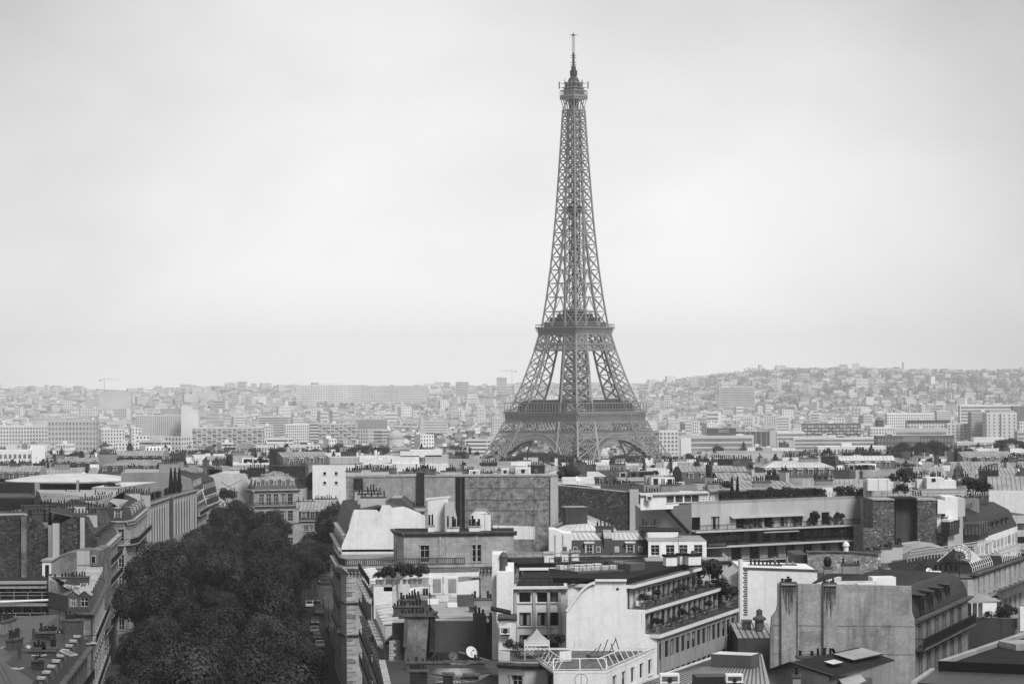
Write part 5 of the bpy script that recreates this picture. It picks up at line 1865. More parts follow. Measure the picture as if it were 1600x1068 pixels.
def white_wall_and_roofs():
 Y = 302
 P, Q = G(1158, Y), G(1277, Y)
 b = Bld('whitewashed_house', 'house showing a plain whitewashed side wall with a tall white pipe at its left edge', 'building', P)
 panel(b.part('wall'), [(1158, 1010), (1277, 1010), (1277, 891), (1158, 887)], Y, 12, 'white_render')
 t = b.part('toothing')
 for i in range(20):
  y = 890 + i * 3.6
  panel(t, [(1161 if i % 2 else 1163, y + 2), (1168, y + 2), (1168, y), (1161 if i % 2 else 1163, y)], Y - 0.05, 0.05, 'brick_grey')
 panel(b.part('coping'), [(1157, 888), (1278, 892), (1278, 890), (1157, 886)], Y - 0.15, 1.0, 'stone_trim_dark')
 b.pipe(G(1157, Y - 0.5), 5, ZP(1157, 873, Y), 0.3, 'white_paint', 'vent_pipe')
 panel(b.part('low_wall'), [(1136, 1010), (1158, 1010), (1158, 888), (1136, 903)], Y + 1, 9, 'pale_render')
 b.chimney(G(1195, Y + 6), 0, 4, 0.8, ZP(1195, 890, Y), ZP(1195, 884, Y + 6), 8, 'brick_grey')
 b.chimney(G(1225, Y + 8), 0, 3, 0.8, ZP(1225, 890, Y), ZP(1225, 884, Y + 8), 4, 'brick_grey', 'clay_pale')
 b.done()
 # zinc roofs with the old stone stack
 Y = 318
 b = Bld('old_zinc_house', 'old house with grey zinc slopes around a broad rubble-stone chimney wall', 'building', G(1270, Y))
 P, Q = G(1274, Y), G(1420, Y + 4)
 ze = ZP(1300, 932, Y)
 zr = ZP(1340, 893, Y + 12)
 b.facade(P, Q, 0, ze, [], mat='mid_render')
 b.facade(Q, add2(Q, (0, 1), 20), 0, ze, mat='mid_render')
 b.slope((*P, ze), (*Q, ze), (*add2(Q, (-0.05, 1), 12), zr), (*add2(P, (0, 1), 12), zr), 'zinc_dark', 0.7)
 rb = b.part('rubble_stack')
 panel(rb, [(1262, 935), (1372, 935), (1372, 866), (1330, 862), (1262, 862)], Y + 12.2, 1.6, 'rubble_pale')
 panel(rb, [(1261, 863), (1331, 863), (1373, 867), (1373, 865), (1331, 861), (1261, 861)], Y + 12.0, 2.0, 'stone_trim_dark')
 panel(b.part('wall'), [(1234, 935), (1262, 935), (1262, 866), (1242, 866)], Y + 13, 9, 'slate_pale')
 for px, yy, ww, y0, n in ((1293, 4, 1.0, 887, 0), (1329, 8, 2.3, 882, 6)):
  c = G(px, Y + yy)
  zz = ZP(px, y0, Y + yy)
  b.chimney(c, 0, ww, 1.0, zz - 3.5, zz, n, 'mid_render', 'iron_black', 0.5)
  if not n:
   b.part('cowl').lathe((c[0], c[1], zz + 0.2), [(0.35, 0), (0.55, 0.4), (0.55, 0.9), (0.3, 1.3), (0, 1.4)], 'iron_black', 10)
 c = G(1322, Y + 12.4)
 b.part('cowl').lathe((c[0], c[1], ZP(1322, 863, Y + 12)), [(0.35, 0), (0.35, 0.8), (0.5, 0.9), (0.4, 1.3), (0, 1.6)], 'white_paint', 10)
 b.done()
 Y = 330
 P, Q = G(1372, Y), G(1420, Y - 6)
 b = Bld('round_dormer_house', 'zinc-roofed house with three round-headed dormers and stout stone chimney stacks', 'building', P)
 ze = ZP(1390, 913, Y)
 zr = ZP(1390, 873, Y + 10)
 poly = quad(P, Q, 22)
 b.facade(P, Q, 0, ze, mat='mid_render')
 b.slope((*P, ze), (*Q, ze), (*add2(Q, (0, 1), 1.2), ze + 2.2), (*add2(P, (0, 1), 1.2), ze + 2.2), 'slate_pale')
 b.slope((*add2(P, (0, 1), 1.2), ze + 2.2), (*add2(Q, (0, 1), 1.2), ze + 2.2), (*add2(Q, (0.6, 1), 14), zr), (*add2(P, (0, 1), 14), zr), 'zinc_dark', 0.7)
 for px in (1382, 1393.5, 1405):
  c = G(px, Y - (px - 1372) / 8)
  b.dormer((c[0], c[1] + 0.1), udir(P, Q), ze + 0.25, 0.75, 1.2, 1.5, 'french.0', 'pale_render', 'zinc', 'round')
 for px, dy, y0 in ((1364, 4, 862), (1381, 7, 857), (1398, 10, 853)):
  c = G(px, Y + dy)
  zz = ZP(px, y0, Y + dy)
  b.chimney(c, 0.1, 2.0, 0.9, zz - 3.4, zz, 6, 'rubble_pale' if px < 1370 else 'pale_render', 'iron_black', 0.4)
 br = b.part('barrel_roof')
 c0 = G(1404, Y + 16)
 for i in range(6):
  t0, t1 = pi * i / 6, pi * (i + 1) / 6
  f = lambda t: (c0[0] + 4.5 - 4.5 * math.cos(t), ZP(1410, 877, Y + 16) + 2.2 * math.sin(t))
  (x0, z0), (x1, z1) = f(t0), f(t1)
  br.poly([(x0, c0[1], z0), (x1, c0[1], z1), (x1, c0[1] + 12, z1), (x0, c0[1] + 12, z0)], 'zinc')
  br.poly([(x0, c0[1], z0), (x0, c0[1], z0 - 3), (x1, c0[1], z1 - 3), (x1, c0[1], z1)], 'mid_render')
 b.done()
white_wall_and_roofs()
def pergola_house():
 Y = 302
 P, Q = G(1399, Y), G(1521, Y)
 R_ = G(1600, Y + 30)
 b = Bld('pergola_house', 'stone house whose roof garden is ringed with curved white glazing bars', 'building', P)
 z = ZP(1460, 897, Y)
 b.facade(P, Q, 0, z, [(z - 3.5, 1.3)], at=[4.5], ww=2.0, mat='pale_render', style='dark')
 b.facade(Q, R_, 0, z, [(z - 9.5, 2.3), (z - 6.3, 2.3), (z - 2.9, 2.3)], 9, 1.05, mat='cut_stone', style='french')
 bk = [add2(R_, (-1, 0.35), 12), add2(P, (0.1, 1), 18)]
 b.slab([P, Q, R_] + bk, z, z + 0.1, 'stone_trim_dark', 'tar', 'roof')
 b.cornice([P, Q, R_], z - 0.5, 0.5, 0.6, 'stone_trim_dark')
 b.cornice([Q, R_], z - 4.2, 0.8, 0.5, 'stone_trim')
 bl = MB()
 balustrade(bl, [along(Q, R_, 0.3, 1.1), along(Q, R_, 1, 1.1)], z - 3.7, 0.8)
 b.one('balustrade', bl)
 b.slab([along(Q, R_, 0.3), along(Q, R_, 0.3, 1.3), along(Q, R_, 1, 1.3), along(Q, R_, 1)], z - 4.1, z - 3.7, 'stone_trim_dark', 'stone_trim_dark', 'wall')
 def hoops(a, c, n, inward, h, r):
  pg = b.part('pergola*')
  prev = None
  for i in range(n + 1):
   p = along(a, c, i / n)
   pts = []
   for k in range(5):
    t = pi / 2 * k / 4
    q = add2(p, inward, r * (1 - math.cos(t)))
    pts.append((q[0], q[1], z + 0.1 + h * math.sin(t)))
   for s0, s1 in zip(pts, pts[1:]):
    pg.bar(s0, s1, 0.07, 'white_paint')
   if prev:
    for k in (1, 2, 4):
     pg.bar(prev[k], pts[k], 0.05, 'white_paint')
   prev = pts
 u = udir(Q, R_)
 hoops(along(Q, R_, 0.05, -0.4), along(Q, R_, 0.42, -0.4), 10, (-u[1], u[0]), 1.6, 1.3)
 hoops(along(Q, R_, 0.62, -0.4), along(Q, R_, 1.0, -0.4), 11, (-u[1], u[0]), 1.7, 1.4)
 f0, f1 = G(1418, Y + 20), G(1548, Y + 44)
 hoops(f0, f1, 26, (0.3, -1), 1.5, 1.1)
 # glass lantern
 gl = b.part('lantern')
 c = along(Q, R_, 0.42, -5.5)
 d = (u[0], u[1])
 n_ = (-u[1], u[0])
 a0, a1 = add2(c, n_, -2.2), add2(c, n_, 2.2)
 ln = 6.0
 b0, b1 = add2(a0, d, ln), add2(a1, d, ln)
 m0, m1 = c, add2(c, d, ln)
 zb, zt = z + 0.5, z + 2.3
 gl.poly([(*a0, zb), (*b0, zb), (*m1, zt), (*m0, zt)], 'zinc')
 gl.poly([(*a1, zb), (*m0, zt), (*m1, zt), (*b1, zb)], 'zinc')
 gl.poly([(*a0, zb), (*m0, zt), (*a1, zb)], 'glass_pale')
 for i in range(9):
  t = i / 8
  gl.bar((*along(a0, b0, t), zb + 0.06), (*along(m0, m1, t), zt + 0.06), 0.1, 'white_paint')
 gl.bar((*a0, zb), (*m0, zt), 0.16, 'white_paint')
 gl.bar((*a1, zb), (*m0, zt), 0.16, 'white_paint')
 gl.bar((*m0, zt), (*m1, zt), 0.16, 'white_paint')
 gl.bar((*a0, zb), (*b0, zb), 0.16, 'white_paint')
 # lower annex, dishes, chimneys
 A, B2 = G(1438, Y - 6), G(1520, Y - 6)
 za = ZP(1480, 905, Y - 6)
 b.facade(A, B2, 0, za, [(za - 2.0, 1.3)], at=[3.6], ww=1.6, mat='pale_render', style='dark.0', wall='annex')
 b.slab(quad(A, B2, 6), za, za + 0.2, 'tar', 'zinc_dark', 'annex')
 for px in range(1462, 1500, 8):
  c = G(px, Y + 5)
  b.part('flue_pipe').tube((c[0], c[1], z), (c[0], c[1], z + 0.9), 0.2, 0.2, 'iron_black', 8)
 c = b.part('tank')
 q = G(1461, Y + 0.6)
 c.box((q[0], q[1], z + 0.1 - 0.9), (1.4, 0.9, 1.2), 0, 'white_paint')
 b.dish((*G(1439, Y - 5), za + 0.2), 0.85, 190, 'frame_dark', True)
 b.dish((*G(1499, Y - 5), za + 0.2), 1.4, 185, 'frame_dark', True)
 b.dish((*G(1451, Y - 4), za + 0.2), 0.4, 165, 'white_paint')
 b.dish((*G(1499, Y + 12), z + 0.1), 0.7, 165, 'metal_grey')
 b.done()
 # planted terrace with a small white shed
 Y = 288
 P, Q = G(1506, Y + 3), G(1585, Y)
 b = Bld('planted_terrace_house', 'low building with a planted roof terrace and a small flat-roofed white shed', 'building', P)
 z = ZP(1550, 966, Y)
 poly = quad(P, Q, 16)
 b.facade(P, Q, 0, z - 1.2, [(z - 5.5, 1.9)], 3, 1.4, mat='concrete_dark', style='dark')
 b.facade(Q, add2(Q, (0.3, 1), 16), 0, z - 1.2, mat='concrete')
 b.slab(poly, z - 1.2, z - 0.9, 'concrete_dark', 'gravel', 'terrace_floor')
 b.parapet(poly, z - 0.9, 0.9, 0.25, 'concrete_dark', 'concrete', [0, 1])
 s = b.part('shed')
 p, q = G(1517, Y + 5), G(1557, Y + 6)
 zz = ZP(1540, 938, Y + 6)
 s.prism(quad(along(p, q, 0.45), q, 5), z - 0.9, zz - 0.2, 'white_render')
 s.prism(quad(add2(p, (-1, 0), 0.2), add2(q, (1, 0), 0.5), 6), [zz - 0.25, zz - 0.1, zz + 0.3, zz + 0.15], [zz - 0.1, zz + 0.05, zz + 0.45, zz + 0.3], 'zinc', bottom=True)
 for f in (0.03, 0.25):
  c = along(p, q, f)
  s.bar((*c, z - 0.9), (*c, zz - 0.2), 0.12, 'white_paint')
 s.prism(quad(add2(p, (0, 1), 3.4), along(p, q, 0.45, -3.4), 0.2), z - 0.9, zz - 0.3, 'frame_dark')
 lw = b.part('side_wall')
 panel(lw, [(1584, 1130), (1640, 1130), (1640, 963), (1584, 966)], Y + 1, 10, 'mid_render')
 panel(lw, [(1594, 985), (1600.5, 985), (1600.5, 948), (1594, 948)], Y - 1, 1, 'white_render')
 b.done()
 # flat black roof in the bottom right corner
 Y = 150
 A = G(1465, Y)
 B2 = G(1640, Y + 23)
 Fq = G(1660, Y - 3)
 b = Bld('flat_roofed_block', 'black flat-roofed block with a pale metal parapet edge, cut by the lower right corner', 'building', A)
 z = ZP(1465, 1031, Y)
 b.part('wall').prism([A, Fq, add2(B2, (1, 0), 4), B2], 0, z - 0.25, 'tar', 'tar')
 pp = b.part('parapet')
 pp.prism([A, add2(A, (1, 0), 0.5), add2(B2, (1, 0), 0.5), B2], z - 0.25, z, 'zinc', bottom=True)
 pp.prism([add2(A, (0, -1), 0.05), add2(Fq, (0, -1), 0.05), Fq, A], z - 0.9, z - 0.02, 'iron_black', bottom=True)
 sk = b.part('skylight')
 c = G(1594, Y + 9)
 sk.box((c[0], c[1], z - 0.25), (2.0, 2.4, 0.4), 0.3, 'zinc')
 lo = b.part('lower_roof')
 A1, F1 = G(1432, Y - 6), G(1660, Y - 10)
 zl = ZP(1432, 1066, Y - 6)
 lo.prism([A1, F1, add2(F1, (0, 1), 10), add2(A1, (0.35, 1), 6.5)], zl - 4, zl, 'tar', 'zinc_dark')
 lo.prism([add2(A1, (-1, -0.2), 0.35), A1, add2(A1, (0.35, 1), 6.5), add2(A1, (0.3, 1), 6.5)], zl - 0.3, zl + 0.12, 'zinc', bottom=True)
 b.done()
pergola_house()
def bottom_roofs():
 # long ribbed metal roof with the two plant boxes
 Y = 196
 A, B2 = G(985, Y - 6), G(1205, Y - 10)
 b = Bld('ribbed_roof_block', 'ribbed metal roof with two dark plant boxes, below the curved gable block', 'building', A)
 z0 = ZP(1000, 1072, Y - 6)
 z1 = ZP(1110, 1037, Y + 14)
 C_, D_ = G(1190, Y + 22), G(1112, Y + 18)
 b.part('wall').prism([A, B2, C_, D_], 0, [z0 - 0.4, z0 - 0.4, z1 - 0.4, z1 - 0.4], 'concrete_dark', 'zinc_dark')
 b.slope((*A, z0), (*B2, z0), (*C_, z1), (*D_, z1), 'zinc', 0.42)
 e = b.part('roof')
 e.bar((*A, z0 + 0.02), (*D_, z1 + 0.02), 0.3, 'zinc_bright', 0.3)
 bx = b.part('plant_box*')
 c = G(1148, Y + 10)
 zb = ZP(1148, 1050, Y + 8)
 bx.box((c[0], c[1], zb - 0.8), (3.6, 2.2, 2.2), -0.42, 'metal_grey', 'zinc_bright')
 bx = b.part('plant_box*')
 c = G(1111, Y - 8)
 zb = ZP(1111, 1054, Y - 8)
 bx.box((c[0], c[1], zb - 2.6), (2.7, 2.2, 2.6), 0.1, 'frame_dark', 'concrete_dark')
 bx.tube((c[0] + 0.1, c[1] - 1.15, zb - 1.4), (c[0] + 0.1, c[1] - 1.5, zb - 1.4), 0.4, 0.4, 'metal_grey', 12)
 b.unit((*G(1045, Y - 9), ZP(1045, 1068, Y - 9)), 0, (1.5, 1.2, 0.7))
 b.unit((*G(1146, Y - 11), ZP(1146, 1067, Y - 11)), 0, (1.3, 1.2, 0.6))
 b.done()
 # dark low roofs behind, between the blocks
 Y = 268
 P, Q = G(1152, Y), G(1212, Y)
 b = Bld('courtyard_house', 'small courtyard house with a pale seamed zinc roof and a capped vent', 'building', P)
 ze, zr = ZP(1180, 996, Y), ZP(1180, 972, Y + 9)
 poly = quad(P, Q, 9)
 b.part('wall').prism(poly, 0, ze - 0.05, 'dark_render')
 b.slope((*P, ze), (*Q, ze), (*poly[2], zr), (*poly[3], zr), 'zinc', 0.6)
 b.chimney(G(1166, Y + 5), 0, 0.9, 0.8, ze, zr + 0.5, 0, 'dark_render')
 c = G(1186, Y + 4)
 b.part('vent').lathe((*c, ze + 0.5), [(0.5, 0), (0.5, 1.0), (0.75, 1.1), (0.75, 1.35), (0.35, 1.6), (0.35, 2.2), (0, 2.4)], 'metal_grey', 10)
 b.done()
 # small house with the skylit dark roof
 Y = 212
 P, M_, Q = G(1192, Y + 8), G(1294, Y - 4), G(1362, Y + 3)
 b = Bld('skylight_house', 'small pale house with a low dark roof, large skylight and canvas awning', 'building', P)
 ze = ZP(1195, 1049, Y + 8)
 zm = ZP(1243, 1036, Y + 2)
 z2 = ZP(1294, 1053, Y - 4)
 mid = along(P, M_, 0.45)
 w = b.part('wall')
 w.poly([(*P, 0), (*M_, 0), (*M_, z2), (*mid, zm), (*P, ze)], 'pale_render')
 w.poly([(*M_, 0), (*Q, 0), (*Q, ze), (*M_, z2)], 'mid_render')
 bk = (7.5, 11)
 back = [add2(p, bk, 1) for p in (P, mid, M_)]
 b.slope((*add2(P, (-0.5, -0.5), 1), ze - 0.1), (*add2(mid, (-0.2, -0.7), 1), zm + 0.15), (*back[1], zm + 0.15), (*back[0], ze - 0.1), 'tar')
 b.slope((*add2(mid, (-0.2, -0.7), 1), zm + 0.15), (*add2(M_, (0.3, -0.7), 1), z2 - 0.05), (*back[2], z2 - 0.05), (*back[1], zm + 0.15), 'tar')
 w.prism([M_, Q, add2(Q, (0, 1), 9), back[2]], 0, z2 - 0.1, 'mid_render', 'tar')
 ed = b.part('roof_edge')
 ed.bar((*add2(mid, (-0.2, -0.75), 1), zm + 0.1), (*add2(M_, (0.3, -0.75), 1), z2 - 0.1), 0.2, 'frame_dark')
 ed.bar((*add2(P, (-0.5, -0.55), 1), ze - 0.15), (*add2(mid, (-0.2, -0.75), 1), zm + 0.1), 0.2, 'frame_dark')
 fz = lambda f, g: (along(mid, M_, f)[0] + bk[0] * g, along(mid, M_, f)[1] + bk[1] * g, zm + (z2 - zm) * f + 0.25)
 sk = b.part('skylight')
 for f0, f1, g0, g1, mt in ((0.2, 0.75, 0.5, 0.95, 'zinc'), (0.5, 0.75, 0.2, 0.35, 'zinc_bright')):
  q = [fz(f0, g0), fz(f1, g0), fz(f1, g1), fz(f0, g1)]
  sk.poly([(x, y, zz + 0.12) for x, y, zz in q], mt)
  for i in range(4):
   a, c = q[i], q[(i + 1) % 4]
   sk.poly([a, c, (c[0], c[1], c[2] + 0.12), (a[0], a[1], a[2] + 0.12)], 'frame_dark')
 aw = b.part('awning')
 p, q = G(1304, Y - 3), G(1338, Y + 2)
 za = ZP(1340, 1040, Y + 4)
 aw.prism([G(1322, Y - 6), G(1352, Y - 1), G(1330, Y + 4), G(1304, Y - 1)], [za - 0.9, za - 0.7, za, za - 0.2], [za - 0.83, za - 0.63, za + 0.07, za - 0.13], 'awning', bottom=True)
 b.chimney(G(1243, Y - 1), 0, 0.7, 0.7, zm - 3, ZP(1243, 1057, Y - 1), 1, 'mid_render', 'iron_black', 0.5)
 for px, n in ((1258, 3), (1287, 3)):
  b.chimney(G(px, Y + 9), 0, 1.6, 0.6, ze, ZP(px, 1027, Y + 9), n, 'pale_render', 'iron_black', 0.5)
 b.chimney(G(1357, Y + 5), 0, 0.9, 0.9, 5, ZP(1357, 1047, Y + 5), 1, 'pale_render', 'iron_black', 0.5)
 b.done()
bottom_roofs()
# ------------------------------------------------------------------ the block in front of the stone corner building
def avx(Y, off=0.0):
 return (AVR + 1 + AVS * Y + off, Y)
def centre_block():
 # white house with the pot terrace
 Y0, Y1 = 312, 342
 A0, A1 = G(580, Y0), G(565, Y1)
 z = ZP(590, 916, Y0)
 b = Bld('terrace_pot_house', 'white-walled house with potted plants along its flat roof and a boxed cooling unit', 'building', A0)
 rows = [(1.0, 2.8), (4.9, 2.2), (8.4, 2.2), (11.8, 2.2), (15.2, 2.2), (z - 4.6, 2.0)]
 b.facade(A1, A0, 0, z - 1.6, rows[:-1], 8, 1.15, mat='cut_stone_dark', surround='stone_trim')
 for zz in (11.4, 14.8, z - 5.0):
  b.balcony(A1, A0, zz, 0.5, 0.9, step=0.5, mat='metal_grey')
 b.hoods(A1, A0, [7.2, 10.7, 14.1, 17.5], 8)
 b.cornice([A1, A0], z - 2.2, 0.7, 0.6)
 E = G(613, Y0)
 b.part('end_wall').prism([add2(A0, (1, 0), 0.3), E, add2(E, (-0.1, 1), 12), add2(A0, (-0.05, 1), 12)], 0, z, 'white_render', 'concrete')
 b.slope((*A1, z - 1.6), (*A0, z - 1.6), (*add2(A0, (1, 0), 1.6), z), (*add2(A1, (1, 0), 1.6), z), 'zinc', 0.5)
 b.dormers(add2(A1, (0, 1), 0), add2(A0, (0, 1), 2), z - 1.6, 6, m=0.5, back=0.1, w=0.95, h=1.4, d=1.4, mat='white_render', roofm='white_paint')
 F0, F1 = G(640, Y0 + 22), G(748, Y0 + 24)
 zw = ZP(690, 911, Y0 + 22)
 b.facade(add2(E, (0, 1), 1), F0, 0, z - 0.2, mat='white_render')
 b.part('long_wall').prism(quad(F0, F1, 0.5), 0, [ZP(640, 918, Y0 + 22), zw + 0.35, zw + 0.35, ZP(640, 918, Y0 + 22)], 'white_render', 'stone_trim')
 b.slab([add2(A0, (1, 0), 1.6), E, F0, F1, add2(F1, (0, 1), 8), add2(A1, (1, 0), 1.6)], z - 0.6, z - 0.02, 'white_render', 'gravel', 'roof')
 c = G(696, Y0 + 20)
 u = b.part('cooling_tower')
 zc = ZP(696, 927, Y0 + 20)
 for dx, w_ in ((-1.35, 1.9), (0.75, 1.9)):
  u.box((c[0] + dx, c[1], zc), (w_, 1.8, 2.35), 0, 'white_paint')
  u.box((c[0] + dx + 0.2, c[1] - 0.92, zc + 0.2), (1.1, 0.03, 1.9), 0, 'concrete')
 b.railing([G(577, Y0 + 1), G(560, Y1)], z, 1.0, 'iron_black', 0.3, 0.04)
 for px in range(582, 640, 6):
  pass
 b.done()
 # zinc and slate house along the avenue
 Y0, Y1 = 282, 311
 A0, A1 = G(598, Y0), G(582, Y1)
 ze = ZP(596, 1006, Y0)
 b = Bld('dormer_house', 'old house with a steep slate roof, closely set dormers and zinc top beside the avenue', 'building', A0)
 rows = [(1.0, 2.6), (4.6, 2.1), (8.0, 2.1), (11.4, 2.1), (14.8, 2.1)]
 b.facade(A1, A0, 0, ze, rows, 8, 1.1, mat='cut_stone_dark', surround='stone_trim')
 for zz in (4.3, 11.0, 14.4):
  b.balcony(A1, A0, zz, 0.5, 0.9, step=0.5, mat='metal_grey')
 b.hoods(A1, A0, [6.8, 10.2, 13.6, 17.0], 8)
 b.cornice([A1, A0], ze - 0.5, 0.7, 0.6)
 zt = ZP(612, 962, Y0 + 12)
 A0i, A1i = add2(A0, (1, 0), 1.6), add2(A1, (1, 0), 1.6)
 b.slope((*A1, ze), (*A0, ze), (*A0i, zt - 0.8), (*A1i, zt - 0.8), 'slate_pale')
 b.slope((*A1i, zt - 0.8), (*A0i, zt - 0.8), (*add2(A0i, (1, 0), 5), zt + 0.9), (*add2(A1i, (1, 0), 5), zt + 0.9), 'zinc_dark', 0.6)
 b.dormers(A1, A0, ze + 0.3, 7, m=0.6, back=0.3, w=1.0, h=1.6, d=1.5, mat='pale_render', roofm='zinc_bright')
 B0, B1 = G(684, Y0 + 12), G(752, Y0 + 20)
 b.part('wall').prism([A0, G(640, Y0), G(672, Y0 + 2), G(676, Y1), A1], 0, ze - 0.01, 'mid_render', 'mid_render')
 b.slab([add2(A0i, (1, 0), 5), G(780, Y0 + 4), G(770, Y1), add2(A1i, (1, 0), 5)], ze, zt + 0.85, 'mid_render', 'zinc', 'roof')
 zf = zt + 0.9
 bx = b.part('roof_box')
 for px, dy, s, h, mt in ((727, 16, (2.0, 1.6), 1.3, 'metal_grey'), (676, 18, (1.3, 1.2), 0.6, 'white_paint'), (690, 22, (1.6, 1.3), 0.7, 'zinc_bright'), (706, 14, (1.2, 1.2), 0.5, 'white_paint'), (661, 24, (1.4, 1.2), 0.5, 'zinc')):
  c = G(px, Y0 + dy)
  bx.box((c[0], c[1], zf), (*s, h), 0.1, mt)
 for px, dy, L, n, y0 in ((640, 20, 2.6, 7, 938), (636, 10, 3.4, 9, 948), (752, 16, 2.6, 8, 936), (738, 8, 0.8, 0, 948), (655, 27, 3, 8, 932)):
  c = G(px, Y0 + dy)
  b.chimney(c, 0.05, L, 0.8, zf - 2.5, ZP(px, y0, Y0 + dy), n, rnd.choice(['mid_render', 'pale_render', 'dark_render']), 'iron_black', 0.6)
 b.aerial((*G(671, Y0 + 12), zf), 3.0)
 b.done()
 # blank grey gable with the blotched flue
 Y = 276
 P, Q = G(596, Y), G(780, Y)
 b = Bld('flue_gable_house', 'house with a smooth dark grey side wall and a blotched sloping chimney breast', 'building', P)
 g = b.part('gable')
 panel(g, [(600, 1140), (796, 1140), (796, 1052), (786, 1048), (777, 1000), (760, 990), (760, 962), (739, 962), (739, 970), (680, 970), (676, 962), (632, 960), (632, 1000), (612, 1000), (604, 1035)], Y, 1.0, 'dark_grey_render')
 sb = b.part('chimney_breast')
 panel(sb, [(630, 1046), (664, 1046), (670, 963), (637, 963)], Y - 0.8, 0.79, 'grimy_render')
 panel(sb, [(630, 1010), (636, 1010), (638, 960), (632, 960)], Y - 0.9, 0.9, 'stone_trim_dark')
 panel(sb, [(671, 1018), (679, 1018), (680, 958), (672, 958)], Y - 0.9, 0.9, 'brick_dark')
 panel(sb, [(628, 963), (682, 963), (682, 960), (628, 960)], Y - 1.1, 1.1, 'stone_trim_dark')
 b.chimney((W(651, 960, Y).x, Y - 0.5), 0, 3.6, 0.9, ZP(650, 962, Y), ZP(650, 960, Y), 9, 'brick_dark', 'terracotta', 0.5)
 b.chimney((W(677, 957, Y).x, Y - 0.5), 0, 0.8, 0.9, ZP(677, 962, Y), ZP(677, 957, Y), 3, 'brick_dark', 'iron_black', 0.5)
 tt = b.part('white_quoin')
 panel(tt, [(777, 1050), (786, 1050), (785, 1015), (784, 996), (777, 996), (777, 1004), (773, 1004), (773, 1017), (777, 1017)], Y - 0.1, 1.2, 'white_render')
 qn = b.part('quoin')
 for i in range(7):
  y = 1000 + i * 5
  panel(qn, [(608, y + 4.4), (615 if i % 2 else 618, y + 4.4), (615 if i % 2 else 618, y), (608, y)], Y - 0.06, 0.06, 'stone_trim')
 A0, A1 = G(600, Y - 18), G(600, Y + 5)
 ze = ZP(600, 1016, Y)
 b.facade(A1, G(603, Y), 0, ze, rows_from([1, 4.6, 8, 11.4, 14.6], 2.1), 1, 1.1, mat='cut_stone_dark')
 rf = b.part('roof')
 zz = ZP(700, 969, Y)
 rf.prism(quad(G(612, Y + 1), G(778, Y + 1), 4.5), ze, [zz - 0.3] * 4, 'zinc_dark', 'zinc')
 for px, y0, n in ((748, 962, 3), (772, 967, 3)):
  b.chimney(G(px, Y + 1.2), 0, 1.2, 0.8, zz - 1, ZP(px, y0, Y), n, 'dark_render', 'iron_black', 0.5)
 # lean-to with dark glazed roof at its foot
 lt = b.part('lean_to')
 p, q = G(676, Y - 8), G(772, Y - 8)
 lt.poly([(*p, ZP(676, 1046, Y - 8)), (*q, ZP(772, 1046, Y - 8)), (*G(716, Y - 0.3), ZP(716, 1018, Y)), (*G(680, Y - 0.3), ZP(680, 1018, Y))], 'slate')
 lt.bar((*G(716, Y - 0.4), ZP(716, 1018, Y) + 0.05), (*q, ZP(772, 1034, Y - 8) + 0.05), 0.14, 'zinc_bright')
 lt.prism([p, q, G(772, Y - 0.2), G(676, Y - 0.2)], 0, ZP(676, 1046, Y - 8) - 0.05, 'dark_render')
 b.dish((*G(707, Y - 4), ZP(707, 1038, Y - 4)), 0.55, 165, 'metal_grey')
 b.dish((*G(735, Y - 4), ZP(735, 1036, Y - 4)), 0.7, 150, 'white_paint')
 b.aerial((*G(727, Y - 3), ZP(727, 1035, Y)), 2.6)
 b.done()
 # front roofs at the bottom edge
 Y = 238
 P, Q = G(612, Y), G(812, Y)
 b = Bld('hipped_zinc_house', 'hipped grey zinc roof with squat dark chimneys, just in front of the flue gable', 'building', P)
 ze = ZP(612, 1078, Y)
 zr = ZP(672, 1050, Y + 12)
 poly = [P, Q, add2(Q, (0, 1), 26), G(601, Y + 26)]
 b.facade(poly[3], P, 0, ze, rows_from([1, 4.6, 8, 11.4, 14.8], 2.1), 6, 1.1, mat='cut_stone_dark')
 for zz in (4.2, 11.0, 14.4):
  b.balcony(poly[3], P, zz, 0.5, 0.9, step=0.5, mat='metal_grey')
 b.hoods(poly[3], P, [6.8, 10.2, 13.6, 17.0], 6)
 b.cornice([poly[3], P], ze - 0.5, 0.7, 0.6)
 b.facade(P, Q, 0, ze, [], mat='mid_render')
 b.roof(poly, ze, [(4.5, (zr - ze) * 0.55, 'zinc_dark'), (6, (zr - ze) * 0.45, 'zinc')], top='zinc', seam=0.9)
 st = b.part('parapet_wall')
 c0, c1 = G(638, Y + 16), G(756, Y + 16)
 za, zb = ZP(640, 1060, Y + 16), ZP(700, 1038, Y + 16)
 st.prism(quad(c0, c1, 0.9), za - 3, zb, 'dark_render', 'stone_trim_dark')
 for px, n in ((655, 7), (690, 3), (745, 4)):
  b.chimney(G(px, Y + 16.4), 0, 1.6 if n < 7 else 2.8, 0.9, zb - 1, zb + 0.15, n, 'dark_render', 'terracotta', 0.5)
 for px, dy, w_, y0, n in ((653, 2, 1.7, 1048, 6), (699, 3, 1.0, 1054, 0), (735, 7, 1.5, 1055, 0)):
  c = G(px, Y + dy)
  b.chimney(c, 0, w_, 1.2, ze, ZP(px, y0, Y + dy), n, 'brick_dark', 'terracotta', 0.45)
 b.bar_ = None
 b.done()
 # white neighbour with the wall unit
 Y = 262
 P, Q = G(778, Y), G(800, Y)
 b = Bld('narrow_white_house', 'narrow white house wall with an air conditioner, squeezed left of the square-windowed house', 'building', P)
 panel(b.part('wall'), [(779, 1140), (806, 1140), (806, 968), (779, 968)], Y, 6, 'white_render')
 panel(b.part('coping'), [(777, 969), (808, 969), (808, 966.5), (777, 966.5)], Y - 0.2, 6.4, 'frame_dark')
 b.unit((*G(789, Y - 0.5), ZP(789, 991, Y)), 0, (1.2, 0.6, 0.9))
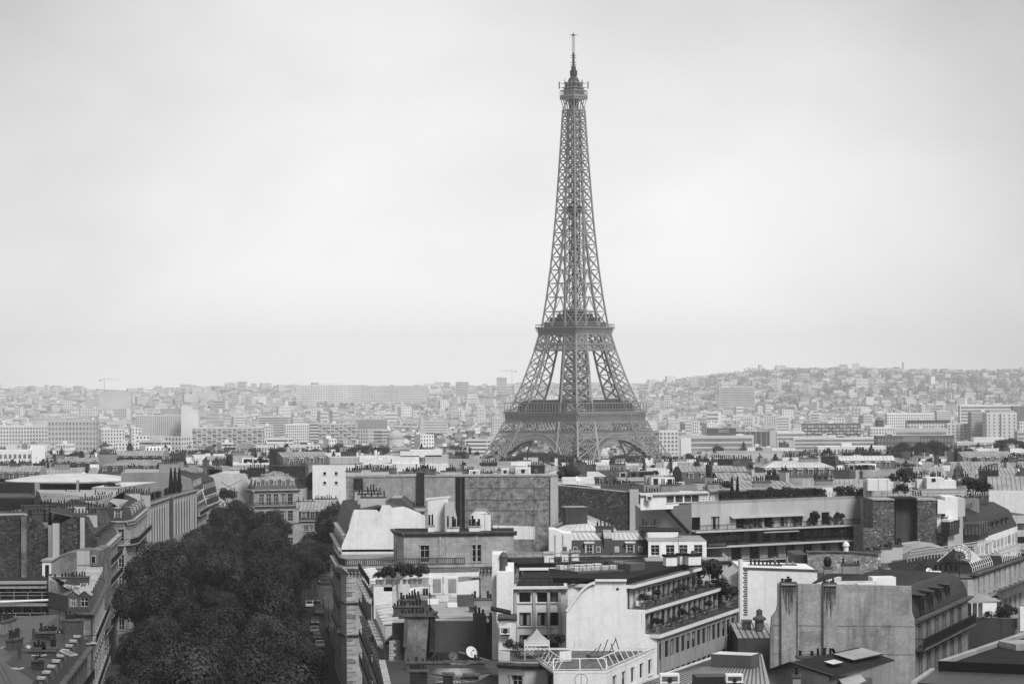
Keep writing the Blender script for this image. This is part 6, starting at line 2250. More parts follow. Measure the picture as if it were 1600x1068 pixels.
 rf = b.part('porch_roof')
 p, q = G(766, Y - 1), G(798, Y - 1)
 zz = ZP(780, 952, Y)
 rf.prism(quad(p, q, 3), [zz, zz - 0.5, zz - 0.5, zz], [zz + 0.25, zz - 0.25, zz - 0.25, zz + 0.25], 'tar', bottom=True)
 b.done()
grey('dark_grey_render', 0.075, 0.92, 0.08, 0.2, streak=0.25, fine=0.1)
centre_block()
# ------------------------------------------------------------------ left side of the avenue
def left_side():
 # rubble gable house
 Y = 411
 P, Q = G(-60, Y), G(156, Y)
 R_ = G(184, 458)
 b = Bld('rubble_gable_house', 'old house with dark rubble gables and pale flues, balconies along the avenue', 'building', Q)
 g = b.part('gable')
 panel(g, [(-60, 960), (156, 960), (156, 859), (147, 838), (139, 822), (131, 808), (114, 806), (100, 814), (83, 826), (75, 826), (57, 809), (35, 804), (0, 805), (-60, 812)], Y, 0.8, 'rubble_dark')
 for x0, x1, y0, y1, mt in ((33, 41, 806, 905, 'grimy_render'), (75, 81, 820, 905, 'mid_render'), (82, 92, 816, 885, 'pale_render'), (125, 131.5, 806, 858, 'pale_render'), (134, 156, 858, 960, 'mid_render')):
  panel(b.part('flue*'), [(x0, y1), (x1, y1), (x1, y0), (x0, y0)], Y - 0.7, 0.69, mt)
 panel(b.part('flue_cap*'), [(81, 816), (93, 816), (93, 813), (81, 813)], Y - 0.8, 1.6, 'iron_black')
 panel(b.part('flue_cap*'), [(124, 807), (132.5, 807), (132.5, 804.5), (124, 804.5)], Y - 0.8, 1.6, 'stone_trim_dark')
 wn = b.part('window')
 panel(wn, [(46, 827), (49.5, 827), (49.5, 821), (46, 821)], Y - 0.05, 0.04, 'glass')
 panel(wn, [(52, 857), (55, 857), (55, 852), (52, 852)], Y - 0.05, 0.04, 'glass')
 panel(wn, [(100, 862), (103, 862), (103, 857), (100, 857)], Y - 0.05, 0.04, 'glass')
 ze = ZP(156, 860, Y)
 rows = [(0.8, 3), (4.6, 2.3), (8.2, 2.3), (11.8, 2.3), (15.4, 2.3), (18.9, 2.2)]
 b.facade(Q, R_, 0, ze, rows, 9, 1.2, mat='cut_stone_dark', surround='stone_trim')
 for zz in (8.0, 15.2, 18.7):
  b.balcony(Q, R_, zz, 1.0, 1.05, step=0.2)
 b.cornice([Q, R_], ze - 0.6, 0.8, 0.7, 'stone_trim', dent=True)
 b.cornice([Q, R_], 11.2, 0.35, 0.35, 'stone_trim_dark')
 zt = ZP(133, 812, Y)
 u = udir(Q, R_)
 inn = (-u[1], u[0])
 a0, a1 = add2(Q, (0, 1), 0.8), R_
 b0, b1 = add2(a0, inn, 2.6), add2(a1, inn, 2.6)
 b.slope((*a0, ze), (*a1, ze), (*b1, zt), (*b0, zt), 'slate')
 b.dormers(a0, a1, ze + 0.4, 7, m=1, back=0.4, w=1.1, h=1.7, d=1.8, mat='stone_trim_dark', roofm='slate')
 c0, c1 = add2(b0, inn, 6), add2(b1, inn, 6)
 b.slope((*b0, zt), (*b1, zt), (*c1, zt + 1.5), (*c0, zt + 1.5), 'zinc', 0.6)
 b.slab([add2(P, (0, 1), 0.8), add2(Q, (-1, 0.08), 9), c1, add2(P, (0, 1), 46)], 0, zt - 0.4, 'mid_render', 'zinc_dark', 'roof')
 # white stepped party walls with pot rows behind the gable
 pw = b.part('party_wall')
 for dy, top, rt, mt in ((10, 797, 150, 'pale_render'), (24, 789, 161, 'grimy_render')):
  panel(pw, [(116, 850), (rt + 8, 850), (rt, 832), (rt - 6, 815), (rt - 9, top + 8), (rt - 14, top), (116, top)], Y + dy, 0.8, mt)
 for px, dy, L, y0, n in ((132, 10, 4.5, 803, 8), (148, 24, 3.8, 794, 7), (62, 6, 4, 802, 8), (90, 16, 6, 795, 12), (22, 8, 5, 800, 9), (112, 20, 5, 790, 10), (60, 26, 6, 790, 12)):
  b.chimney(G(px, Y + dy), 0, L, 0.8, zt - 2, ZP(px, y0, Y + dy), n, rnd.choice(['dark_render', 'pale_render', 'brick_grey']), 'terracotta', 0.8)
 for px in (70, 78, 48):
  b.pipe(G(px, Y + 3), zt - 1, ZP(px, 796, Y + 3), 0.18, 'iron_black', 'flue_pipe')
 b.done()
 # patched lower wall with the white roof shed
 Y = 398
 P, Q = G(68, Y), G(156, Y)
 b = Bld('patched_wall_house', 'lower house with patched plaster gable and a white roof shed with a dark door', 'building', P)
 g = b.part('gable')
 panel(g, [(80, 990), (155, 990), (155, 860), (141, 858), (141, 864), (118, 862), (95, 866), (80, 876)], Y, 12, 'grimy_render')
 pc = b.part('plaster_patch')
 for x0, x1, y0, y1, mt in ((120, 140, 860, 882, 'pale_render'), (120, 140, 884, 908, 'pale_render'), (142, 154, 883, 905, 'dark_render')):
  panel(pc, [(x0, y1), (x1, y1), (x1, y0), (x0, y0)], Y - 0.04, 0.03, mt)
 wn = b.part('window')
 panel(wn, [(142, 880), (150, 880), (150, 867), (142, 867)], Y - 0.1, 0.09, 'stone_trim')
 panel(wn, [(143.2, 879), (148.8, 879), (148.8, 868.5), (143.2, 868.5)], Y - 0.13, 0.05, 'glass')
 sh = b.part('roof_shed')
 panel(sh, [(66, 940), (80, 940), (80, 876), (66, 876)], Y - 4, 5, 'white_render')
 panel(sh, [(80, 940), (95, 940), (93, 870), (80, 876)], Y - 3.9, 4, 'mid_render')
 panel(sh, [(64, 877), (80, 877), (94, 869), (94, 867), (80, 874), (64, 874)], Y - 4.2, 5.4, 'zinc')
 panel(sh, [(70.5, 902), (76.5, 902), (76.5, 882), (70.5, 882)], Y - 4.06, 0.05, 'glass')
 for px, y0 in ((66, 899), (78, 896)):
  b.pipe(G(px, Y - 5.5), 10, ZP(px, y0, Y - 5.5), 0.35, 'zinc_dark', 'flue_pipe')
 b.done()
 # chamfered haussmann house
 Y = 332
 A, P, Q = G(76, Y + 7), G(104, Y), G(141, Y)
 R_ = G(163, Y + 48)
 ze = ZP(120, 957, Y)
 b = Bld('chamfered_house', 'stone house with a chamfered corner, light zinc roof and tall slate dormers', 'building', P)
 rows = [(1, 2.6), (4.6, 2.2), (8.2, 2.2), (11.8, 2.2), (15.3, 2.3)]
 b.facade(A, P, 0, ze, mat='cut_stone_dark')
 b.facade(P, Q, 0, ze, rows, at=[1.75], ww=1.1, mat='cut_stone_dark', surround='stone_trim')
 m = along(Q, R_, 0.12, 0.3)
 b.facade(Q, R_, 0, ze, rows, 9, 1.15, mat='cut_stone_dark', surround='stone_trim')
 for zz in (8, 15.1):
  b.balcony(Q, R_, zz, 0.9, 1.0, step=0.25)
  b.balcony(P, Q, zz, 0.7, 1.0, step=0.25, brackets=False)
 b.cornice([P, Q, R_], ze - 0.6, 0.7, 0.7, 'stone_trim_dark')
 zm = ZP(120, 931, Y + 1)
 zt = ZP(125, 905, Y + 14)
 u = udir(Q, R_)
 inn = (-u[1], u[0])
 Rm = along(Q, R_, 0.45)
 poly = [A, P, Q, Rm, G(76, Rm[1])]
 cur = inset(poly, [0.6, 1.0, 1.0, 0, 0])
 for i in range(5):
  j = (i + 1) % 5
  q = [(*poly[i], ze), (*poly[j], ze), (*cur[j], zm), (*cur[i], zm)]
  (b.slope(*q, 'slate') if i < 3 else b.part('wall').poly(q, 'grimy_render'))
 top = inset(cur, [1.5, 2.5, 3.0, 0, 0])
 for i in range(5):
  j = (i + 1) % 5
  b.slope((*cur[i], zm), (*cur[j], zm), (*top[j], zt), (*top[i], zt), 'zinc', 0.55)
 b.part('roof').poly([(*p, zt) for p in top], 'zinc')
 Ri, Rk = add2(Rm, inn, 1.2), add2(R_, inn, 1.2)
 b.slope((*Rm, ze), (*R_, ze), (*Rk, zm - 0.6), (*Ri, zm - 0.6), 'slate')
 b.slab([Ri, Rk, add2(R_, inn, 7), add2(Rm, inn, 7)], 0, zm - 0.62, 'mid_render', 'zinc_dark', 'rear_wing')
 b.dormers(P, Q, ze + 0.35, 2, m=0.1, back=0.25, w=1.05, h=1.75, d=1.6, mat='stone_trim_dark', roofm='zinc', kind='gable')
 b.dormers(Q, R_, ze + 0.35, 8, m=0.8, back=0.25, w=1.05, h=1.75, d=1.6, mat='stone_trim_dark', roofm='zinc', kind='gable')
 for px, dy, L, y0, n in ((120, 15, 3.5, 902, 9), (100, 15, 3, 903, 6)):
  b.chimney(G(px, Y + dy), 0.05, L, 0.8, zt - 3, ZP(px, y0, Y + dy), n, 'dark_render', 'terracotta', 0.5)
 b.skylight((*along(P, Q, 0.5, -4), zm + 1.2), (1, 0), 1.0, 1.2, slope=R(20))
 b.pipe(along(Q, R_, 0.02, 0.15), 0, ze, 0.08, 'zinc_dark')
 b.done()
 # glazed balcony storeys
 Y = 346
 b = Bld('glazed_balcony_house', 'modern house front with long glazed balconies and white slab edges at the left edge', 'building', G(0, Y))
 P, Q = G(-40, Y), G(74, Y)
 P2, Q2 = G(-40, Y - 4), G(95, Y - 4)
 zs = {y: ZP(40, y, Y) for y in (907, 911, 929, 932)}
 z2 = {y: ZP(40, y, Y - 4) for y in (944, 949, 963, 967)}
 b.facade(P, Q, zs[932] - 0.2, zs[911], [(zs[932], zs[911] - zs[932] - 0.35)], 9, 1.05, mat='mid_render', style='dark', depth=0.5, m=0.1, sill=False)
 b.facade(P2, Q2, 0, z2[944], [(z2[967] - 5.4, 2), (z2[967] - 2.7, 2), (z2[967], z2[944] - z2[967] - 0.4)], 9, 1.15, mat='mid_render', style='dark', depth=0.5, m=0.1, sill=False)
 s = b.part('slab_edge')
 for (p, q, za, zb, d) in ((P, Q, zs[911], zs[907], 1.0), (P, Q, zs[911] - 0.65, zs[911] - 0.3, 0.7), (P2, Q2, z2[949] + 0.35, z2[944] + 0.2, 1.1)):
  s.prism([along(p, q, 0, d), along(p, q, 1, d), q, p], za, zb, 'concrete', bottom=True)
 s.prism([along(P, Q, 0, 1.9), along(P, Q, 1.18, 1.9), along(P, Q, 1.18), P], zs[932] - 0.5, zs[932] - 0.2, 'concrete', bottom=True)
 s.prism([along(P2, Q2, 0, 1.6), along(P2, Q2, 1.0, 1.6), Q2, P2], z2[967] - 0.3, z2[967], 'concrete', bottom=True)
 gp = b.part('glass_balustrade')
 for p, q, z, d in ((P, along(P, Q, 1.15), zs[932] - 0.2, 1.8), (P2, Q2, z2[967], 1.5)):
  a, c = along(p, q, 0, d), along(p, q, 1, d)
  gp.prism([a, c, along(p, q, 1, d - 0.05), along(p, q, 0, d - 0.05)], z, z + 1.0, 'glass', bottom=True)
  b.railing([along(p, q, 0, d + 0.03), c], z, 1.05, 'zinc', 2.0, 0.07)
 tube = b.part('roller_awning')
 a, c = along(P2, Q2, 0.3, 1.3), along(P2, Q2, 0.88, 1.3)
 tube.tube((*a, z2[944] + 0.5), (*c, z2[944] + 0.75), 0.16, 0.16, 'white_paint', 8)
 b.slab(quad(add2(P, (0, 1), 0.6), add2(Q, (0, 1), 0.6), 11), 0, zs[911], 'mid_render', 'tar', 'roof')
 ww = b.part('side_wall')
 panel(ww, [(76, 966), (97, 966), (93, 912), (82, 912)], Y - 2, 7, 'mid_render')
 b.done()
 # zinc roofs in the bottom left corner
 C0, C1, C2 = G(52, 224), G(66, 238), G(136, 290)
 ze = ZP(66, 1062, 238) - 2.4
 b = Bld('corner_zinc_house', 'zinc-roofed stone house with long chimney walls in the lower left corner', 'building', C1)
 poly = [G(-60, 226), C0, C1, C2, add2(C2, (-1, 0.1), 22), G(-60, 300)]
 rows = [(1, 2.6), (4.8, 2.2), (8.4, 2.2), (12.0, 2.2), (15.6, 2.3)]
 b.facade(C1, C2, 0, ze, rows, 12, 1.15, mat='cut_stone_dark', surround='stone_trim_dark')  # dark stone and roofing here paint in the frame's darkened lower left corner
 b.facade(C0, C1, 0, ze, rows, 3, 1.15, mat='cut_stone_dark')
 b.facade(poly[0], C0, 0, ze, rows, 5, 1.15, mat='cut_stone_dark')
 b.balcony(C1, C2, 15.4, 0.9, 1.0, step=0.3, slab='stone_trim_dark')
 b.balcony(C1, C2, 8.2, 0.9, 1.0, step=0.3, slab='stone_trim_dark')
 b.cornice([poly[0], C0, C1, C2], ze - 0.6, 0.7, 0.7, 'stone_trim_dark')
 cur = inset(poly, [0.9, 0.9, 0.9, 0.0, 0.0, 0.0])
 zm = ze + 2.4
 for i in range(4):
  b.slope((*poly[i], ze), (*poly[i + 1], ze), (*cur[i + 1], zm), (*cur[i], zm), 'slate' if i < 3 else 'mid_render')
 r0, r1 = G(8, 247), G(92, 300)
 zr = zm + 0.7
 b.slope((*cur[2], zm), (*cur[3], zm), (*r1, zr), (*r0, zr), 'zinc_dark', 0.6)
 b.part('roof').poly([(*cur[1], zm), (*cur[2], zm), (*r0, zr)], 'zinc_dark')
 b.slope((*cur[0], zm), (*cur[1], zm), (*r0, zr), (*G(-60, 247), zr), 'zinc_dark', 0.6)
 b.part('roof').poly([(*r0, zr), (*r1, zr), (*G(-60, 300), zm), (*G(-60, 247), zr)], 'zinc_dark')
 b.dormers(C1, C2, ze + 0.3, 10, m=0.8, back=0.3, w=0.95, h=1.6, d=1.5, mat='stone_trim_dark', roofm='zinc')
 b.dormers(along(poly[0], C0, 0.62), C0, ze + 0.2, 2, m=0.4, back=0.3, w=1.3, h=1.5, d=1.7, mat='stone_trim_dark', roofm='zinc', kind='round')
 for p0, p1, y0, y1, n, Yc in ((30, 86, 1017, 1040, 0, 258), (40, 99, 996, 1012, 0, 276)):
  a, c = G(p0, Yc), G(p1, Yc)
  za = ZP(p0, y0, Yc)
  b.chimney(((a[0] + c[0]) / 2, Yc), 0, c[0] - a[0], 0.9, za - 4, za, 0, 'dark_render')
  for k, (px, nn) in enumerate(((p0 + 30, 7), (p0 + 48, 4))):
   b.chimney(G(px, Yc), 0, 1.4, 0.7, za + 0.1, za + 0.25, nn, 'dark_render', 'iron_black', 0.6)
 b.chimney(G(97, 296), 0, 1.9, 0.9, ZP(97, 992, 296), ZP(97, 981, 296), 6, 'dark_render', 'iron_black', 0.6)
 for px, Yc, L_, n, dz in ((22, 262, 3.0, 7, 1.5), (70, 272, 2.2, 5, 1.2), (112, 284, 2.6, 6, 1.4), (10, 280, 4.0, 9, 1.8), (58, 246, 1.6, 4, 1.0)):
  c = G(px, Yc)
  b.chimney(c, rnd.choice([0.1, 1.4]), L_, 0.8, zm - 0.5, zm + dz, n, rnd.choice(['dark_render', 'brick_dark', 'grimy_render']), 'terracotta', 0.7)
 for px, Yc, r_ in ((30, 252, 0.3), (80, 262, 0.25), (52, 270, 0.3), (100, 276, 0.25)):
  b.pipe(G(px, Yc), zm, zm + 1.9, r_ * 0.6, 'zinc_dark', 'flue_pipe')
 for px, Yc in ((24, 244), (60, 256), (86, 280)):
  b.skylight((*G(px, Yc), zm + 0.45), (0.3, 1), 1.0, 1.3, mat='glass')
 lw = b.part('side_wall')
 panel(lw, [(-20, 1020), (40, 1020), (40, 975), (-20, 975)], 300, 0.8, 'grimy_render')
 vt = b.part('vent')
 for px, py, Yc, r in ((66, 998, 285, 0.55), (44, 1018, 262, 0.5), (8, 1020, 262, 0.7)):
  p = W(px, py, Yc)
  vt.lathe(p, [(r * 0.5, -1.5), (r * 0.5, 0), (r, 0.0), (r * 0.97, 0.35), (r * 0.6, 0.7), (0, 0.82)], 'zinc', 12)
 for px in (17, 46):
  p = W(px, 1012, 268)
  b.pipe((p.x, p.y), zm, p.z + 0.8, 0.2, 'zinc', 'flue_pipe')
 b.aerial(tuple(W(93, 1012, 282)), 5.0)
 b.aerial(tuple(W(28, 1035, 270)), 4.0)
 b.skylight(tuple(W(107, 1020, 262)), (0.5, 1), 1.2, 1.6, slope=0.3, mat='glass_pale')
 b.done()
 # rounded stone house behind
 Y = 492
 P = G(160, Y + 6)
 A1, A2 = G(172, Y), G(196, Y)
 Q = G(208, Y + 6)
 R_ = G(229, 545)
 b = Bld('rounded_corner_house', 'pale stone house with a rounded balconied corner and slate mansard beside the ribbed facades', 'building', A1)
 ze = ZP(185, 814, Y)
 rows = [(0.8, 3), (5.2, 2.4), (9.4, 2.4), (13.6, 2.5), (18.9, 2.4)]
 pts = [P, A1, A2, Q]
 for i, (p, q) in enumerate(zip(pts, pts[1:])):
  L = math.dist(p, q)
  b.facade(p, q, 0, ze, rows, at=[L * 0.5] if i != 1 else [L * 0.72], ww=1.1, mat='cut_stone', surround='stone_trim')
 b.facade(Q, R_, 0, ze, rows, 7, 1.1, mat='cut_stone', surround='stone_trim')
 run = pts + [R_]
 b.cornice(run, ze - 0.6, 0.6, 0.7, 'stone_trim', dent=True)
 for p, q in zip(run, run[1:]):
  b.balcony(p, q, 18.2, 1.2, 1.05, slab='stone_trim', step=0.2)
  b.balcony(p, q, 9.2, 0.7, 1.0, slab='stone_trim', step=0.3)
 poly = run + [add2(R_, (-1, 0.2), 26), add2(P, (-0.7, 1), 24)]
 c, zz = b.roof(poly, ze, [(1.2, ZP(185, 794, Y) - ze, 'slate'), (3.5, 1.5, 'zinc')], gables=(4, 5), gable='grimy_render', top='zinc', seam=0.8)
 b.dormers(A1, A2, ze + 0.4, 1, back=0.3, w=1.1, h=1.7, d=1.7, mat='stone_trim', roofm='slate')
 b.dormers(Q, R_, ze + 0.4, 5, m=1, back=0.3, w=1.0, h=1.6, d=1.6, mat='stone_trim', roofm='zinc')
 for px, dy, L, y0, n in ((150, 16, 7, 781, 14), (170, 30, 6, 775, 12), (202, 40, 5, 770, 10), (218, 55, 5, 772, 9)):
  b.chimney(G(px, Y + dy), 0, L, 0.9, ze, ZP(px, y0, Y + dy), n, rnd.choice(['brick_dark', 'pale_render']), 'terracotta', 0.9)
 b.done()
 # big pale zinc roofs to its left
 Y = 520
 P, Q = G(62, Y), G(168, Y)
 b = Bld('pale_zinc_house', 'wide pale seamed zinc roof with two skylights behind the rubble gables', 'building', P)
 ze, zr = ZP(120, 796, Y), ZP(120, 777, Y + 16)
 poly = quad(P, Q, 30)
 b.part('wall').prism(poly, 0, ze - 0.05, 'mid_render')
 b.slope((*P, ze), (*Q, ze), (*add2(Q, (0.2, 1), 16), zr), (*add2(P, (0, 1), 16), zr), 'zinc_bright', 0.9)
 b.part('roof').poly([(*add2(P, (0, 1), 16), zr), (*add2(Q, (0.2, 1), 16), zr), (*poly[2], ze), (*poly[3], ze)], 'zinc')
 for f in (0.22, 0.55, 0.8):
  b.skylight((*along(P, Q, f, -9), ze + 1.35), (1, 0), 1.6, 2.0, slope=0.15, mat='curtain')
 for px, dy, L, y0, n in ((90, 2, 9, 790, 16), (128, 1, 9, 788, 16), (70, 9, 4, 785, 8), (110, 20, 6, 775, 10)):
  b.chimney(G(px, Y + dy), 0, L, 0.9, ze - 1, ZP(px, y0, Y + dy), n, 'brick_dark', 'terracotta', 1.0)
 b.done()
 # the two ribbed facades
 for k, (y0, y1, x0, x1, top) in enumerate(((548, 586, -83.2, -83.4, 789), (594, 630, -83.6, -82.4, 775))):
  Pn, Qn = (x0, y0), (x1, y1)
  zt = ZP(PX(x0, y0), top, y0)
  b = Bld('ribbed_block', ['nearer of two concrete blocks with tall vertical ribs along the avenue', 'farther of two concrete blocks with tall vertical ribs along the avenue'][k], 'building', Pn, group='ribbed concrete blocks')
  poly = [Pn, Qn, (Qn[0] - 24, Qn[1]), (Pn[0] - 24, Pn[1])]
  b.facade(Pn, Qn, 0, zt, mat='concrete')
  b.facade(poly[3], Pn, 0, zt, mat='concrete_dark')
  b.slab(poly, zt, zt + 0.1, 'concrete', 'gravel', 'roof')
  b.cornice([Pn, Qn], zt - 0.5, 0.5, 0.7, 'concrete')
  w = b.part('ribs')
  L = math.dist(Pn, Qn)
  n = int(L / 4.0)
  zmid = zt * 0.56
  for i in range(n):
   c = along(Pn, Qn, (i + 0.5) / n, 0.0)
   ang = angle(Pn, Qn)
   d = along(Pn, Qn, (i + 0.5) / n, 0.08)
   w.box((d[0], d[1], 0), (1.6, 0.16, zt - 0.6), ang, 'pale_render')
   e = along(Pn, Qn, (i + 1.0) / n, 0.03)
   for za, zb in ((1.0, zmid - 0.8), (zmid + 0.6, zt - 1.8)):
    if (i + k) % 7:
     b.part('window_strip*').box((e[0], e[1], za), (1.5, 0.05, zb - za), ang, 'glass')
  w.bar((*along(Pn, Qn, 0, 0.08), zmid), (*along(Pn, Qn, 1, 0.08), zmid), 0.2, 'concrete', 1.2)
  bm_ = b.part('roof_beam')
  if k == 0:
   q0, q1 = (-100, y0 + 20), (-88, y0 + 40)
   zz = zt + 1.7
   bm_.prism([(-98, y0 + 14), (-91, y0 + 14), (-87, y0 + 44), (-96, y0 + 44)], zz, zz + 1.9, 'concrete', 'zinc_bright', True)
   bm_.prism([(-96, y0 + 18), (-93, y0 + 18), (-90, y0 + 40), (-93, y0 + 40)], zt, zz, 'frame_dark')
  else:
   bm_.prism([(-100, y0 + 10), (-92, y0 + 10), (-92, y0 + 30), (-100, y0 + 30)], zt, zt + 1.6, 'concrete', 'zinc')
  b.done()
 b = Bld('dark_link_building', 'narrow dark glazed link between the two ribbed concrete blocks', 'building', (-85, 587))
 b.part('wall').prism([(-84.6, 586.2), (-84.6, 593.8), (-100, 593.8), (-100, 586.2)], 0, 17, 'frame_dark', 'tar')
 b.part('band').prism([(-84.2, 586.3), (-84.2, 593.7), (-84.6, 593.7), (-84.6, 586.3)], 9, 10.2, 'concrete', bottom=True)
 b.done()
 # terrace of older houses further along
 segs = [(634, 660, 309, 322, 748, 3, 'slate house with white upper dormers and metal roof flues next to the farther ribbed block'),
   (661, 690, 323, 343, 752, 3, 'stone house with two storeys of pale dormers, second beyond the ribbed blocks'),
   (691, 716, 344, 362, 800, 1, 'low stone house with a strong cornice, third beyond the ribbed blocks')]
 for k, (y0, y1, p0, p1, ptop, up, lab) in enumerate(segs):
  Pn, Qn = G(p0, y0), G(p1, y1)
  ze = ZP(p0, {0: 785, 1: 790, 2: 802}[k], y0)
  b = Bld('avenue_house', lab, 'building', Pn)
  rows = [(z, 2.3) for z in (1.2, 4.6, 8.0, 11.4, 14.8) if z + 2.6 < ze]
  b.facade(Pn, Qn, 0, ze, rows, 7, 1.2, mat='cut_stone', surround='stone_trim')
  b.cornice([Pn, Qn], ze - 0.6, 0.7, 0.7, 'stone_trim')
  b.balcony(Pn, Qn, ze - 3.4, 0.8, 1.0, step=0.3)
  poly = [Pn, Qn, add2(Qn, (-1, 0), 20), add2(Pn, (-1, 0), 20)]
  b.facade(poly[3], Pn, 0, ze, mat='mid_render')
  zt = ZP(p0, ptop, y0) if k < 2 else ze + 2.8
  c, zz = b.roof(poly, ze, [(1.6, zt - ze, 'slate'), (5, 1.8, 'zinc')], gables=(1, 2, 3), gable='mid_render', top='zinc', seam=0.9)
  n = 6
  b.dormers(Pn, Qn, ze + 0.4, n, m=0.6, back=0.35, w=1.1, h=1.8, d=1.8, mat='pale_render', roofm='zinc_bright')
  if up == 3:
   b.dormers(Pn, Qn, ze + 3.6, n, m=0.6, back=1.0, w=1.0, h=1.6, d=1.8, mat='pale_render', roofm='zinc')
  for f in (0.2, 0.8):
   b.chimney(along(Pn, Qn, f, -8), 0.2, 5, 0.9, zz - 2, zz + 2.2, 9, 'mid_render', 'terracotta', 0.9)
  if k == 0:
   for f, h in ((0.35, 3), (0.6, 1)):
    e = along(Pn, Qn, f, 0.3)
    b.part('metal_flue').bar((*e, ze + h), (*add2(e, (0.5, 1.2), 1), ze + h - 2.0), 0.35, 'white_paint')
  b.done()
 # light gable, striped house and the five-window house at the end
 Y = 704
 P, Q = G(322, Y), G(398, Y)
 b = Bld('pale_gable_house', 'house with a broad cracked pale gable rising above the avenue trees', 'building', P)
 panel(b.part('gable'), [(322, 860), (398, 860), (398, 790), (392, 766), (382, 740), (342, 738), (322, 744)], Y, 16, 'cream_gable')
 cr = b.part('crack')
 for x0, y0, x1, y1 in ((345, 752, 372, 768), (372, 768, 388, 782), (330, 765, 352, 762), (352, 762, 380, 748)):
  cr.bar(W(x0, y0, Y - 0.02), W(x1, y1, Y - 0.02), 0.12, 'soot_soft', 0.06)
 for px, n in ((338, 8), (334, 6), (385, 4)):
  b.chimney(G(px, Y + 4), 0, 3.6, 0.9, ZP(px, 742, Y), ZP(px, 735, Y), n, 'brick_dark', 'terracotta', 1.0)
 b.chimney(G(357, Y - 5), 0, 5, 0.8, ZP(357, 776, Y - 5), ZP(357, 769, Y - 5), 4, 'pale_render', 'terracotta', 1.0)
 b.done()
 Y = 690
 Z_, P, Q = G(386, Y + 6), G(397, Y), G(466, Y + 4)
 b = Bld('five_bay_house', 'stone house of five window bays under a slate mansard, facing the end of the trees', 'building', P)
 ze = ZP(430, 765, Y)
 L = math.dist(P, Q)
 fl = [ZP(430, y, Y) for y in (855, 836, 814.5, 789)]
 b.facade(P, Q, 0, ze, [(fl[0], 2.7), (fl[1], 2.9), (fl[2], 3.0), (fl[3], 3.2)], 5, 1.35, mat='cut_stone_pale', surround='stone_trim')
 b.facade(Z_, P, 0, ze, [(fl[1], 2.7), (fl[2], 2.7), (fl[3], 2.7)], 1, 1.2, mat='cut_stone_pale', surround='stone_trim')
 b.facade(Q, add2(Q, (0.2, 1), 14), 0, ze, mat='pale_render')
 b.cornice([Z_, P, Q], ze - 0.7, 0.8, 0.8, 'stone_trim')
 b.cornice([Z_, P, Q], fl[3] - 0.9, 0.5, 0.6, 'stone_trim')
 b.cornice([Z_, P, Q], fl[2] - 0.8, 0.4, 0.4, 'stone_trim')
 b.balcony(P, Q, fl[3] - 0.1, 0.8, 0.9, step=0.3, slab='stone_trim', brackets=False)
 poly = [P, Q, add2(Q, (0.2, 1), 15), add2(Z_, (0.1, 1), 12), Z_]
 zm = ZP(430, 749, Y + 1)
 b.roof(poly, ze, [(1.5, zm - ze, 'slate_pale'), (5, ZP(430, 736, Y + 7) - zm, 'zinc')], top='zinc', seam=0.9)
 b.dormers(P, Q, ze + 0.9, 5, m=0.3, back=0.6, w=0.9, h=1.3, d=1.6, mat='pale_render', roofm='zinc', kind='round')
 b.dormers(Z_, P, ze + 0.5, 1, m=0.3, back=0.4, w=1.2, h=2.2, d=1.6, mat='pale_render', roofm='zinc', kind='round')
 for px, dy, L_, y0, n in ((402, 9, 5, 731, 9), (456, 10, 8, 728, 12), (432, 12, 4, 727, 6)):
  b.chimney(G(px, Y + dy), 0, L_, 0.9, zm, ZP(px, y0, Y + dy), n, 'brick_dark', 'terracotta', 1.0)
 for f in (0.3, 0.5, 0.8):
  b.skylight((*along(P, Q, f, -4), zm + 1.3), (1, 0), 1.5, 0.8, slope=0.4)
 b.done()
 Y = 668
 P, Q = G(363, Y), G(388, Y + 10)
 b = Bld('striped_house', 'small house with white slanting slab bands and dark loggias left of the five-bay house', 'building', P)
 w = b.part('wall')
 w.prism(quad(P, Q, 12), 0, ZP(375, 797, Y), 'frame_dark', 'tar')
 for y in (797, 814, 836):
  p, q = along(P, Q, 0, 0.9), along(P, Q, 1, 0.9)
  za = ZP(375, y, Y)
  b.part('slab_band').prism([p, q, Q, P], za - 1.0, za, 'white_paint', bottom=True)
 b.done()
 Y = 640
 P, Q = G(467, Y), G(523, Y)
 b = Bld('low_mansard_house', 'lower house with four slate dormers and pale zinc roof at the end of the avenue', 'building', P)
 ze, zm, zt = ZP(490, 813, Y), ZP(490, 797, Y + 1), ZP(490, 781, Y + 10)
 poly = quad(P, Q, 22)
 b.facade(P, Q, 0, ze, [(1, 2.4), (5, 2.2), (8.6, 2.2), (11.9, 1.6)], 5, 1.2, mat='cut_stone')
 b.facade(Q, poly[2], 0, ze, mat='mid_render')
 b.facade(poly[3], P, 0, ze, mat='mid_render')
 b.cornice([P, Q], ze - 0.4, 0.5, 0.5)
 b.roof(poly, ze, [(1.2, zm - ze, 'slate'), (7, zt - zm, 'zinc')], top='zinc', gables=(1, 3), gable='mid_render', seam=0.9)
 b.dormers(P, Q, ze + 0.4, 4, m=0.2, back=0.3, w=1.1, h=1.7, d=1.5, mat='stone_trim', roofm='zinc')
 for px, dy, L_, y0, n in ((478, 8, 5, 783, 4), (497, 14, 4, 781, 6), (510, 16, 6, 779, 10)):
  b.chimney(G(px, Y + dy), 0, L_, 0.9, zm, ZP(px, y0, Y + dy), n, 'pale_render', 'terracotta', 0.7)
 b.done()
 # the white cube
 Y = 700
 P, Q = G(489, Y), G(563, Y)
 b = Bld('white_cube_house', 'plain white cube-like building with four small square windows', 'building', P)
 zt = ZP(520, 727, Y)
 z = [ZP(520, y, Y) for y in (756, 741.5)]
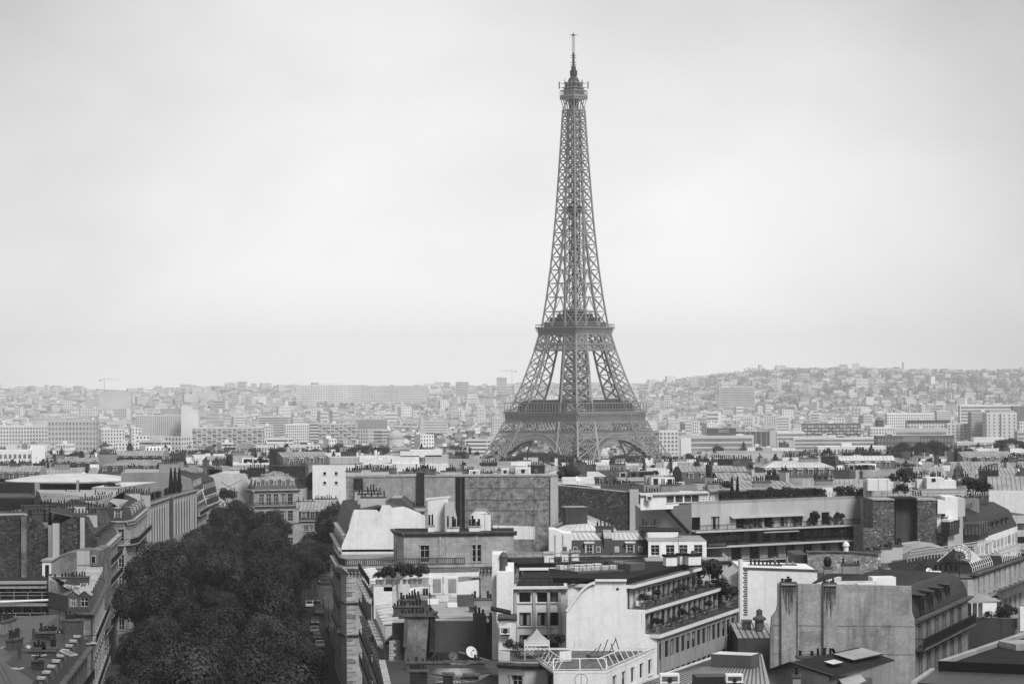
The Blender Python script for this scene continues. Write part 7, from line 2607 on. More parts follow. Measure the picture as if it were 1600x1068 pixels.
 b.facade(P, Q, 0, zt, [(z[0], 0.75), (z[1], 0.85)], at=[G(508, Y)[0] - P[0], G(526, Y)[0] - P[0]], ww=0.85, mat='white_render', style='dark.0')
 poly = quad(P, Q, 20)
 b.facade(poly[3], P, 0, zt, mat='white_render')
 b.facade(Q, poly[2], 0, zt, mat='white_render')
 b.slab(poly, zt, zt + 0.2, 'white_render', 'gravel', 'roof')
 b.railing([G(498, Y + 2), G(512, Y + 2), G(512, Y + 10)], zt + 0.2, 2.6, 'metal_grey', 1.3, 0.1)
 b.part('penthouse').prism(quad(G(516, Y + 8), G(560, Y + 8), 8), zt + 0.2, zt + 2.2, 'pale_render', 'zinc_bright')
 b.done()
 b = Bld('steep_slate_house', 'dark steep slate roof end with a chimney left of the white cube', 'building', G(470, 705))
 panel(b.part('wall'), [(472, 860), (490, 860), (490, 765), (472, 765)], 705, 12, 'pale_render')
 panel(b.part('roof'), [(471, 765), (490, 765), (490, 736), (484, 738), (478, 746)], 704.6, 12, 'slate')
 b.chimney(G(475, 712), 0, 2.6, 1.0, ZP(475, 760, 712), ZP(475, 729, 712), 6, 'brick_grey', 'terracotta', 1.0)
 b.done()
 # round canopy roof
 Y = 660
 c = G(70, Y + 14)
 b = Bld('round_roof_hall', 'dark low hall under a wide shallow pale dome with an overhanging brim', 'building', c)
 zb = ZP(70, 762, Y)
 zr = ZP(70, 751, Y)
 b.part('dome').lathe((c[0] + 8, c[1], zr - 0.6), [(18.5, 0), (18.7, 0.4), (14, 1.1), (9.5, 1.7), (8.5, 1.6), (5, 2.0), (0, 2.2)], 'zinc_bright', 40)
 b.part('wall').lathe((c[0], c[1], 0), [(17.0, 0), (17.0, zr - 0.4), (16, zr - 0.2)], 'frame_dark', 32)
 b.part('brim').lathe((c[0] - 2, c[1] - 2, zr - 4.0), [(17, -0.3), (24, -0.1), (24, 0.25), (17, 0.9)], 'concrete_dark', 40)
 for px in (59, 122):
  q = G(px, Y - 8)
  b.part('post').box((q[0], q[1], 0), (1.2 if px == 59 else 0.6, 1, zr + (0 if px == 59 else 0.5)), 0, 'concrete')
 b.done()
ashlar('cut_stone_pale', 0.42, streak=0.2)
grey('cream_gable', 0.6, 0.92, 0.1, 0.1, streak=0.15, patch=0.12, fine=0.05)
left_side()
# ------------------------------------------------------------------ trees, shrubs, cars, people
def leaf_quad(b, c, n, size, mat, rr):
 n = (n + Vector((rr.uniform(-1, 1), rr.uniform(-1, 1), rr.uniform(-1, 1))) * 0.32)
 if n.length < 1e-3:
  n = Vector((0, 0, 1))
 n.normalize()
 t = n.orthogonal().normalized()
 t.rotate(Matrix.Rotation(rr.uniform(0, 6.28), 3, n))
 s = n.cross(t)
 a = size * rr.uniform(0.6, 1.25)
 w = a * rr.uniform(0.5, 0.9)
 b.poly([c - t * a, c - s * w + n * a * 0.2, c + t * a, c + s * w + n * a * 0.2], mat)
def crown_mesh(seed, rx, rz, zc, lobes, leaves, size, mat='leaf', dark='leaf_dark', name='crown'):
 rr = random.Random(seed)
 b = MB()
 L = []
 for i in range(lobes):
  th = rr.uniform(0, 2 * pi)
  ph = math.acos(rr.uniform(-0.2, 1.0))
  d = Vector((math.sin(ph) * math.cos(th), math.sin(ph) * math.sin(th), math.cos(ph)))
  k = rr.uniform(0.5, 0.85)
  L.append((Vector((d.x * rx * k, d.y * rx * k, zc + d.z * rz * k)), rr.uniform(0.36, 0.52) * rx))
 per = leaves // lobes
 for c, r in L:
  for i in range(per):
   d = Vector((rr.gauss(0, 1), rr.gauss(0, 1), rr.gauss(0.25, 1)))
   d.normalize()
   q = rr.random()
   rad = r * (rr.uniform(0.8, 1.08) if q < 0.75 else rr.uniform(0.2, 0.8))
   if rr.random() < 0.05:
    rad *= 1.18
   leaf_quad(b, c + Vector((d.x * rad, d.y * rad, d.z * rad * 0.85)), d, size, mat if rr.random() < 0.85 else dark, rr)
 return b.mesh(name)
def trunk_mesh(seed, h, r, spread):
 rr = random.Random(seed)
 b = MB()
 b.tube((0, 0, -0.1), (0.1, 0.05, h * 0.45), r, r * 0.72, 'bark', 9)
 for i in range(6):
  a = 2 * pi * i / 6 + rr.uniform(-0.4, 0.4)
  m = Vector((math.cos(a) * spread * 0.4, math.sin(a) * spread * 0.4, h * rr.uniform(0.62, 0.75)))
  b.tube((0.1, 0.05, h * rr.uniform(0.36, 0.45)), m, r * 0.5, r * 0.3, 'bark', 6)
  for k in range(2):
   e = m + Vector((math.cos(a + k - 0.5) * spread * 0.4, math.sin(a + k - 0.5) * spread * 0.4, h * 0.2))
   b.tube(m, e, r * 0.3, r * 0.08, 'bark', 5)
 return b.mesh('trunk')
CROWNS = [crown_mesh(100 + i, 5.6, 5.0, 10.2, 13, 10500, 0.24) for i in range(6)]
TRUNKS = [trunk_mesh(200 + i, 12, 0.38, 5) for i in range(3)]
def tree(name, x, y, z, s, label, group=None, crown=None, trunk=None, zs=1.0, cat='tree'):
 r = obj(name, None, None, (x, y, z), rnd.uniform(0, 6.28))
 tag(r, label, cat, group)
 c = obj('crown', crown or rnd.choice(CROWNS), r)
 t = obj('trunk', trunk or rnd.choice(TRUNKS), r)
 for o in (c, t):
  o.scale = (s, s, s * zs)
 return r
def avenue_trees():
 rows = [(-21.0, 432, 650, 'row against the left facades'), (-17.0, 280, 425, 'near row against the left facades'), (-9.0, 288, 650, 'second row from the left facades'), (1.0, 280, 650, 'middle row over the roadway'), (4.8, 328, 390, 'row closest to the parked cars'), (9.0, 530, 585, 'row overhanging the parked cars'), (12.5, 582, 634, 'short row by the mansard house'), (19.5, 588, 634, 'outer row by the mansard house')]
 for k, (u, y0, y1, where) in enumerate(rows):
  y = y0 + k * 2.5
  while y < y1:
   uu = u + rnd.uniform(-0.9, 0.9)
   if y > 520:
    uu = max(uu, -83 - AVS * y + 6)
   x, yy = av(uu, y + rnd.uniform(-1.5, 1.5))
   gap = k == 4 and 385 < y
   s = rnd.uniform(0.72, 0.98) * (0.72 if gap else 0.85 if k in (1, 4, 5) else 1.0)
   if y > 590:
    s *= 1.05
   if not (k == 2 and 408 < y < 436):
    tree('plane_tree', x if not gap else x - 2.6, yy, 0.1, s, {0: 'dark plane tree near the bottom of the avenue, %s', 1: 'dark plane tree midway down the avenue, %s', 2: 'dark plane tree at the far end of the avenue, %s'}[0 if y < 385 else 2 if y > 560 else 1] % where, 'plane trees along the avenue', zs=rnd.uniform(0.85, 1.3))
   y += rnd.uniform(11.5, 14.0)
avenue_trees()
BUSH = [crown_mesh(300 + i, 0.95, 0.8, 0.75, 7, 420, 0.13, 'leaf', 'leaf_dark', 'foliage') for i in range(4)]
HEDGE = []
for i in range(3):
 rr = random.Random(50 + i)
 hb_ = MB()
 for k in range(900):
  p = Vector((rr.uniform(-1.5, 1.5), rr.uniform(-0.35, 0.35), rr.uniform(0, 1) ** 0.7 * (1.0 + 0.15 * math.sin(k))))
  leaf_quad(hb_, p, Vector((p.x * 0.3, p.y * 3, p.z)), 0.12, 'leaf' if rr.random() < 0.6 else 'leaf_dark', rr)
 HEDGE.append(hb_.mesh('foliage'))
cyb = MB()
rr = random.Random(9)
for k in range(1500):
 z = rr.uniform(0, 1)
 r = 0.5 * (1 - z) ** 0.6 * min(1, 0.4 + z * 3)
 a = rr.uniform(0, 6.28)
 leaf_quad(cyb, Vector((r * math.cos(a), r * math.sin(a), z * 5)), Vector((math.cos(a), math.sin(a), 0.4)), 0.14, 'leaf_dark', rr)
CYP = cyb.mesh('foliage')
pb_ = MB()
pb_.lathe((0, 0, 0), [(0.2, 0), (0.3, 0.55), (0.34, 0.6), (0.28, 0.6), (0, 0.55)], 'clay_pale', 10)
POT = pb_.mesh('pot')
pt_ = MB()
pt_.box((0, 0, 0), (3.0, 0.6, 0.5), 0, 'concrete_dark', 'bark')
TROUGH = pt_.mesh('planter')
sb_ = MB()
sb_.tube((0, 0, 0), (0, 0, 0.7), 0.06, 0.04, 'bark', 6)
STEM = sb_.mesh('stem')
def shrub(p, s, label, kind='bush', group=None, rz=None, sz=1.0):
 me = {'bush': rnd.choice(BUSH), 'hedge': rnd.choice(HEDGE), 'cypress': CYP}[kind]
 names = {'bush': 'potted_shrub', 'hedge': 'hedge_trough', 'cypress': 'potted_cypress'}
 r = obj(names[kind], None, None, p, rnd.uniform(0, 6) if rz is None else rz)
 tag(r, label, 'plant', group)
 f = obj('foliage', me, r, (0, 0, 0.45 if kind != 'hedge' else 0.4))
 f.scale = (s, s, s * sz)
 if kind == 'hedge':
  obj('planter', TROUGH, r)
 else:
  obj('pot', POT, r)
  obj('stem', STEM, r)
 return r
def plants():
 P, Q, zt, z1, z2, z3, zp, u = BB
 ang = math.atan2(u[1], u[0])
 g = 'plants on the balconied apartment block'
 for f in (0.28, 0.31, 0.36, 0.42, 0.55, 0.63, 0.66, 0.74, 0.78, 0.81):
  shrub((*along(P, Q, f, 0.6), z1), rnd.uniform(0.6, 1.05), 'leafy shrub on the upper long balcony of the pale apartment block', 'bush', 'shrubs on the upper long balcony', sz=rnd.uniform(0.9, 1.5))
 for f in [0.03, 0.07, 0.11, 0.15, 0.19, 0.23, 0.62, 0.67, 0.72, 0.77, 0.82, 0.87, 0.92]:
  shrub((*along(P, Q, f, 1.0), z2), rnd.uniform(0.8, 1.2), 'dark trough hedge on the middle terrace of the pale apartment block', 'hedge', 'hedges on the middle terrace', ang, 1.4)
 for f in [0.2, 0.25, 0.3, 0.35, 0.4, 0.45, 0.5, 0.55, 0.6, 0.66, 0.71]:
  shrub((*along(P, Q, f, -0.8), zp + 0.3), rnd.uniform(0.9, 1.2), 'dark trough hedge along the roof edge of the pale apartment block', 'hedge', 'hedges along the roof edge', ang, 1.2)
 for f in (0.46, 0.5, 0.54, 0.62, 0.84):
  shrub((*along(P, Q, f, -2.2), zp), rnd.uniform(1.0, 1.35), 'bushy roof-terrace shrub before the penthouse of the pale apartment block', 'bush', 'shrubs before the penthouse')
 for f, lab in ((0.265, 'left of two slim dark cypresses on the apartment block roof'), (0.295, 'right of two slim dark cypresses on the apartment block roof')):
  shrub((*along(P, Q, f, -3), zp), 0.85, lab, 'cypress')
 shrub((*along(P, Q, 0.235, -3), zp + 1.0), 1.5, 'round-headed small tree beside the roof cypresses of the apartment block', 'bush')
 # white block terraces
 Qw, Rw, zA, zB, zC = WB
 for f in (0.05, 0.12, 0.2, 0.42, 0.5, 0.7):
  shrub((*along(Qw, Rw, f, -2.0), zB), rnd.uniform(0.5, 0.75), 'small terrace shrub on the top deck of the white curved-gable block', 'bush', 'shrubs on the top deck')
 for f in (0.06, 0.1, 0.25, 0.38, 0.55, 0.7):
  shrub((*along(Qw, Rw, f, -0.7), zA), rnd.uniform(0.5, 0.75), 'small terrace shrub on the lower deck of the white curved-gable block', 'bush', 'shrubs on the lower deck')
 for f, o, z, s, lab in ((0.9, -2.6, zB, 1.9, 'largest bush at the right end of the white block, top deck'), (0.99, -3.4, zB, 1.7, 'second bush on the rounded top deck end of the white block'),
       (0.93, -1.0, zA, 1.6, 'bush at the right end of the lower deck, white block'), (1.0, -1.6, zA, 1.8, 'outermost bush on the lower deck corner of the white block')):
  shrub((*along(Qw, Rw, f, o), z), s, lab)
 # pots on the white-walled terrace
 for i, px in enumerate((590, 597, 606, 614, 622, 632, 640, 648, 656)):
  Y = 316
  q = G(px, Y)
  shrub((*q, ZP(590, 916, 312)), rnd.uniform(0.9, 1.4) if px > 600 else 0.6, 'potted plant standing in a row on the white terrace, below the balustrade', 'bush', 'potted plants on the white terrace', sz=1.2)
 # marquee terrace, planted terrace, roof gardens
 for px, s, lab in ((800, 0.9, 'shrub left of the white marquee'), (808, 0.7, 'smaller shrub just left of the marquee post'), (862, 1.0, 'shrub right of the white marquee'), (869, 1.2, 'tall shrub behind the terrace corner, right of the marquee')):
  shrub((*G(px, 241), ZP(830, 1031, 238)), s, lab)
 zt_ = ZP(1550, 966, 288) - 0.9
 for px, dy in ((1559, 3), (1563, 6), (1568, 2), (1572, 5), (1577, 3), (1581, 6), (1545, 2)):
  shrub((*G(px, 288 + dy), zt_), rnd.uniform(0.7, 1.05), 'leafy plant beside the white shed on the planted terrace', 'bush', 'plants on the planted terrace')
 for px, Y, y, s, lab in ((1325, 462, 790, 2.3, 'tree-like shrub on the roof terrace left of the long pale screen'), (1345, 462, 788, 1.9, 'thin shrub right beside the long pale roof screen'),
        (1408, 452, 779, 1.6, 'shrub on the terrace rail above the dark shaft'), (1413, 456, 768, 2.6, 'dark spreading small tree at the right end of the pale screen'),
        (1513, 456, 775, 2.0, 'dark bush at the right end of the roof terrace'), (1522, 458, 778, 2.2, 'second dark bush by the slate mansard roof'), (1535, 460, 780, 2.0, 'third dark bush above the slate mansard')):
  shrub((*G(px, Y), ZP(px, y, Y)), s, lab)
 # hedge and cypresses on the ribbed blocks
 zt_ = ZP(228, 789, 548)
 for i in range(9):
  shrub((-85.2 - 0.4 * (i % 2), 552 + i * 3.6, zt_), 1.25, 'trough hedge along the roof edge of the nearer ribbed block', 'hedge', 'hedges on the nearer ribbed block', pi / 2)
 zt2 = ZP(271, 775, 594)
 for i in range(8):
  shrub((-85.6 - 0.4 * (i % 2), 597 + i * 3.8, zt2), 1.25, 'trough hedge along the roof edge of the farther ribbed block', 'hedge', 'hedges on the farther ribbed block', pi / 2)
 for i, lab in enumerate(('left of three tall cypresses on the ribbed block roof', 'middle of three tall cypresses on the ribbed block roof', 'right of three tall cypresses on the ribbed block roof')):
  shrub((-85.5 + i * 0.9, 604 + i, zt2), 1.25, lab, 'cypress')
 shrub((-94, 566, zt_), 2.6, 'spiky bush on the roof of the nearer ribbed block')
 tree('roof_tree', *G(330 + 25, 672), ZP(350, 800, 672), 0.45, 'dark round tree growing on a roof terrace before the pale cracked gable', crown=CROWNS[1])
 # pines behind the rubble wall
 for px, s, lab in ((874, 0.42, 'smaller dark pine beside the long wall end, under the tower'), (893, 0.5, 'larger dark pine above the rubble wall, under the tower')):
  tree('pine_tree', *G(px, 556), 24.0, s, lab)
plants()
def car_meshes(paint):
 b = MB()
 # side profile extruded with narrower cabin
 low = [(-2.05, 0.35), (2.05, 0.35), (2.1, 0.62), (1.95, 0.82), (0.95, 0.92), (-1.55, 0.95), (-2.05, 0.9)]
 n = len(low)
 for s in (-1, 1):
  b.poly([(x, s * 0.86, z) for x, z in (low if s < 0 else low[::-1])], paint)
 for i in range(n):
  (x0, z0), (x1, z1) = low[i], low[(i + 1) % n]
  b.poly([(x0, -0.86, z0), (x0, 0.86, z0), (x1, 0.86, z1), (x1, -0.86, z1)], paint)
 roof = [(-1.1, 1.42), (0.1, 1.42)]
 for s in (-1, 1):
  b.poly([(-1.75, s * 0.82, 0.94), (0.95, s * 0.82, 0.92), (0.12, s * 0.66, 1.42), (-1.15, s * 0.66, 1.42)], 'glass')
 b.poly([(-1.15, -0.66, 1.42), (0.12, -0.66, 1.42), (0.12, 0.66, 1.42), (-1.15, 0.66, 1.42)], paint)
 b.poly([(0.95, -0.82, 0.92), (0.95, 0.82, 0.92), (0.12, 0.66, 1.42), (0.12, -0.66, 1.42)], 'glass')
 b.poly([(-1.75, -0.82, 0.94), (-1.75, 0.82, 0.94), (-1.15, 0.66, 1.42), (-1.15, -0.66, 1.42)], 'glass')
 for s in (-1, 1):
  b.bar((-0.45, s * 0.75, 0.93), (-0.45, s * 0.67, 1.42), 0.09, paint)
  b.bar((0.95, s * 0.82, 0.92), (0.12, s * 0.66, 1.42), 0.08, paint)
  b.bar((-1.75, s * 0.82, 0.94), (-1.15, s * 0.66, 1.42), 0.12, paint)
 return b.mesh('body')
w_ = MB()
w_.tube((0, -0.1, 0), (0, 0.1, 0), 0.33, 0.33, 'tyre', 14)
w_.tube((0, -0.115, 0), (0, 0.115, 0), 0.2, 0.2, 'metal_grey', 10)
WHEEL = w_.mesh('wheel')
h_ = MB()
h_.box((0, 0, 0), (0.08, 0.36, 0.15), 0, 'window_frame')
HEAD = h_.mesh('headlight')
CARB = {p: car_meshes(p) for p in ('car_white', 'car_grey', 'car_black')}
def car(u, y, paint, label, dirn=-1):
 x, y = av(u, y)
 r = obj('parked_car', None, None, (x, y, 0.005), math.atan2(1, AVS) + (pi if dirn < 0 else 0))
 tag(r, label, 'car', 'cars parked along the avenue')
 obj('body', CARB[paint], r)
 for sx in (1.3, -1.25):
  for sy in (-0.8, 0.8):
   obj('wheel', WHEEL, r, (sx, sy, 0.33))
 for sy in (-0.6, 0.6):
  obj('headlight', HEAD, r, (2.04, sy, 0.62))
  obj('tail_light', HEAD, r, (-2.06, sy, 0.68))
def street():
 data = [(12.2, 531, 'car_grey', 'pale grey car parked closest to the facades, beside the other cars'), (10.4, 549, 'car_white', 'white car farthest up the row of parked cars'),
   (10.8, 509, 'car_black', 'large dark car between the white cars in the row'), (10.3, 491, 'car_white', 'white car directly behind the dark car'),
   (10.5, 477, 'car_black', 'black car second from the bottom of the parked row'), (10.7, 463, 'car_white', 'bright white car at the bottom of the parked row'),
   (12.0, 560, 'car_black', 'black car by the facades at the top of the row'), (-7, 423, 'car_white', 'white car seen on the roadway through the gap in the trees')]
 for u, y, p, lab in data:
  car(u, y, p, lab)
 # street lamps
 for i, y in enumerate((455, 500, 545)):
  x, yy = av(13.4, y)
  r = obj('street_lamp', None, None, (x, yy, 0.13))
  tag(r, ['nearest', 'middle', 'farthest'][i] + ' of the slim dark street lamps on the right pavement', 'street lamp', 'street lamps on the pavement')
  b = MB()
  b.lathe((0, 0, 0), [(0.16, 0), (0.14, 0.6), (0.06, 0.8), (0.045, 6.0)], 'iron_black', 8)
  b.bar((0, 0, 5.9), (-0.7, 0, 6.2), 0.06, 'iron_black')
  obj('post', b.mesh('post'), r)
  b = MB()
  b.lathe((-0.8, 0, 5.95), [(0.1, 0), (0.22, 0.1), (0.2, 0.25), (0, 0.38)], 'clay_pale', 10)
  obj('lantern', b.mesh('lantern'), r)
street()
def person(x, y, z, label, top, rz=0.0, step=0.12, arm=0.1, h=1.72):
 """one skinned body from connected joints; clothing by height"""
 k = h / 1.72
 J = {'pelvis': (0, 0, 0.95), 'waist': (0, 0.01, 1.1), 'chest': (0, 0.0, 1.32), 'neck': (0, 0, 1.48), 'head': (0, -0.02, 1.58), 'crown': (0, -0.01, 1.69),
   'hipl': (0.1, 0, 0.9), 'kneel': (0.11, -step * 0.8, 0.5), 'ankl': (0.11, -step * 0.6, 0.09), 'toel': (0.12, -step * 0.6 - 0.17, 0.04),
   'hipr': (-0.1, 0, 0.9), 'kneer': (-0.11, step * 0.2, 0.5), 'ankr': (-0.11, step, 0.09), 'toer': (-0.12, step - 0.16, 0.04),
   'shl': (0.19, 0, 1.42), 'ell': (0.25, 0.04, 1.13), 'wrl': (0.25, -arm, 0.9), 'hal': (0.24, -arm - 0.05, 0.8),
   'shr': (-0.19, 0, 1.42), 'elr': (-0.25, 0.05, 1.13), 'wrr': (-0.25, -arm * 0.4, 0.88), 'har': (-0.24, -arm * 0.4 - 0.03, 0.78)}
 RAD = dict(pelvis=0.15, waist=0.13, chest=0.16, neck=0.06, head=0.095, crown=0.075, hipl=0.1, kneel=0.065, ankl=0.045, toel=0.035, hipr=0.1, kneer=0.065, ankr=0.045, toer=0.035,
    shl=0.075, ell=0.048, wrl=0.034, hal=0.035, shr=0.075, elr=0.048, wrr=0.034, har=0.035)
 E = [('pelvis', 'waist'), ('waist', 'chest'), ('chest', 'neck'), ('neck', 'head'), ('head', 'crown'), ('pelvis', 'hipl'), ('hipl', 'kneel'), ('kneel', 'ankl'), ('ankl', 'toel'),
   ('pelvis', 'hipr'), ('hipr', 'kneer'), ('kneer', 'ankr'), ('ankr', 'toer'), ('chest', 'shl'), ('shl', 'ell'), ('ell', 'wrl'), ('wrl', 'hal'), ('chest', 'shr'), ('shr', 'elr'), ('elr', 'wrr'), ('wrr', 'har')]
 names = list(J)
 me = bpy.data.meshes.new('person')
 me.from_pydata([tuple(c * k for c in J[n]) for n in names], [(names.index(a), names.index(c)) for a, c in E], [])
 o = obj('person', me, None, (x, y, z), rz)
 tag(o, label, 'person')
 md = o.modifiers.new('skin', 'SKIN')
 sv = me.skin_vertices[0].data if me.skin_vertices else None
 if sv is None:
  layer = me.attributes.new('skin_vertex', 'FLOAT', 'POINT')
 else:
  for i, n in enumerate(names):
   sv[i].radius = (RAD[n] * k, RAD[n] * k * 0.85)
  sv[0].use_root = True
 su = o.modifiers.new('smooth', 'SUBSURF')
 su.levels = su.render_levels = 1
 me.materials.append(M[top])
 hair = MB()
 hair.lathe((0, 0.01, 1.6 * k), [(0.11, 0), (0.115, 0.05), (0.09, 0.1), (0, 0.125)], 'cloth_dark', 10)
 obj('hair', hair.mesh('hair'), o)
 fa = MB()
 fa.lathe((0, -0.075, 1.545 * k), [(0.01, 0), (0.06, 0.03), (0.06, 0.08), (0.01, 0.1)], 'skin', 8)
 obj('face', fa.mesh('face'), o)
 return o
def people():
 bpy.context.view_layer.update()
 for (x, y, z, lab, top, rz) in ((*av(12.7, 486), 0.135, 'person in dark clothes walking beside the parked cars', 'cloth_dark', 0.4),
         (*av(12.9, 478), 0.135, 'second person in dark clothes walking nearer, beside the parked cars', 'cloth_dark', -0.3)):
  person(x, y, z, lab, top, rz)
 Q, R_, zA, zB, zC = WB
 p = along(Q, R_, 0.16, -2.4)
 person(*p, zB, 'person in white standing on the top deck of the white block', 'cloth_pale', 0.9, 0.05)
people()
# ------------------------------------------------------------------ the sea of rooftops as far as the Chaillot slope
ROOFS = []
def far_trees():
 for px0, px1, Y, n, s, lab in ((478, 600, 1190, 11, 1.15, 'hazy dark tree in the clump left of the stepped white rooftop block'), (745, 790, 1600, 5, 1.6, 'large hazy tree at the foot of the left tower leg'),
         (800, 880, 1645, 6, 1.75, 'large hazy tree seen through and below the left tower arch'), (966, 990, 1650, 2, 1.35, 'hazy tree at the foot of the right tower arch'),
         (1385, 1480, 1200, 10, 1.2, 'hazy dark tree in the clump before the dark grid office'), (295, 340, 1180, 5, 1.1, 'hazy tree among the left rooftops'), (95, 125, 1170, 3, 1.0, 'hazy tree behind the white left office'),
         (1050, 1075, 1400, 3, 1.3, 'hazy tree right of the tower base'), (1560, 1600, 1230, 4, 1.2, 'hazy tree at the right edge before the glass office')):
  for i in range(n):
   px = px0 + (px1 - px0) * (i + 0.5) / n + rnd.uniform(-3, 3)
   yy = Y + rnd.uniform(-25, 25)
   x = G(px, yy, 720)[0]
   tree('park_tree', x, yy, terr(x, yy) + (1.5 if Y < 1300 else 0), s * rnd.uniform(0.85, 1.12), lab, lab.split(' tree')[0] + ' trees ' + lab.split(' tree ')[1], zs=rnd.uniform(0.9, 1.1))
far_trees()
NEAR_LM = [(1106, 1226, 706, 734, 1012), (1275, 1388, 697, 722, 1150), (-10, 71, 697, 735, 955), (596, 702, 702, 748, 800), (1380, 1480, 695, 725, 1200), (478, 600, 692, 714, 1190)]
def clear_view(px0, px1, yy, h, rects):
 """lower a roof so that it does not stand in front of a landmark seen beyond it"""
 for a, c, y0, y1, Y in rects:
  if yy < Y + 8 and px1 > a - 1 and px0 < c + 1:
   h = min(h, CAMZ - (y1 - HZ) / F * yy)
 return h
def allowed(px, Y):
 if px < 150:
  return Y > 715 or (600 < Y < 630 and px > 110)
 if px < 290:
  return Y > 660
 if px < 330:
  return Y > 735
 if px < 566:
  return Y > 738
 if px < 876:
  return Y > 548
 if px < 1005:
  return Y > 585
 if px < 1365:
  return Y > 505
 return Y > 512
def zone(px, Y):
 if px < 300:
  a = 'left of the pale cracked gable'
 elif px < 566:
  a = 'behind the white cube house'
 elif px < 876:
  a = 'behind the long blotched wall'
 elif px < 1010:
  a = 'behind the rubble wall'
 elif px < 1200:
  a = 'behind the apartment block, left half'
 elif px < 1365:
  a = 'behind the apartment block, right half'
 else:
  a = 'behind the rubble gables'
 return a + (', near' if Y < 690 else ', middle distance' if Y < 860 else ', far rows')
def sea_house(x, y, w, d, ang, h, kind, tone):
 gz = terr(x, y)
 ca, sa = math.cos(ang), math.sin(ang)
 poly = [(x + a * ca - c * sa, y + a * sa + c * ca) for a, c in ((-w / 2, -d / 2), (w / 2, -d / 2), (w / 2, d / 2), (-w / 2, d / 2))]
 wm = {'white': 'white_render', 'pale': 'pale_render', 'stone': 'cut_stone_pale', 'grey': 'mid_render', 'dark': 'dark_render'}[tone]
 z = h
 b = Bld('town_house', None, 'building', poly[0], gz)
 st = {'flat': 'dark', 'mansard': 'french', 'gable': 'french'}[kind]
 fl = 3.0
 rows = [(z - 2.75 - k * fl, 1.7 if kind != 'flat' else 1.5) for k in (2, 1, 0)]
 nc = max(3, int(w / (2.7 if kind != 'flat' else 3.4)))
 ww = 1.15 if kind != 'flat' else rnd.choice([1.3, 1.9])
 blank_front = rnd.random() < (0.28 if kind != 'flat' else 0.12)
 side = 1 if x < 0 else 3
 for i in range(4):
  p, q = poly[i], poly[(i + 1) % 4]
  if i == 2:
   continue
  wn = (i == 0 and not blank_front) or (i == side and rnd.random() < 0.5)
  L = math.dist(p, q)
  b.facade(p, q, gz - 2, z, rows if wn else [], nc if i == 0 else max(2, int(L / 3.4)), ww, mat=wm if not (blank_front and i == 0 and rnd.random() < 0.4) else rnd.choice(['rubble_grey', 'patched_render', 'grimy_render']), style=st, sill=False)
 b.part('wall').poly([(*poly[2], gz - 2), (*poly[3], gz - 2), (*poly[3], z), (*poly[2], z)], wm)
 if kind == 'flat':
  b.slab(poly, z, z + 0.12, 'concrete', rnd.choice(['gravel', 'zinc', 'zinc_bright', 'concrete']), 'roof')
  b.parapet(poly, z + 0.12, rnd.uniform(0.3, 0.8), 0.3, wm, 'stone_trim')
  for k in range(rnd.choice([1, 2, 2, 3])):
   f, g2 = rnd.uniform(-0.28, 0.28) * w, rnd.uniform(-0.2, 0.3) * d
   c = (x + f * ca - g2 * sa, y + f * sa + g2 * ca)
   pw_, pd = rnd.uniform(2.5, w * 0.45), rnd.uniform(2.5, 5)
   hh = rnd.uniform(1.6, 2.7)
   pb = b.part('penthouse')
   pb.box((c[0], c[1], z + 0.12 + k * 0.004), (pw_, pd, hh), ang, rnd.choice(['white_render', 'white_render', 'pale_render', 'concrete', 'dark_render']), rnd.choice(['zinc_bright', 'tar', 'zinc']))
   fr = (c[0] + (pd / 2 + 0.02) * sa, c[1] - (pd / 2 + 0.02) * ca)
   for t in range(int(pw_ / 2.2)):
    o = -pw_ / 2 + 1.1 + t * 2.2
    b.child('window', wmesh(1.2, hh - 0.8, 'dark.0'), (fr[0] + o * ca, fr[1] + o * sa, z + 0.5), ang)
  if rnd.random() < 0.5:
   b.railing([inset(poly, 0.5)[0], inset(poly, 0.5)[1]], z + 0.1, 1.1, rnd.choice(['iron_black', 'metal_grey']), 1.1, 0.07)
  if rnd.random() < 0.5:
   b.unit((x + rnd.uniform(-4, 4), y + rnd.uniform(-3, 2), z + 0.15), ang, (rnd.uniform(1, 2.4), 1.2, rnd.uniform(0.8, 1.4)))
  nch = rnd.choice([0, 1, 1, 2])
  zt = z
 elif kind == 'mansard':
  c, zt = b.roof(poly, z, [(1.3, 2.7, rnd.choice(['slate', 'slate', 'slate_pale', 'zinc_dark'])), (min(4.0, d * 0.3), rnd.uniform(0.9, 1.6), rnd.choice(['zinc', 'zinc_bright', 'zinc']))], gables=(1, 3) if rnd.random() < 0.6 else (), gable=wm, top='zinc', seam=1.1)
  b.dormers(poly[0], poly[1], z + 0.4, max(2, nc - 1), m=0.8, back=0.4, w=1.0, h=1.6, d=1.6, mat=rnd.choice(['pale_render', 'stone_trim', 'slate_pale']), roofm=rnd.choice(['zinc', 'zinc_bright']))
  nch = rnd.choice([2, 2, 3])
 else:
  r = rnd.uniform(1.8, 3.2)
  c, zt = b.roof(poly, z, [(d * 0.42, r, rnd.choice(['zinc', 'zinc_bright', 'zinc', 'zinc_dark']))], gables=(1, 3), gable=wm, top='zinc', seam=1.0)
  for f in (0.3, 0.65):
   if rnd.random() < 0.6:
    q = along(poly[0], poly[1], f, -d * 0.2)
    b.skylight((*q, z + r * 0.5 + 0.05), (ca, sa), 1.3, 1.5, slope=math.atan2(r, d * 0.42), mat=rnd.choice(['glass_pale', 'curtain']))
  nch = rnd.choice([2, 2, 3])
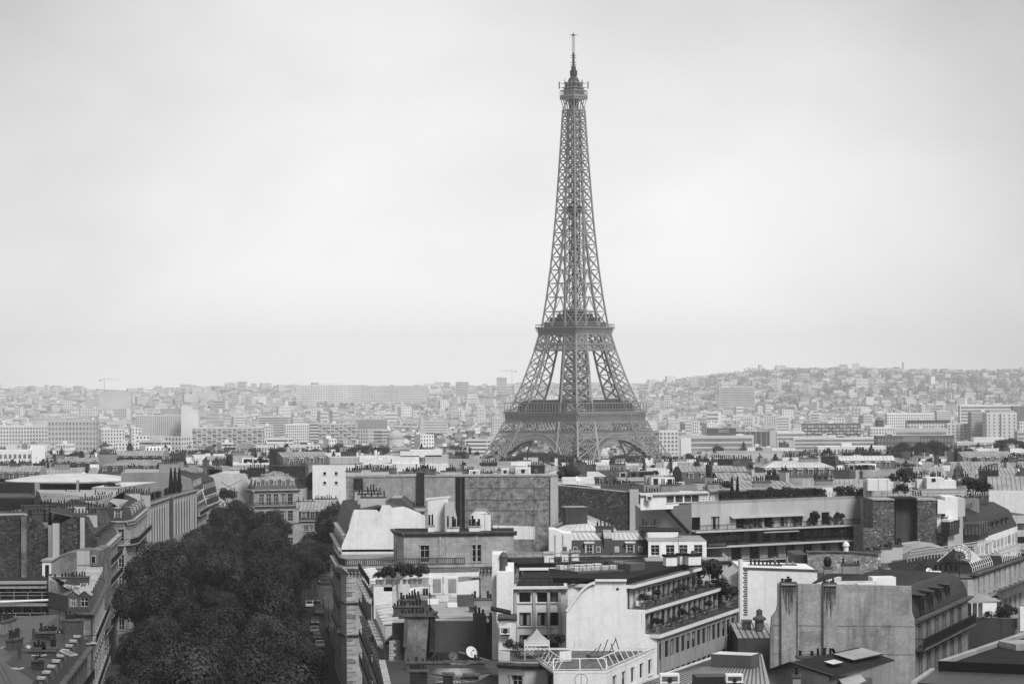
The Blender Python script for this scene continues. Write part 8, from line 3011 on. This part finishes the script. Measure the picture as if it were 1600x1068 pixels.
 for k in range(nch):
  f = rnd.choice([-0.47, 0.47, -0.2, 0.15, 0.47]) * w
  g2 = rnd.uniform(-0.15, 0.35) * d
  L = rnd.uniform(2.2, 5.5)
  a2 = ang if rnd.random() < 0.6 else ang + pi / 2
  b.chimney((x + f * ca - g2 * sa, y + f * sa + g2 * ca), a2, L, 0.8, z - 0.5, max(zt, z + 0.6) + rnd.uniform(0.7, 2.0), int(L * 1.7), rnd.choice(['brick_dark', 'mid_render', 'pale_render', 'brick_grey', 'dark_render', 'white_render']), 'terracotta', 0.85, pr=0.17)
 if rnd.random() < 0.5:
  b.aerial((x + rnd.uniform(-3, 3), y, zt), rnd.uniform(2.5, 4))
 if rnd.random() < 0.3:
  b.dish((x + rnd.uniform(-4, 4), y - d * 0.3, z + 0.6), rnd.uniform(0.4, 0.7), 160, rnd.choice(['white_paint', 'metal_grey']))
 b.done()
 ROOFS.append((b.root, kind, tone, x, y))
 return b
def sea():
 rs = random.Random(21)
 Y = 520.0
 while Y < 1130:
  half = 0.2165 * Y
  x = -half - 8
  row_ang = 0.12 * math.sin(Y * 0.013)
  while x < half + 8:
   w = rs.uniform(13, 27)
   d = rs.uniform(13, 18)
   cx = x + w / 2
   yy = Y + rs.uniform(-4, 4)
   px = PX(cx, yy, 22)
   wpx = w / 2 / yy * F
   if allowed(px - wpx * 0.8, yy - d / 2) and allowed(px + wpx * 0.8, yy - d / 2) and not (585 < px < 710 and 780 < yy < 830) and not (1088 < px < 1235 and 990 < yy < 1040) and not (-20 < px < 85 and 935 < yy < 980):
    lim = 726 if 730 < px < 1065 else 706
    if px > 1365 and Y < 760:
     lim = 718
    zc = CAMZ - (lim - HZ) / F * yy
    h = min(rs.uniform(19.5, 26.0), zc - rs.uniform(2.5, 5.5))
    h = clear_view(px - wpx, px + wpx, yy, h + 2.0, NEAR_LM) - 2.0
    if 566 < px < 876 and yy < 640:
     h = min(h, 25)
    ang = row_ang + rs.choice([0, 0, 0.05, -0.25, 0.3, 0.5])
    near_white = (1365 < px) or rs.random() < 0.5
    kind = rs.choice(['flat', 'flat', 'mansard', 'mansard', 'gable', 'gable'])
    tone = rs.choice(['white', 'white', 'pale', 'pale', 'stone', 'grey'] if kind == 'flat' else ['pale', 'stone', 'stone', 'grey', 'white', 'dark'])
    if h > 8:
     sea_house(cx, yy, w * 0.96, d, ang, h, kind, tone)
   x += w + rs.choice([0.3, 0.3, 1.5, 4.0, 7.0])
  Y += rs.uniform(27, 33)
sea()
def roof_plants():
 for i, (r, kind, tone, x, y) in enumerate(ROOFS):
  if kind == 'flat' and rnd.random() < 0.45:
   bz = max(c[2] for o in r.children if o.name.startswith('roof') and o.type == 'MESH' for c in [tuple(v.co) for v in o.data.vertices]) + r.location.z
   for k in range(rnd.choice([1, 2, 3])):
    if rnd.random() < 0.6:
     shrub((x + rnd.uniform(-4, 4), y - 5.2, bz), rnd.uniform(1.0, 1.9), 'dark roof-terrace shrub among the distant rooftops', 'bush', 'roof-terrace shrubs among the distant rooftops')
    else:
     shrub((x + rnd.uniform(-3, 3), y - 5.6, bz), rnd.uniform(1.0, 1.3), 'trough hedge along a roof terrace among the distant rooftops', 'hedge', 'trough hedges among the distant rooftops', 0.0, 1.2)
roof_plants()
def name_roofs():
 kinds = {'flat': 'flat-roofed house', 'mansard': 'mansard-roofed house', 'gable': 'zinc-gabled house'}
 grp = {}
 for r, k, t, x, y in ROOFS:
  px = PX(x, y)
  grp.setdefault((t, k, zone(px, y)), []).append((px, r))
 word = ['leftmost', 'second from left', 'third from left', 'fourth from left', 'fifth from left', 'sixth from left', 'seventh from left']
 tn = {'white': 'white', 'pale': 'pale', 'stone': 'stone-faced', 'grey': 'grey', 'dark': 'dark-walled'}
 for (t, k, zn), lst in grp.items():
  lst.sort(key=lambda q: q[0])
  for i, (px, r) in enumerate(lst):
   base = '%s %s %s' % (tn[t], kinds[k], zn)
   r['label'] = base if len(lst) == 1 else base + ', ' + (word[i] if i < len(lst) - 1 or len(lst) > 7 else 'rightmost')
   r['group'] = 'rooftops between the avenue and the tower'
name_roofs()
# ------------------------------------------------------------------ landmarks and the hazy city beyond
def far_box(b, x, y, z, w, d, h, ang, wall, roof, nwin=0, nfl=0, style='grid', hip=0.0, win='far_window', sides=True):
 ca, sa = math.cos(ang), math.sin(ang)
 pt = lambda a, c: (x + a * ca - c * sa, y + a * sa + c * ca)
 poly = [pt(-w / 2, -d / 2), pt(w / 2, -d / 2), pt(w / 2, d / 2), pt(-w / 2, d / 2)]
 if hip:
  slate = rnd.choice(['plain_tone_d', 'plain_tone_e', 'plain_tone_c']) if y < 3000 else rnd.choice(['far_wall_d', 'far_wall_c', 'plain_tone_c'])
  b.prism(poly, z - 4, z + h - hip, wall, wall)
  m = 0.35 * d
  top = [pt(-w / 2 + 1.5, -d / 2 + 1.6), pt(w / 2 - 1.5, -d / 2 + 1.6), pt(w / 2 - 1.5, d / 2 - 1.6), pt(-w / 2 + 1.5, d / 2 - 1.6)]
  for i in range(4):
   j = (i + 1) % 4
   b.poly([(*poly[i], z + h - hip + 0.01), (*poly[j], z + h - hip + 0.01), (*top[j], z + h), (*top[i], z + h)], slate if i % 2 == 0 else wall)
  b.poly([(*q, z + h) for q in top], roof)
  hw = h - hip
 else:
  b.prism(poly, z - 4, z + h, wall, roof)
  hw = h
 if not nfl:
  return
 fh = hw / (nfl + 0.4)
 fronts = [(0, w, nwin)]
 if sides:
  fronts.append((1 if x < 0 else 3, d, max(1, int(nwin * d / w))))
 for e, L, nw in fronts:
  p, q = Vector(poly[e]), Vector(poly[(e + 1) % 4])
  u = (q - p) / L
  n = Vector((u.y, -u.x)) * 0.12
  for f in range(nfl):
   z0 = z + fh * (f + 0.55)
   z1 = z0 + fh * (0.5 if style == 'grid' else 0.34)
   if style == 'bands':
    a, c = p + u * L * 0.03 + n, p + u * L * 0.97 + n
    b.poly([(a.x, a.y, z0), (c.x, c.y, z0), (c.x, c.y, z1), (a.x, a.y, z1)], win)
   else:
    for i in range(nw):
     a = p + u * (L * (i + 0.31) / nw) + n
     c = p + u * (L * (i + 0.69) / nw) + n
     b.poly([(a.x, a.y, z0), (c.x, c.y, z0), (c.x, c.y, z1), (a.x, a.y, z1)], win)
LM = []
def landmark(name, label, cat, px0, px1, y0, y1, Y, wall, style='grid', nw=8, nf=4, depth=14, roof=None, ang=0.0, group=None, side=None, extras=()):
 A, Bq = W(px0, y1, Y), W(px1, y1, Y)
 LM.append((px0, px1, y0, y1 - 1, Y))
 zt = ZP((px0 + px1) / 2, y0, Y)
 w = Bq.x - A.x
 cx = (A.x + Bq.x) / 2
 gz = min(terr(cx, Y), A.z) - 2
 zvis = A.z
 r = obj(name, None, None, (cx, Y, gz))
 tag(r, label, cat, group)
 o = (cx, Y, gz)
 b = MB()
 b.prism([(A.x, Y), (Bq.x, Y), (Bq.x, Y + depth), (A.x, Y + depth)], gz, zt, wall, roof or wall)
 obj('wall', b.mesh('wall', o), r)
 h = zt - zvis
 if style != 'plain' and nf:
  g = MB()
  fh = h / (nf + 0.5)
  for e in (0, 1):
   if e == 0:
    p, u, L, n, k = Vector((A.x, Y)), Vector((1, 0)), w, Vector((0, -0.15)), nw
   elif cx > 0:
    p, u, L, n, k = Vector((A.x, Y + depth)), Vector((0, -1)), depth, Vector((-0.15, 0)), max(1, int(nw * depth / w))
   else:
    p, u, L, n, k = Vector((Bq.x, Y)), Vector((0, 1)), depth, Vector((0.15, 0)), max(1, int(nw * depth / w))
   for f in range(-min(6, int((zvis - gz) / fh)) if style != 'fins' else 0, nf):
    z0 = zvis + fh * (f + 0.35)
    z1 = z0 + fh * (0.58 if style != 'balcony' else 0.7)
    if style in ('bands', 'glass'):
     a, c = p + u * L * 0.02 + n, p + u * L * 0.98 + n
     g.prism([tuple(a), tuple(c), tuple(c - n * 1.2), tuple(a - n * 1.2)], z0, z1, 'far_window' if style == 'bands' else 'far_glass', bottom=True)
     if style == 'glass':
      for i in range(k):
       q = p + u * L * i / k + n * 1.5
       g.bar((*q, z0), (*q, z1), 0.4, 'far_wall_b')
     continue
    for i in range(k):
     w0, w1 = (0.22, 0.78) if style == 'grid' else ((0.1, 0.9) if style == 'balcony' else (0.35, 0.65))
     if style == 'fins':
      z0, z1 = zvis, zt - 1
     a, c = p + u * (L * (i + w0) / k) + n, p + u * (L * (i + w1) / k) + n
     if Y < 1300:
      g = MB()
     g.prism([tuple(a), tuple(c), tuple(c - n * 1.2), tuple(a - n * 1.2)], z0, z1, 'far_window', bottom=True)
     if style == 'balcony' and (i + f) % 3:
      g.prism([tuple(a + n * 6), tuple(c + n * 6), tuple(c), tuple(a)], z0, z0 + fh * 0.25, 'far_wall_a', bottom=True)
     if Y < 1300:
      obj('window', g.mesh('window', o), r)
      g = MB()
  if g.f:
   obj('windows', g.mesh('windows', o), r)
 tp = MB()
 for k in range(max(1, int(w / 22))):
  f = rnd.uniform(0.15, 0.85)
  bw_ = min(w * 0.25, rnd.uniform(3, 8))
  tp.box((A.x + w * f, Y + depth * 0.5, zt), (bw_, depth * 0.4, rnd.uniform(0.8, 2.4)), 0, rnd.choice(['far_wall_b', 'far_wall_c', 'far_wall_d']))
 obj('roof_plant', tp.mesh('roof_plant', o), r)
 for kind, args in extras:
  e = MB()
  if kind == 'box':
   x0, x1, ya, yb, mt = args
   pa, pb = W(x0, yb, Y), W(x1, yb, Y)
   e.prism([(pa.x, Y + 1), (pb.x, Y + 1), (pb.x, Y + depth * 0.6), (pa.x, Y + depth * 0.6)], pa.z - 0.3, ZP(x0, ya, Y), mt, bottom=True)
   obj('roof_block', e.mesh('roof_block', o), r)
  elif kind == 'wall':
   x0, x1, ya, yb, mt = args
   pa, pb = W(x0, yb, Y), W(x1, yb, Y)
   e.prism([(pa.x, Y - 0.6), (pb.x, Y - 0.6), (pb.x, Y - 0.01), (pa.x, Y - 0.01)], pa.z, ZP(x0, ya, Y), mt, bottom=True)
   obj('wall_panel', e.mesh('wall_panel', o), r)
 return r
grey('far_glass', 0.12, 0.25, 0.25, 0.05, spec=0.6)
def landmarks():
 a, b_, c, d, e = ('far_wall_' + k for k in 'abcde')
 O, S, T, H = 'office', 'apartment slab', 'tower block', 'house'
 L = landmark
 # right of the tower, across the river
 L('grid_office', 'long dark grey office with four rows of square windows, right of the tower', O, 1371, 1491, 680, 720, 2080, 'lm_dark', 'grid', 23, 4, 20, c, extras=(('wall', (1411, 1437, 682, 690, e)),))
 L('banded_office', 'long office with dark window bands, just left of the dark grid office', O, 1240, 1371, 683, 703, 2160, b_, 'bands', 10, 3, 16, b_, extras=(('wall', (1214, 1242, 688, 703, c)),))
 L('banded_office', 'pale four-storey banded office with a blank right end', O, 1214, 1257, 674, 701, 2220, b_, 'bands', 10, 4, 16, a)
 L('blank_tower', 'narrow blank concrete wall joined to the ribbed office', O, 1203, 1213, 672, 701, 2210, c, 'plain')
 L('ribbed_office', 'dark ribbed office with upright pale fins, left of the blank concrete wall', O, 1152, 1202, 674, 701, 2120, 'lm_dark', 'fins', 6, 1, 14, c)
 r = L('terrace_office', 'long low office with pale storey edges, carrying a dark rooftop sign box', O, 1060, 1178, 680, 700, 2060, c, 'bands', 10, 2, 16, c)
 # the sign box on it with its pale, illegible lettering
 Y = 2062
 sg = obj('rooftop_sign', None, None, tuple(W(1127, 680, Y)))
 tag(sg, 'dark rooftop sign box with small pale lettering above the long low office', 'sign')
 o = tuple(W(1127, 680, Y))
 m = MB()
 p, q = W(1105, 680, Y), W(1150, 680, Y)
 m.prism([(p.x, Y), (q.x, Y), (q.x, Y + 5), (p.x, Y + 5)], p.z + 0.1, ZP(1127, 668.5, Y), 'lm_dark', e, True)
 obj('box', m.mesh('box', o), sg)
 m = MB()
 for i, hgt in enumerate((4.2, 2.2, 2.2, 3.4, 1.8, 2.2, 3.2, 2.0)):
  x = W(1123.4 + i * 2.1, 674.5, Y)
  m.bar((x.x, Y - 0.3, x.z - hgt * 0.3 + (1 if abs(i - 4) > 2 else 1.5)), (x.x, Y - 0.3, x.z + hgt * 0.4 + 1), 0.65, b_, 0.3)
 pa, pb = W(1123, 675.8, Y), W(1139, 675.8, Y)
 m.bar((pa.x, Y - 0.3, pa.z), ((pa.x + pb.x) / 2, Y - 0.3, pa.z + 1.1), 0.5, b_, 0.3)
 m.bar(((pa.x + pb.x) / 2, Y - 0.3, pa.z + 1.1), (pb.x, Y - 0.3, pb.z), 0.5, b_, 0.3)
 obj('lettering', m.mesh('lettering', o), sg)
 L('white_block', 'white low block just right of the tower leg, in front of the long office', O, 1064, 1080, 685, 702, 1960, a, 'plain')
 L('pale_office', 'pale five-storey office right beside the tower base', O, 1030, 1060, 672, 700, 2020, b_, 'grid', 5, 4)
 L('tower_block', 'grey ten-storey tower block with dark window rows, left of a pair', T, 1518, 1542, 643, 690, 2360, c, 'grid', 9, 10, 18)
 L('tower_block', 'pale tower block with short window slits, right of a pair near the right edge', T, 1542, 1589, 644, 690, 2330, b_, 'slit', 6, 8, 22, c, extras=(('wall', (1563, 1564.5, 646, 690, e)), ('box', (1546, 1585, 641, 644, d))))
 L('glass_office', 'glass-fronted office with a white roof screen near the right edge', O, 1496, 1574, 690, 722, 1950, c, 'glass', 9, 3, 20, a, extras=(('box', (1522, 1570, 683, 690, a)),))
 L('balcony_slab', 'dark apartment slab with checkered white balconies', S, 1256, 1345, 661, 684, 2520, 'lm_dark', 'balcony', 16, 4, 14, c)
 L('grid_block', 'white block with neat square windows behind the dark grid office', O, 1360, 1399, 667, 684, 2280, a, 'grid', 9, 3, 14)
 L('banded_block', 'block with a long dark band directly behind the dark grid office', O, 1399, 1480, 669, 684, 2300, c, 'bands', 8, 1, 14)
 L('dark_block', 'small dark rooftop block above the neat square-windowed block', O, 1371, 1381, 656, 668, 2320, 'lm_dark', 'plain')
 L('banded_block', 'long block with a dark attic and row of white dormers, upper right', S, 1418, 1484, 656, 670, 2460, b_, 'grid', 14, 2, 14, e, extras=(('wall', (1418, 1484, 656, 660, 'lm_dark')),))
 L('mixed_block', 'pale apartment block with dark loggias beside the grey tower block', S, 1480, 1518, 661, 692, 2380, b_, 'grid', 6, 6, 14)
 L('banded_block', 'banded office cut by the right edge of the picture', O, 1590, 1640, 672, 702, 2280, c, 'bands', 6, 4, 14)
 L('pale_slab', 'pale slab with dotted windows, above the long dark attic block', S, 1386, 1460, 645, 656, 2950, a, 'grid', 22, 2)
 L('pale_slab', 'chequered pale slab left of the grey tower block, further off', S, 1464, 1486, 641, 658, 3000, b_, 'grid', 7, 5)
 L('pale_slab', 'long pale slab high behind the tower-block pair', S, 1500, 1590, 632, 645, 3300, b_, 'bands', 9, 2)
 L('dark_roof_hall', 'dark flat hall roof at the far right edge, above the tower blocks', O, 1583, 1640, 634, 643, 3000, e, 'plain')
 # nearer row on the Chaillot slope
 L('colonnade_house', 'long house with a regular row of tall dark windows, right of the tower foot', H, 1106, 1226, 708, 742, 1012, c, 'grid', 10, 2, 14, d, extras=(('box', (1120, 1225, 705, 708, d)),))
 L('cream_terrace', 'cream old terrace with three rows of windows below the banded offices', H, 1278, 1385, 697, 726, 1150, b_, 'grid', 18, 3, 14, a)
 L('white_office', 'white office with rows of small dark windows at the left edge', O, -10, 50, 703, 742, 955, a, 'grid', 8, 3, 12, a, extras=(('wall', (50, 71, 701, 742, a)), ('box', (46, 70, 697, 703, a))))
 L('stepped_white_block', 'stepped white rooftop block with terraces, left of the tower legs', H, 596, 700, 724, 756, 800, 'white_render', 'grid', 9, 1, 16, 'zinc_bright', extras=(('box', (612, 655, 712, 724, 'white_render')), ('box', (625, 690, 703, 712, 'white_render')), ('box', (664, 700, 711, 724, 'pale_render')), ('box', (612, 640, 700, 703, 'far_wall_d'))))
 # left plain
 L('white_tower', 'bright white blank tower slab rising from the left plain', T, 283, 299, 634, 662, 2650, a, 'plain')
 L('white_slab', 'bright white lower slab attached to the white tower slab', T, 299, 310, 640, 662, 2650, a, 'plain')
 L('banded_slab', 'long pale slab with close window rows left of the white tower slab', S, 212, 283, 648, 662, 2680, b_, 'grid', 22, 4)
 L('dark_roof_block', 'small dark-topped block left of the white tower slab', S, 251, 281, 638, 648, 2900, d, 'plain')
 L('window_block', 'white block with upright windows in the middle of the left plain', S, 445, 482, 662, 681, 2480, a, 'grid', 12, 4)
 L('window_block', 'grey loggia block right of the white upright-window block', S, 497, 556, 661, 684, 2500, c, 'balcony', 9, 4)
 L('banded_slab', 'low banded slab above the white upright-window block', S, 403, 452, 650, 663, 2850, b_, 'bands', 8, 3)
 L('dark_block', 'dark-fronted long block left of the tower leg', O, 559, 604, 655, 670, 3000, d, 'grid', 12, 3, 14, c)
 L('old_terrace', 'long old terrace with two rows of windows along the left plain', H, 400, 478, 695, 712, 1750, b_, 'grid', 18, 2, 14, c)
 L('old_terrace', 'long old terrace with dark roof at the far left plain', H, 75, 150, 655, 690, 2200, c, 'grid', 14, 4, 14, d)
 L('old_terrace', 'pale terrace with close windows at the left edge of the plain', H, 0, 74, 664, 690, 2250, b_, 'grid', 16, 4, 14, c)
 L('loggia_terrace', 'row of old houses with deep loggias above the left trees', H, 300, 410, 667, 680, 2380, b_, 'balcony', 14, 2, 14, c)
 L('dark_slab', 'grey plain hall-like slab on the far left skyline', S, 155, 204, 611, 629, 5600, c, 'plain', depth=30)
 L('long_slab', 'very long pale housing slab on the skyline left of the tower', S, 463, 565, 601, 628, 6600, a, 'grid', 40, 9, 30)
 L('long_slab', 'very long pale housing slab on the skyline, right part, left of the tower', S, 566, 668, 602, 628, 6700, a, 'grid', 40, 9, 30)
 sky = [(0, 27, 592, 632, c), (31, 60, 602, 628, c), (62, 88, 603, 628, d), (110, 140, 604, 622, c), (142, 165, 597, 618, c), (168, 186, 599, 615, b_), (206, 223, 587, 614, c), (224, 236, 593, 612, c), (237, 258, 597, 612, c), (206, 222, 610, 634, b_),
   (262, 300, 609, 618, c), (300, 345, 606, 616, c), (358, 404, 603, 622, d), (405, 417, 594, 612, d), (430, 452, 599, 610, c), (693, 704, 592, 612, c), (712, 732, 596, 616, c), (736, 746, 595, 612, c), (776, 792, 589, 614, b_), (800, 822, 585, 600, c),
   (985, 1005, 585, 604, d), (1018, 1030, 593, 612, c), (1044, 1062, 596, 620, c), (1078, 1090, 588, 606, c), (1092, 1112, 586, 604, c), (1120, 1140, 589, 604, c), (1102, 1122, 603, 622, b_), (1124, 1180, 604, 621, c),
   (1194, 1215, 576, 592, d), (1215, 1256, 577, 592, d), (1425, 1448, 568, 580, d), (1448, 1486, 571, 579, d), (1378, 1402, 574, 583, c), (1484, 1502, 586, 604, b_), (1514, 1530, 584, 602, b_), (1290, 1330, 590, 600, c), (1370, 1420, 610, 622, b_), (1560, 1590, 596, 610, c), (1300, 1318, 600, 614, c), (1458, 1470, 590, 606, c)]
 used = {}
 for i, (x0, x1, y0, y1, t) in enumerate(sky):
  Y = 5200 if y0 > 600 else 6800 if y0 > 594 else 7600 if x0 < 1150 else 8200
  where = 'left of the tower' if x0 < 780 else 'right of the tower' if x0 < 1180 else 'on the right-hand hill'
  shape = 'tall narrow' if (y1 - y0) > (x1 - x0) * 1.05 else 'broad'
  used.setdefault((where, shape), []).append((x0, x1, y0, y1, t, Y))
 ordn = ['leftmost', 'second', 'third', 'fourth', 'fifth', 'sixth', 'seventh', 'eighth', 'ninth', 'tenth', 'eleventh', 'twelfth', 'thirteenth', 'fourteenth', 'fifteenth', 'sixteenth', 'seventeenth', 'eighteenth', 'nineteenth', 'twentieth']
 for (where, shape), lst in used.items():
  lst.sort()
  for i, (x0, x1, y0, y1, t, Y) in enumerate(lst):
   t = {'far_wall_b': a, 'far_wall_c': b_, 'far_wall_d': c}[t]  # one tone paler, painting haze into the skyline blocks
  L('skyline_block', '%s%s of the %s hazy blocks on the skyline %s' % (ordn[i], '' if i == 0 else ' from left', shape, where), T, x0, x1, y0, y1, Y + i * 7, t, rnd.choice(['grid', 'bands', 'slit']), max(3, int((x1 - x0) / 2.5)), max(3, int((y1 - y0) / 2.6)), 25, group='hazy skyline blocks')
 # dome and spire
 for px, y0, y1, Y, lab in ((618, 671, 684, 2300, 'pale ribbed dome in the plain left of the tower'), (942, 699, 712, 1900, 'small dome on a long low palace seen through the right arch'), (68, 655, 672, 2300, 'broad dark shallow dome at the left edge of the plain')):
  r0 = (y1 - y0) / F * Y
  p = W(px, y1, Y)
  r = obj('dome', None, None, tuple(p))
  tag(r, lab, 'dome')
  m = MB()
  k = 1.0 if px < 900 else 0.7
  if px < 100:
   k = 1.6
  m.lathe((0, 0, 0), [(r0 * k, 0), (r0 * 0.95 * k, r0 * 0.3), (r0 * 0.75 * k, r0 * 0.62), (r0 * 0.4 * k, r0 * 0.85), (0.8, r0 * 0.95), (0.5, r0 * 1.15), (0, r0 * 1.2)], d if px < 100 else c, 20)
  obj('shell', m.mesh('shell'), r)
  m = MB()
  m.lathe((0, 0, -30), [(r0 * k * 1.02, 0), (r0 * k * 1.02, 29.5), (r0 * k * 1.1, 30)], b_, 20)
  obj('drum', m.mesh('drum'), r)
 p = W(658, 684, 2420)
 r = obj('church_spire', None, None, tuple(p))
 tag(r, 'thin pointed church spire left of the tower leg', 'spire')
 m = MB()
 m.box((0, 0, -30), (7, 7, 38), 0.3, c)
 obj('belfry', m.mesh('belfry'), r)
 m = MB()
 m.lathe((0, 0, 8), [(4, 0), (0.2, 16), (0, 17)], d, 8)
 obj('steeple', m.mesh('steeple'), r)
 # cranes and the mast on the hill
 for px, y0, y1, Y, jib, lab in ((1169, 573, 604, 7000, 1, 'thin tower crane on the skyline right of the tower'), (800, 577, 600, 6600, -1, 'thin tower crane on the skyline just left of the tower'), (163, 590, 612, 6000, 1, 'thin tower crane on the far left skyline'), (612, 608, 632, 5200, -1, 'tower crane before the long skyline slab')):
  p = W(px, y1, Y)
  hgt = (y1 - y0) / F * Y
  r = obj('tower_crane', None, None, tuple(p))
  tag(r, lab, 'crane')
  m = MB()
  m.bar((0, 0, -10), (0, 0, hgt), 1.3, c)
  obj('mast', m.mesh('mast'), r)
  m = MB()
  m.bar((-12 * jib, 0, hgt - 4), (34 * jib, 0, hgt - 4), 1.0, c)
  m.bar((0, 0, hgt), (20 * jib, 0, hgt - 4), 0.5, c)
  m.box((-10 * jib, 0, hgt - 8), (5, 2, 4), 0, d)
  obj('jib', m.mesh('jib'), r)
 p = W(1411, 582, 8300)
 r = obj('radio_mast', None, None, tuple(p))
 tag(r, 'stout chimney-like mast on the right-hand hill', 'mast')
 m = MB()
 m.lathe((0, 0, -10), [(4, 0), (3.2, 45), (3.6, 46), (0, 47)], d, 10)
 obj('shaft', m.mesh('shaft'), r)
grey('lm_dark', 0.1, 0.85, 0.1, 0.1)
landmarks()
def plain():
 rs = random.Random(5)
 walls = ['far_wall_a', 'far_wall_a', 'far_wall_b', 'far_wall_b', 'far_wall_c', 'far_wall_c', 'far_wall_d']
 Y = 1760.0
 singles = 0
 mass = MB()
 woods = MB()
 while Y < 9600:
  half = 0.217 * Y + 10
  x = -half
  f = Y / 1760
  while x < half:
   dist_ang = 0.5 * math.sin(math.floor(x / 260) * 1.7 + math.floor(Y / 300) * 2.3)
   near = Y < 2650
   w = rs.uniform(8, 19) * (1 if near else min(1.7, 0.7 + 0.22 * f))
   d = rs.uniform(11, 15)
   yy = Y + rs.uniform(-0.008, 0.008) * Y
   cx = x + w / 2
   gz = terr(cx, yy)
   q = rs.random()
   g = sm(0.03, 0.11, cx / yy) * sm(4200, 6500, yy)
   tw_zone = abs(cx - TX) < 130 and yy < 1960
   if rs.random() < ((0.1 if Y < 3200 else 0.06) + 0.42 * g) or tw_zone:
    # trees in gardens and on the hillside
    for k in range(3 if near else 6):
     c = Vector((cx + rs.uniform(-w * 0.7, w * 0.7), yy + rs.uniform(-14, 14), gz))
     R0 = rs.uniform(4.5, 8.5)
     for i in range(70 if Y < 5000 else 34):
      dv = Vector((rs.gauss(0, 1), rs.gauss(0, 1), rs.gauss(0.2, 0.9)))
      dv.normalize()
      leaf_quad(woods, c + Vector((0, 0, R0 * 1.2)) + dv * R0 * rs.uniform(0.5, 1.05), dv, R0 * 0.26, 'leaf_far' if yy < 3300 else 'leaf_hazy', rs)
   else:
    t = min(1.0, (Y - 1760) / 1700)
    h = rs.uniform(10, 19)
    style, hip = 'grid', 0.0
    tone = lambda q0: (('plain_tone_' if rs.random() > t else 'far_wall_') + 'abcde'[q0])  # paler set taken more often with distance, a painted haze
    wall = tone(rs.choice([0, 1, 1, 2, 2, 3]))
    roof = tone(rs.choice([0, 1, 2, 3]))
    if q < 0.72:
     hip = rs.uniform(3.5, 5.5)
     roof = tone(rs.choice([1, 1, 2, 3]))
    elif q > 0.955:
     h = rs.uniform(22, 36)
     w *= rs.uniform(0.7, 1.6)
     style = rs.choice(['grid', 'bands'])
     wall = 'far_wall_' + rs.choice('aabb')
    elif q > 0.91:
     style = 'bands'
    px_ = PX(cx, yy)
    wp = w / 2 / yy * F
    top = clear_view(px_ - wp, px_ + wp, yy, gz + h, LM)
    if top < gz + h:
     h = top - gz
     style, hip = 'grid', min(hip, h * 0.3)
     if h < 5:
      x += w
      continue
    nfl = max(2, int(h / 3.4))
    if Y > 3600:
     style = 'bands' if rs.random() < 0.2 else 'grid'
     nfl = max(2, nfl // 2 + 1)
    if Y > 6500:
     nfl = 3 if rs.random() < 0.5 else 0
    if near and singles < 235 and abs(cx) < half - 12:
     m = MB()
     far_box(m, cx, yy, gz, w, d, h, dist_ang, wall, roof, max(4, int(w / 2.6)), nfl, style, hip, 'far_window_dark')
     # chimneys and roof huts
     for k in range(2):
      c = (cx + rs.uniform(-0.35, 0.35) * w, yy + rs.uniform(-2, 3))
      m.box((c[0], c[1], gz + h), (rs.uniform(1.5, 4), 1.0, rs.uniform(1.2, 2.6)), dist_ang, rs.choice(['far_wall_d', 'far_wall_e', 'far_wall_a']))
     o = obj('distant_house', m.mesh('distant_house', (cx, yy, gz)), None, (cx, yy, gz))
     tone_ = {'a': 'white', 'b': 'pale', 'c': 'mid-grey', 'd': 'dark'}[wall[-1]]
     sd = 'left of' if PX(cx, yy) < 790 else 'behind' if PX(cx, yy) < 1010 else 'right of'
     lab = 'small hazy %s %s in the plain %s the iron tower' % (tone_, 'mansard house' if hip else 'tall block' if h > 25 else 'flat-topped house', sd)
     tag(o, lab, 'house', lab.replace('small hazy', 'hazy') + ' (row)')
     singles += 1
    else:
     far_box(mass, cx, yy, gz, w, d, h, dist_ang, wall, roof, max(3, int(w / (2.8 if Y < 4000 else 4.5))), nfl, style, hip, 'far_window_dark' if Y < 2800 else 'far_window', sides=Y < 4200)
     if rs.random() < 0.5 and Y < 5000:
      mass.box((cx + rs.uniform(-0.3, 0.3) * w, yy, gz + h), (rs.uniform(2, 5), 2.0, rs.uniform(1.5, 3)), dist_ang, rs.choice(['far_wall_d', 'far_wall_a', 'far_wall_c']))
   x += w + rs.choice([0.5, 0.5, 1, 4, 10])
  Y *= 1.0185 if Y < 2650 else 1.02
 tag(obj('distant_city', mass.mesh('distant_city')), kind='stuff')
 tag(obj('distant_woods', woods.mesh('distant_woods')), kind='stuff')
 print('singles', singles, 'mass faces', len(mass.f), 'wood faces', len(woods.f))
plain()
# ------------------------------------------------------------------ the hazy air
hm, ht, hb = newmat('haze_air')
ht.nodes.remove(hb)
pv = N(ht, 'ShaderNodeVolumePrincipled')
pv.inputs['Color'].default_value = (0.98, 0.98, 0.98, 1)
pv.inputs['Density'].default_value = 0.00007
pv.inputs['Anisotropy'].default_value = -0.1
ht.links.new(pv.outputs[0], [n for n in ht.nodes if n.type == 'OUTPUT_MATERIAL'][0].inputs['Volume'])
b = MB()
b.prism([(-4300, -170), (4300, -170), (4300, 12300), (-4300, 12300)], -26, 308, 'haze_air', bottom=True)
tag(obj('haze', b.mesh('haze')), kind='stuff')
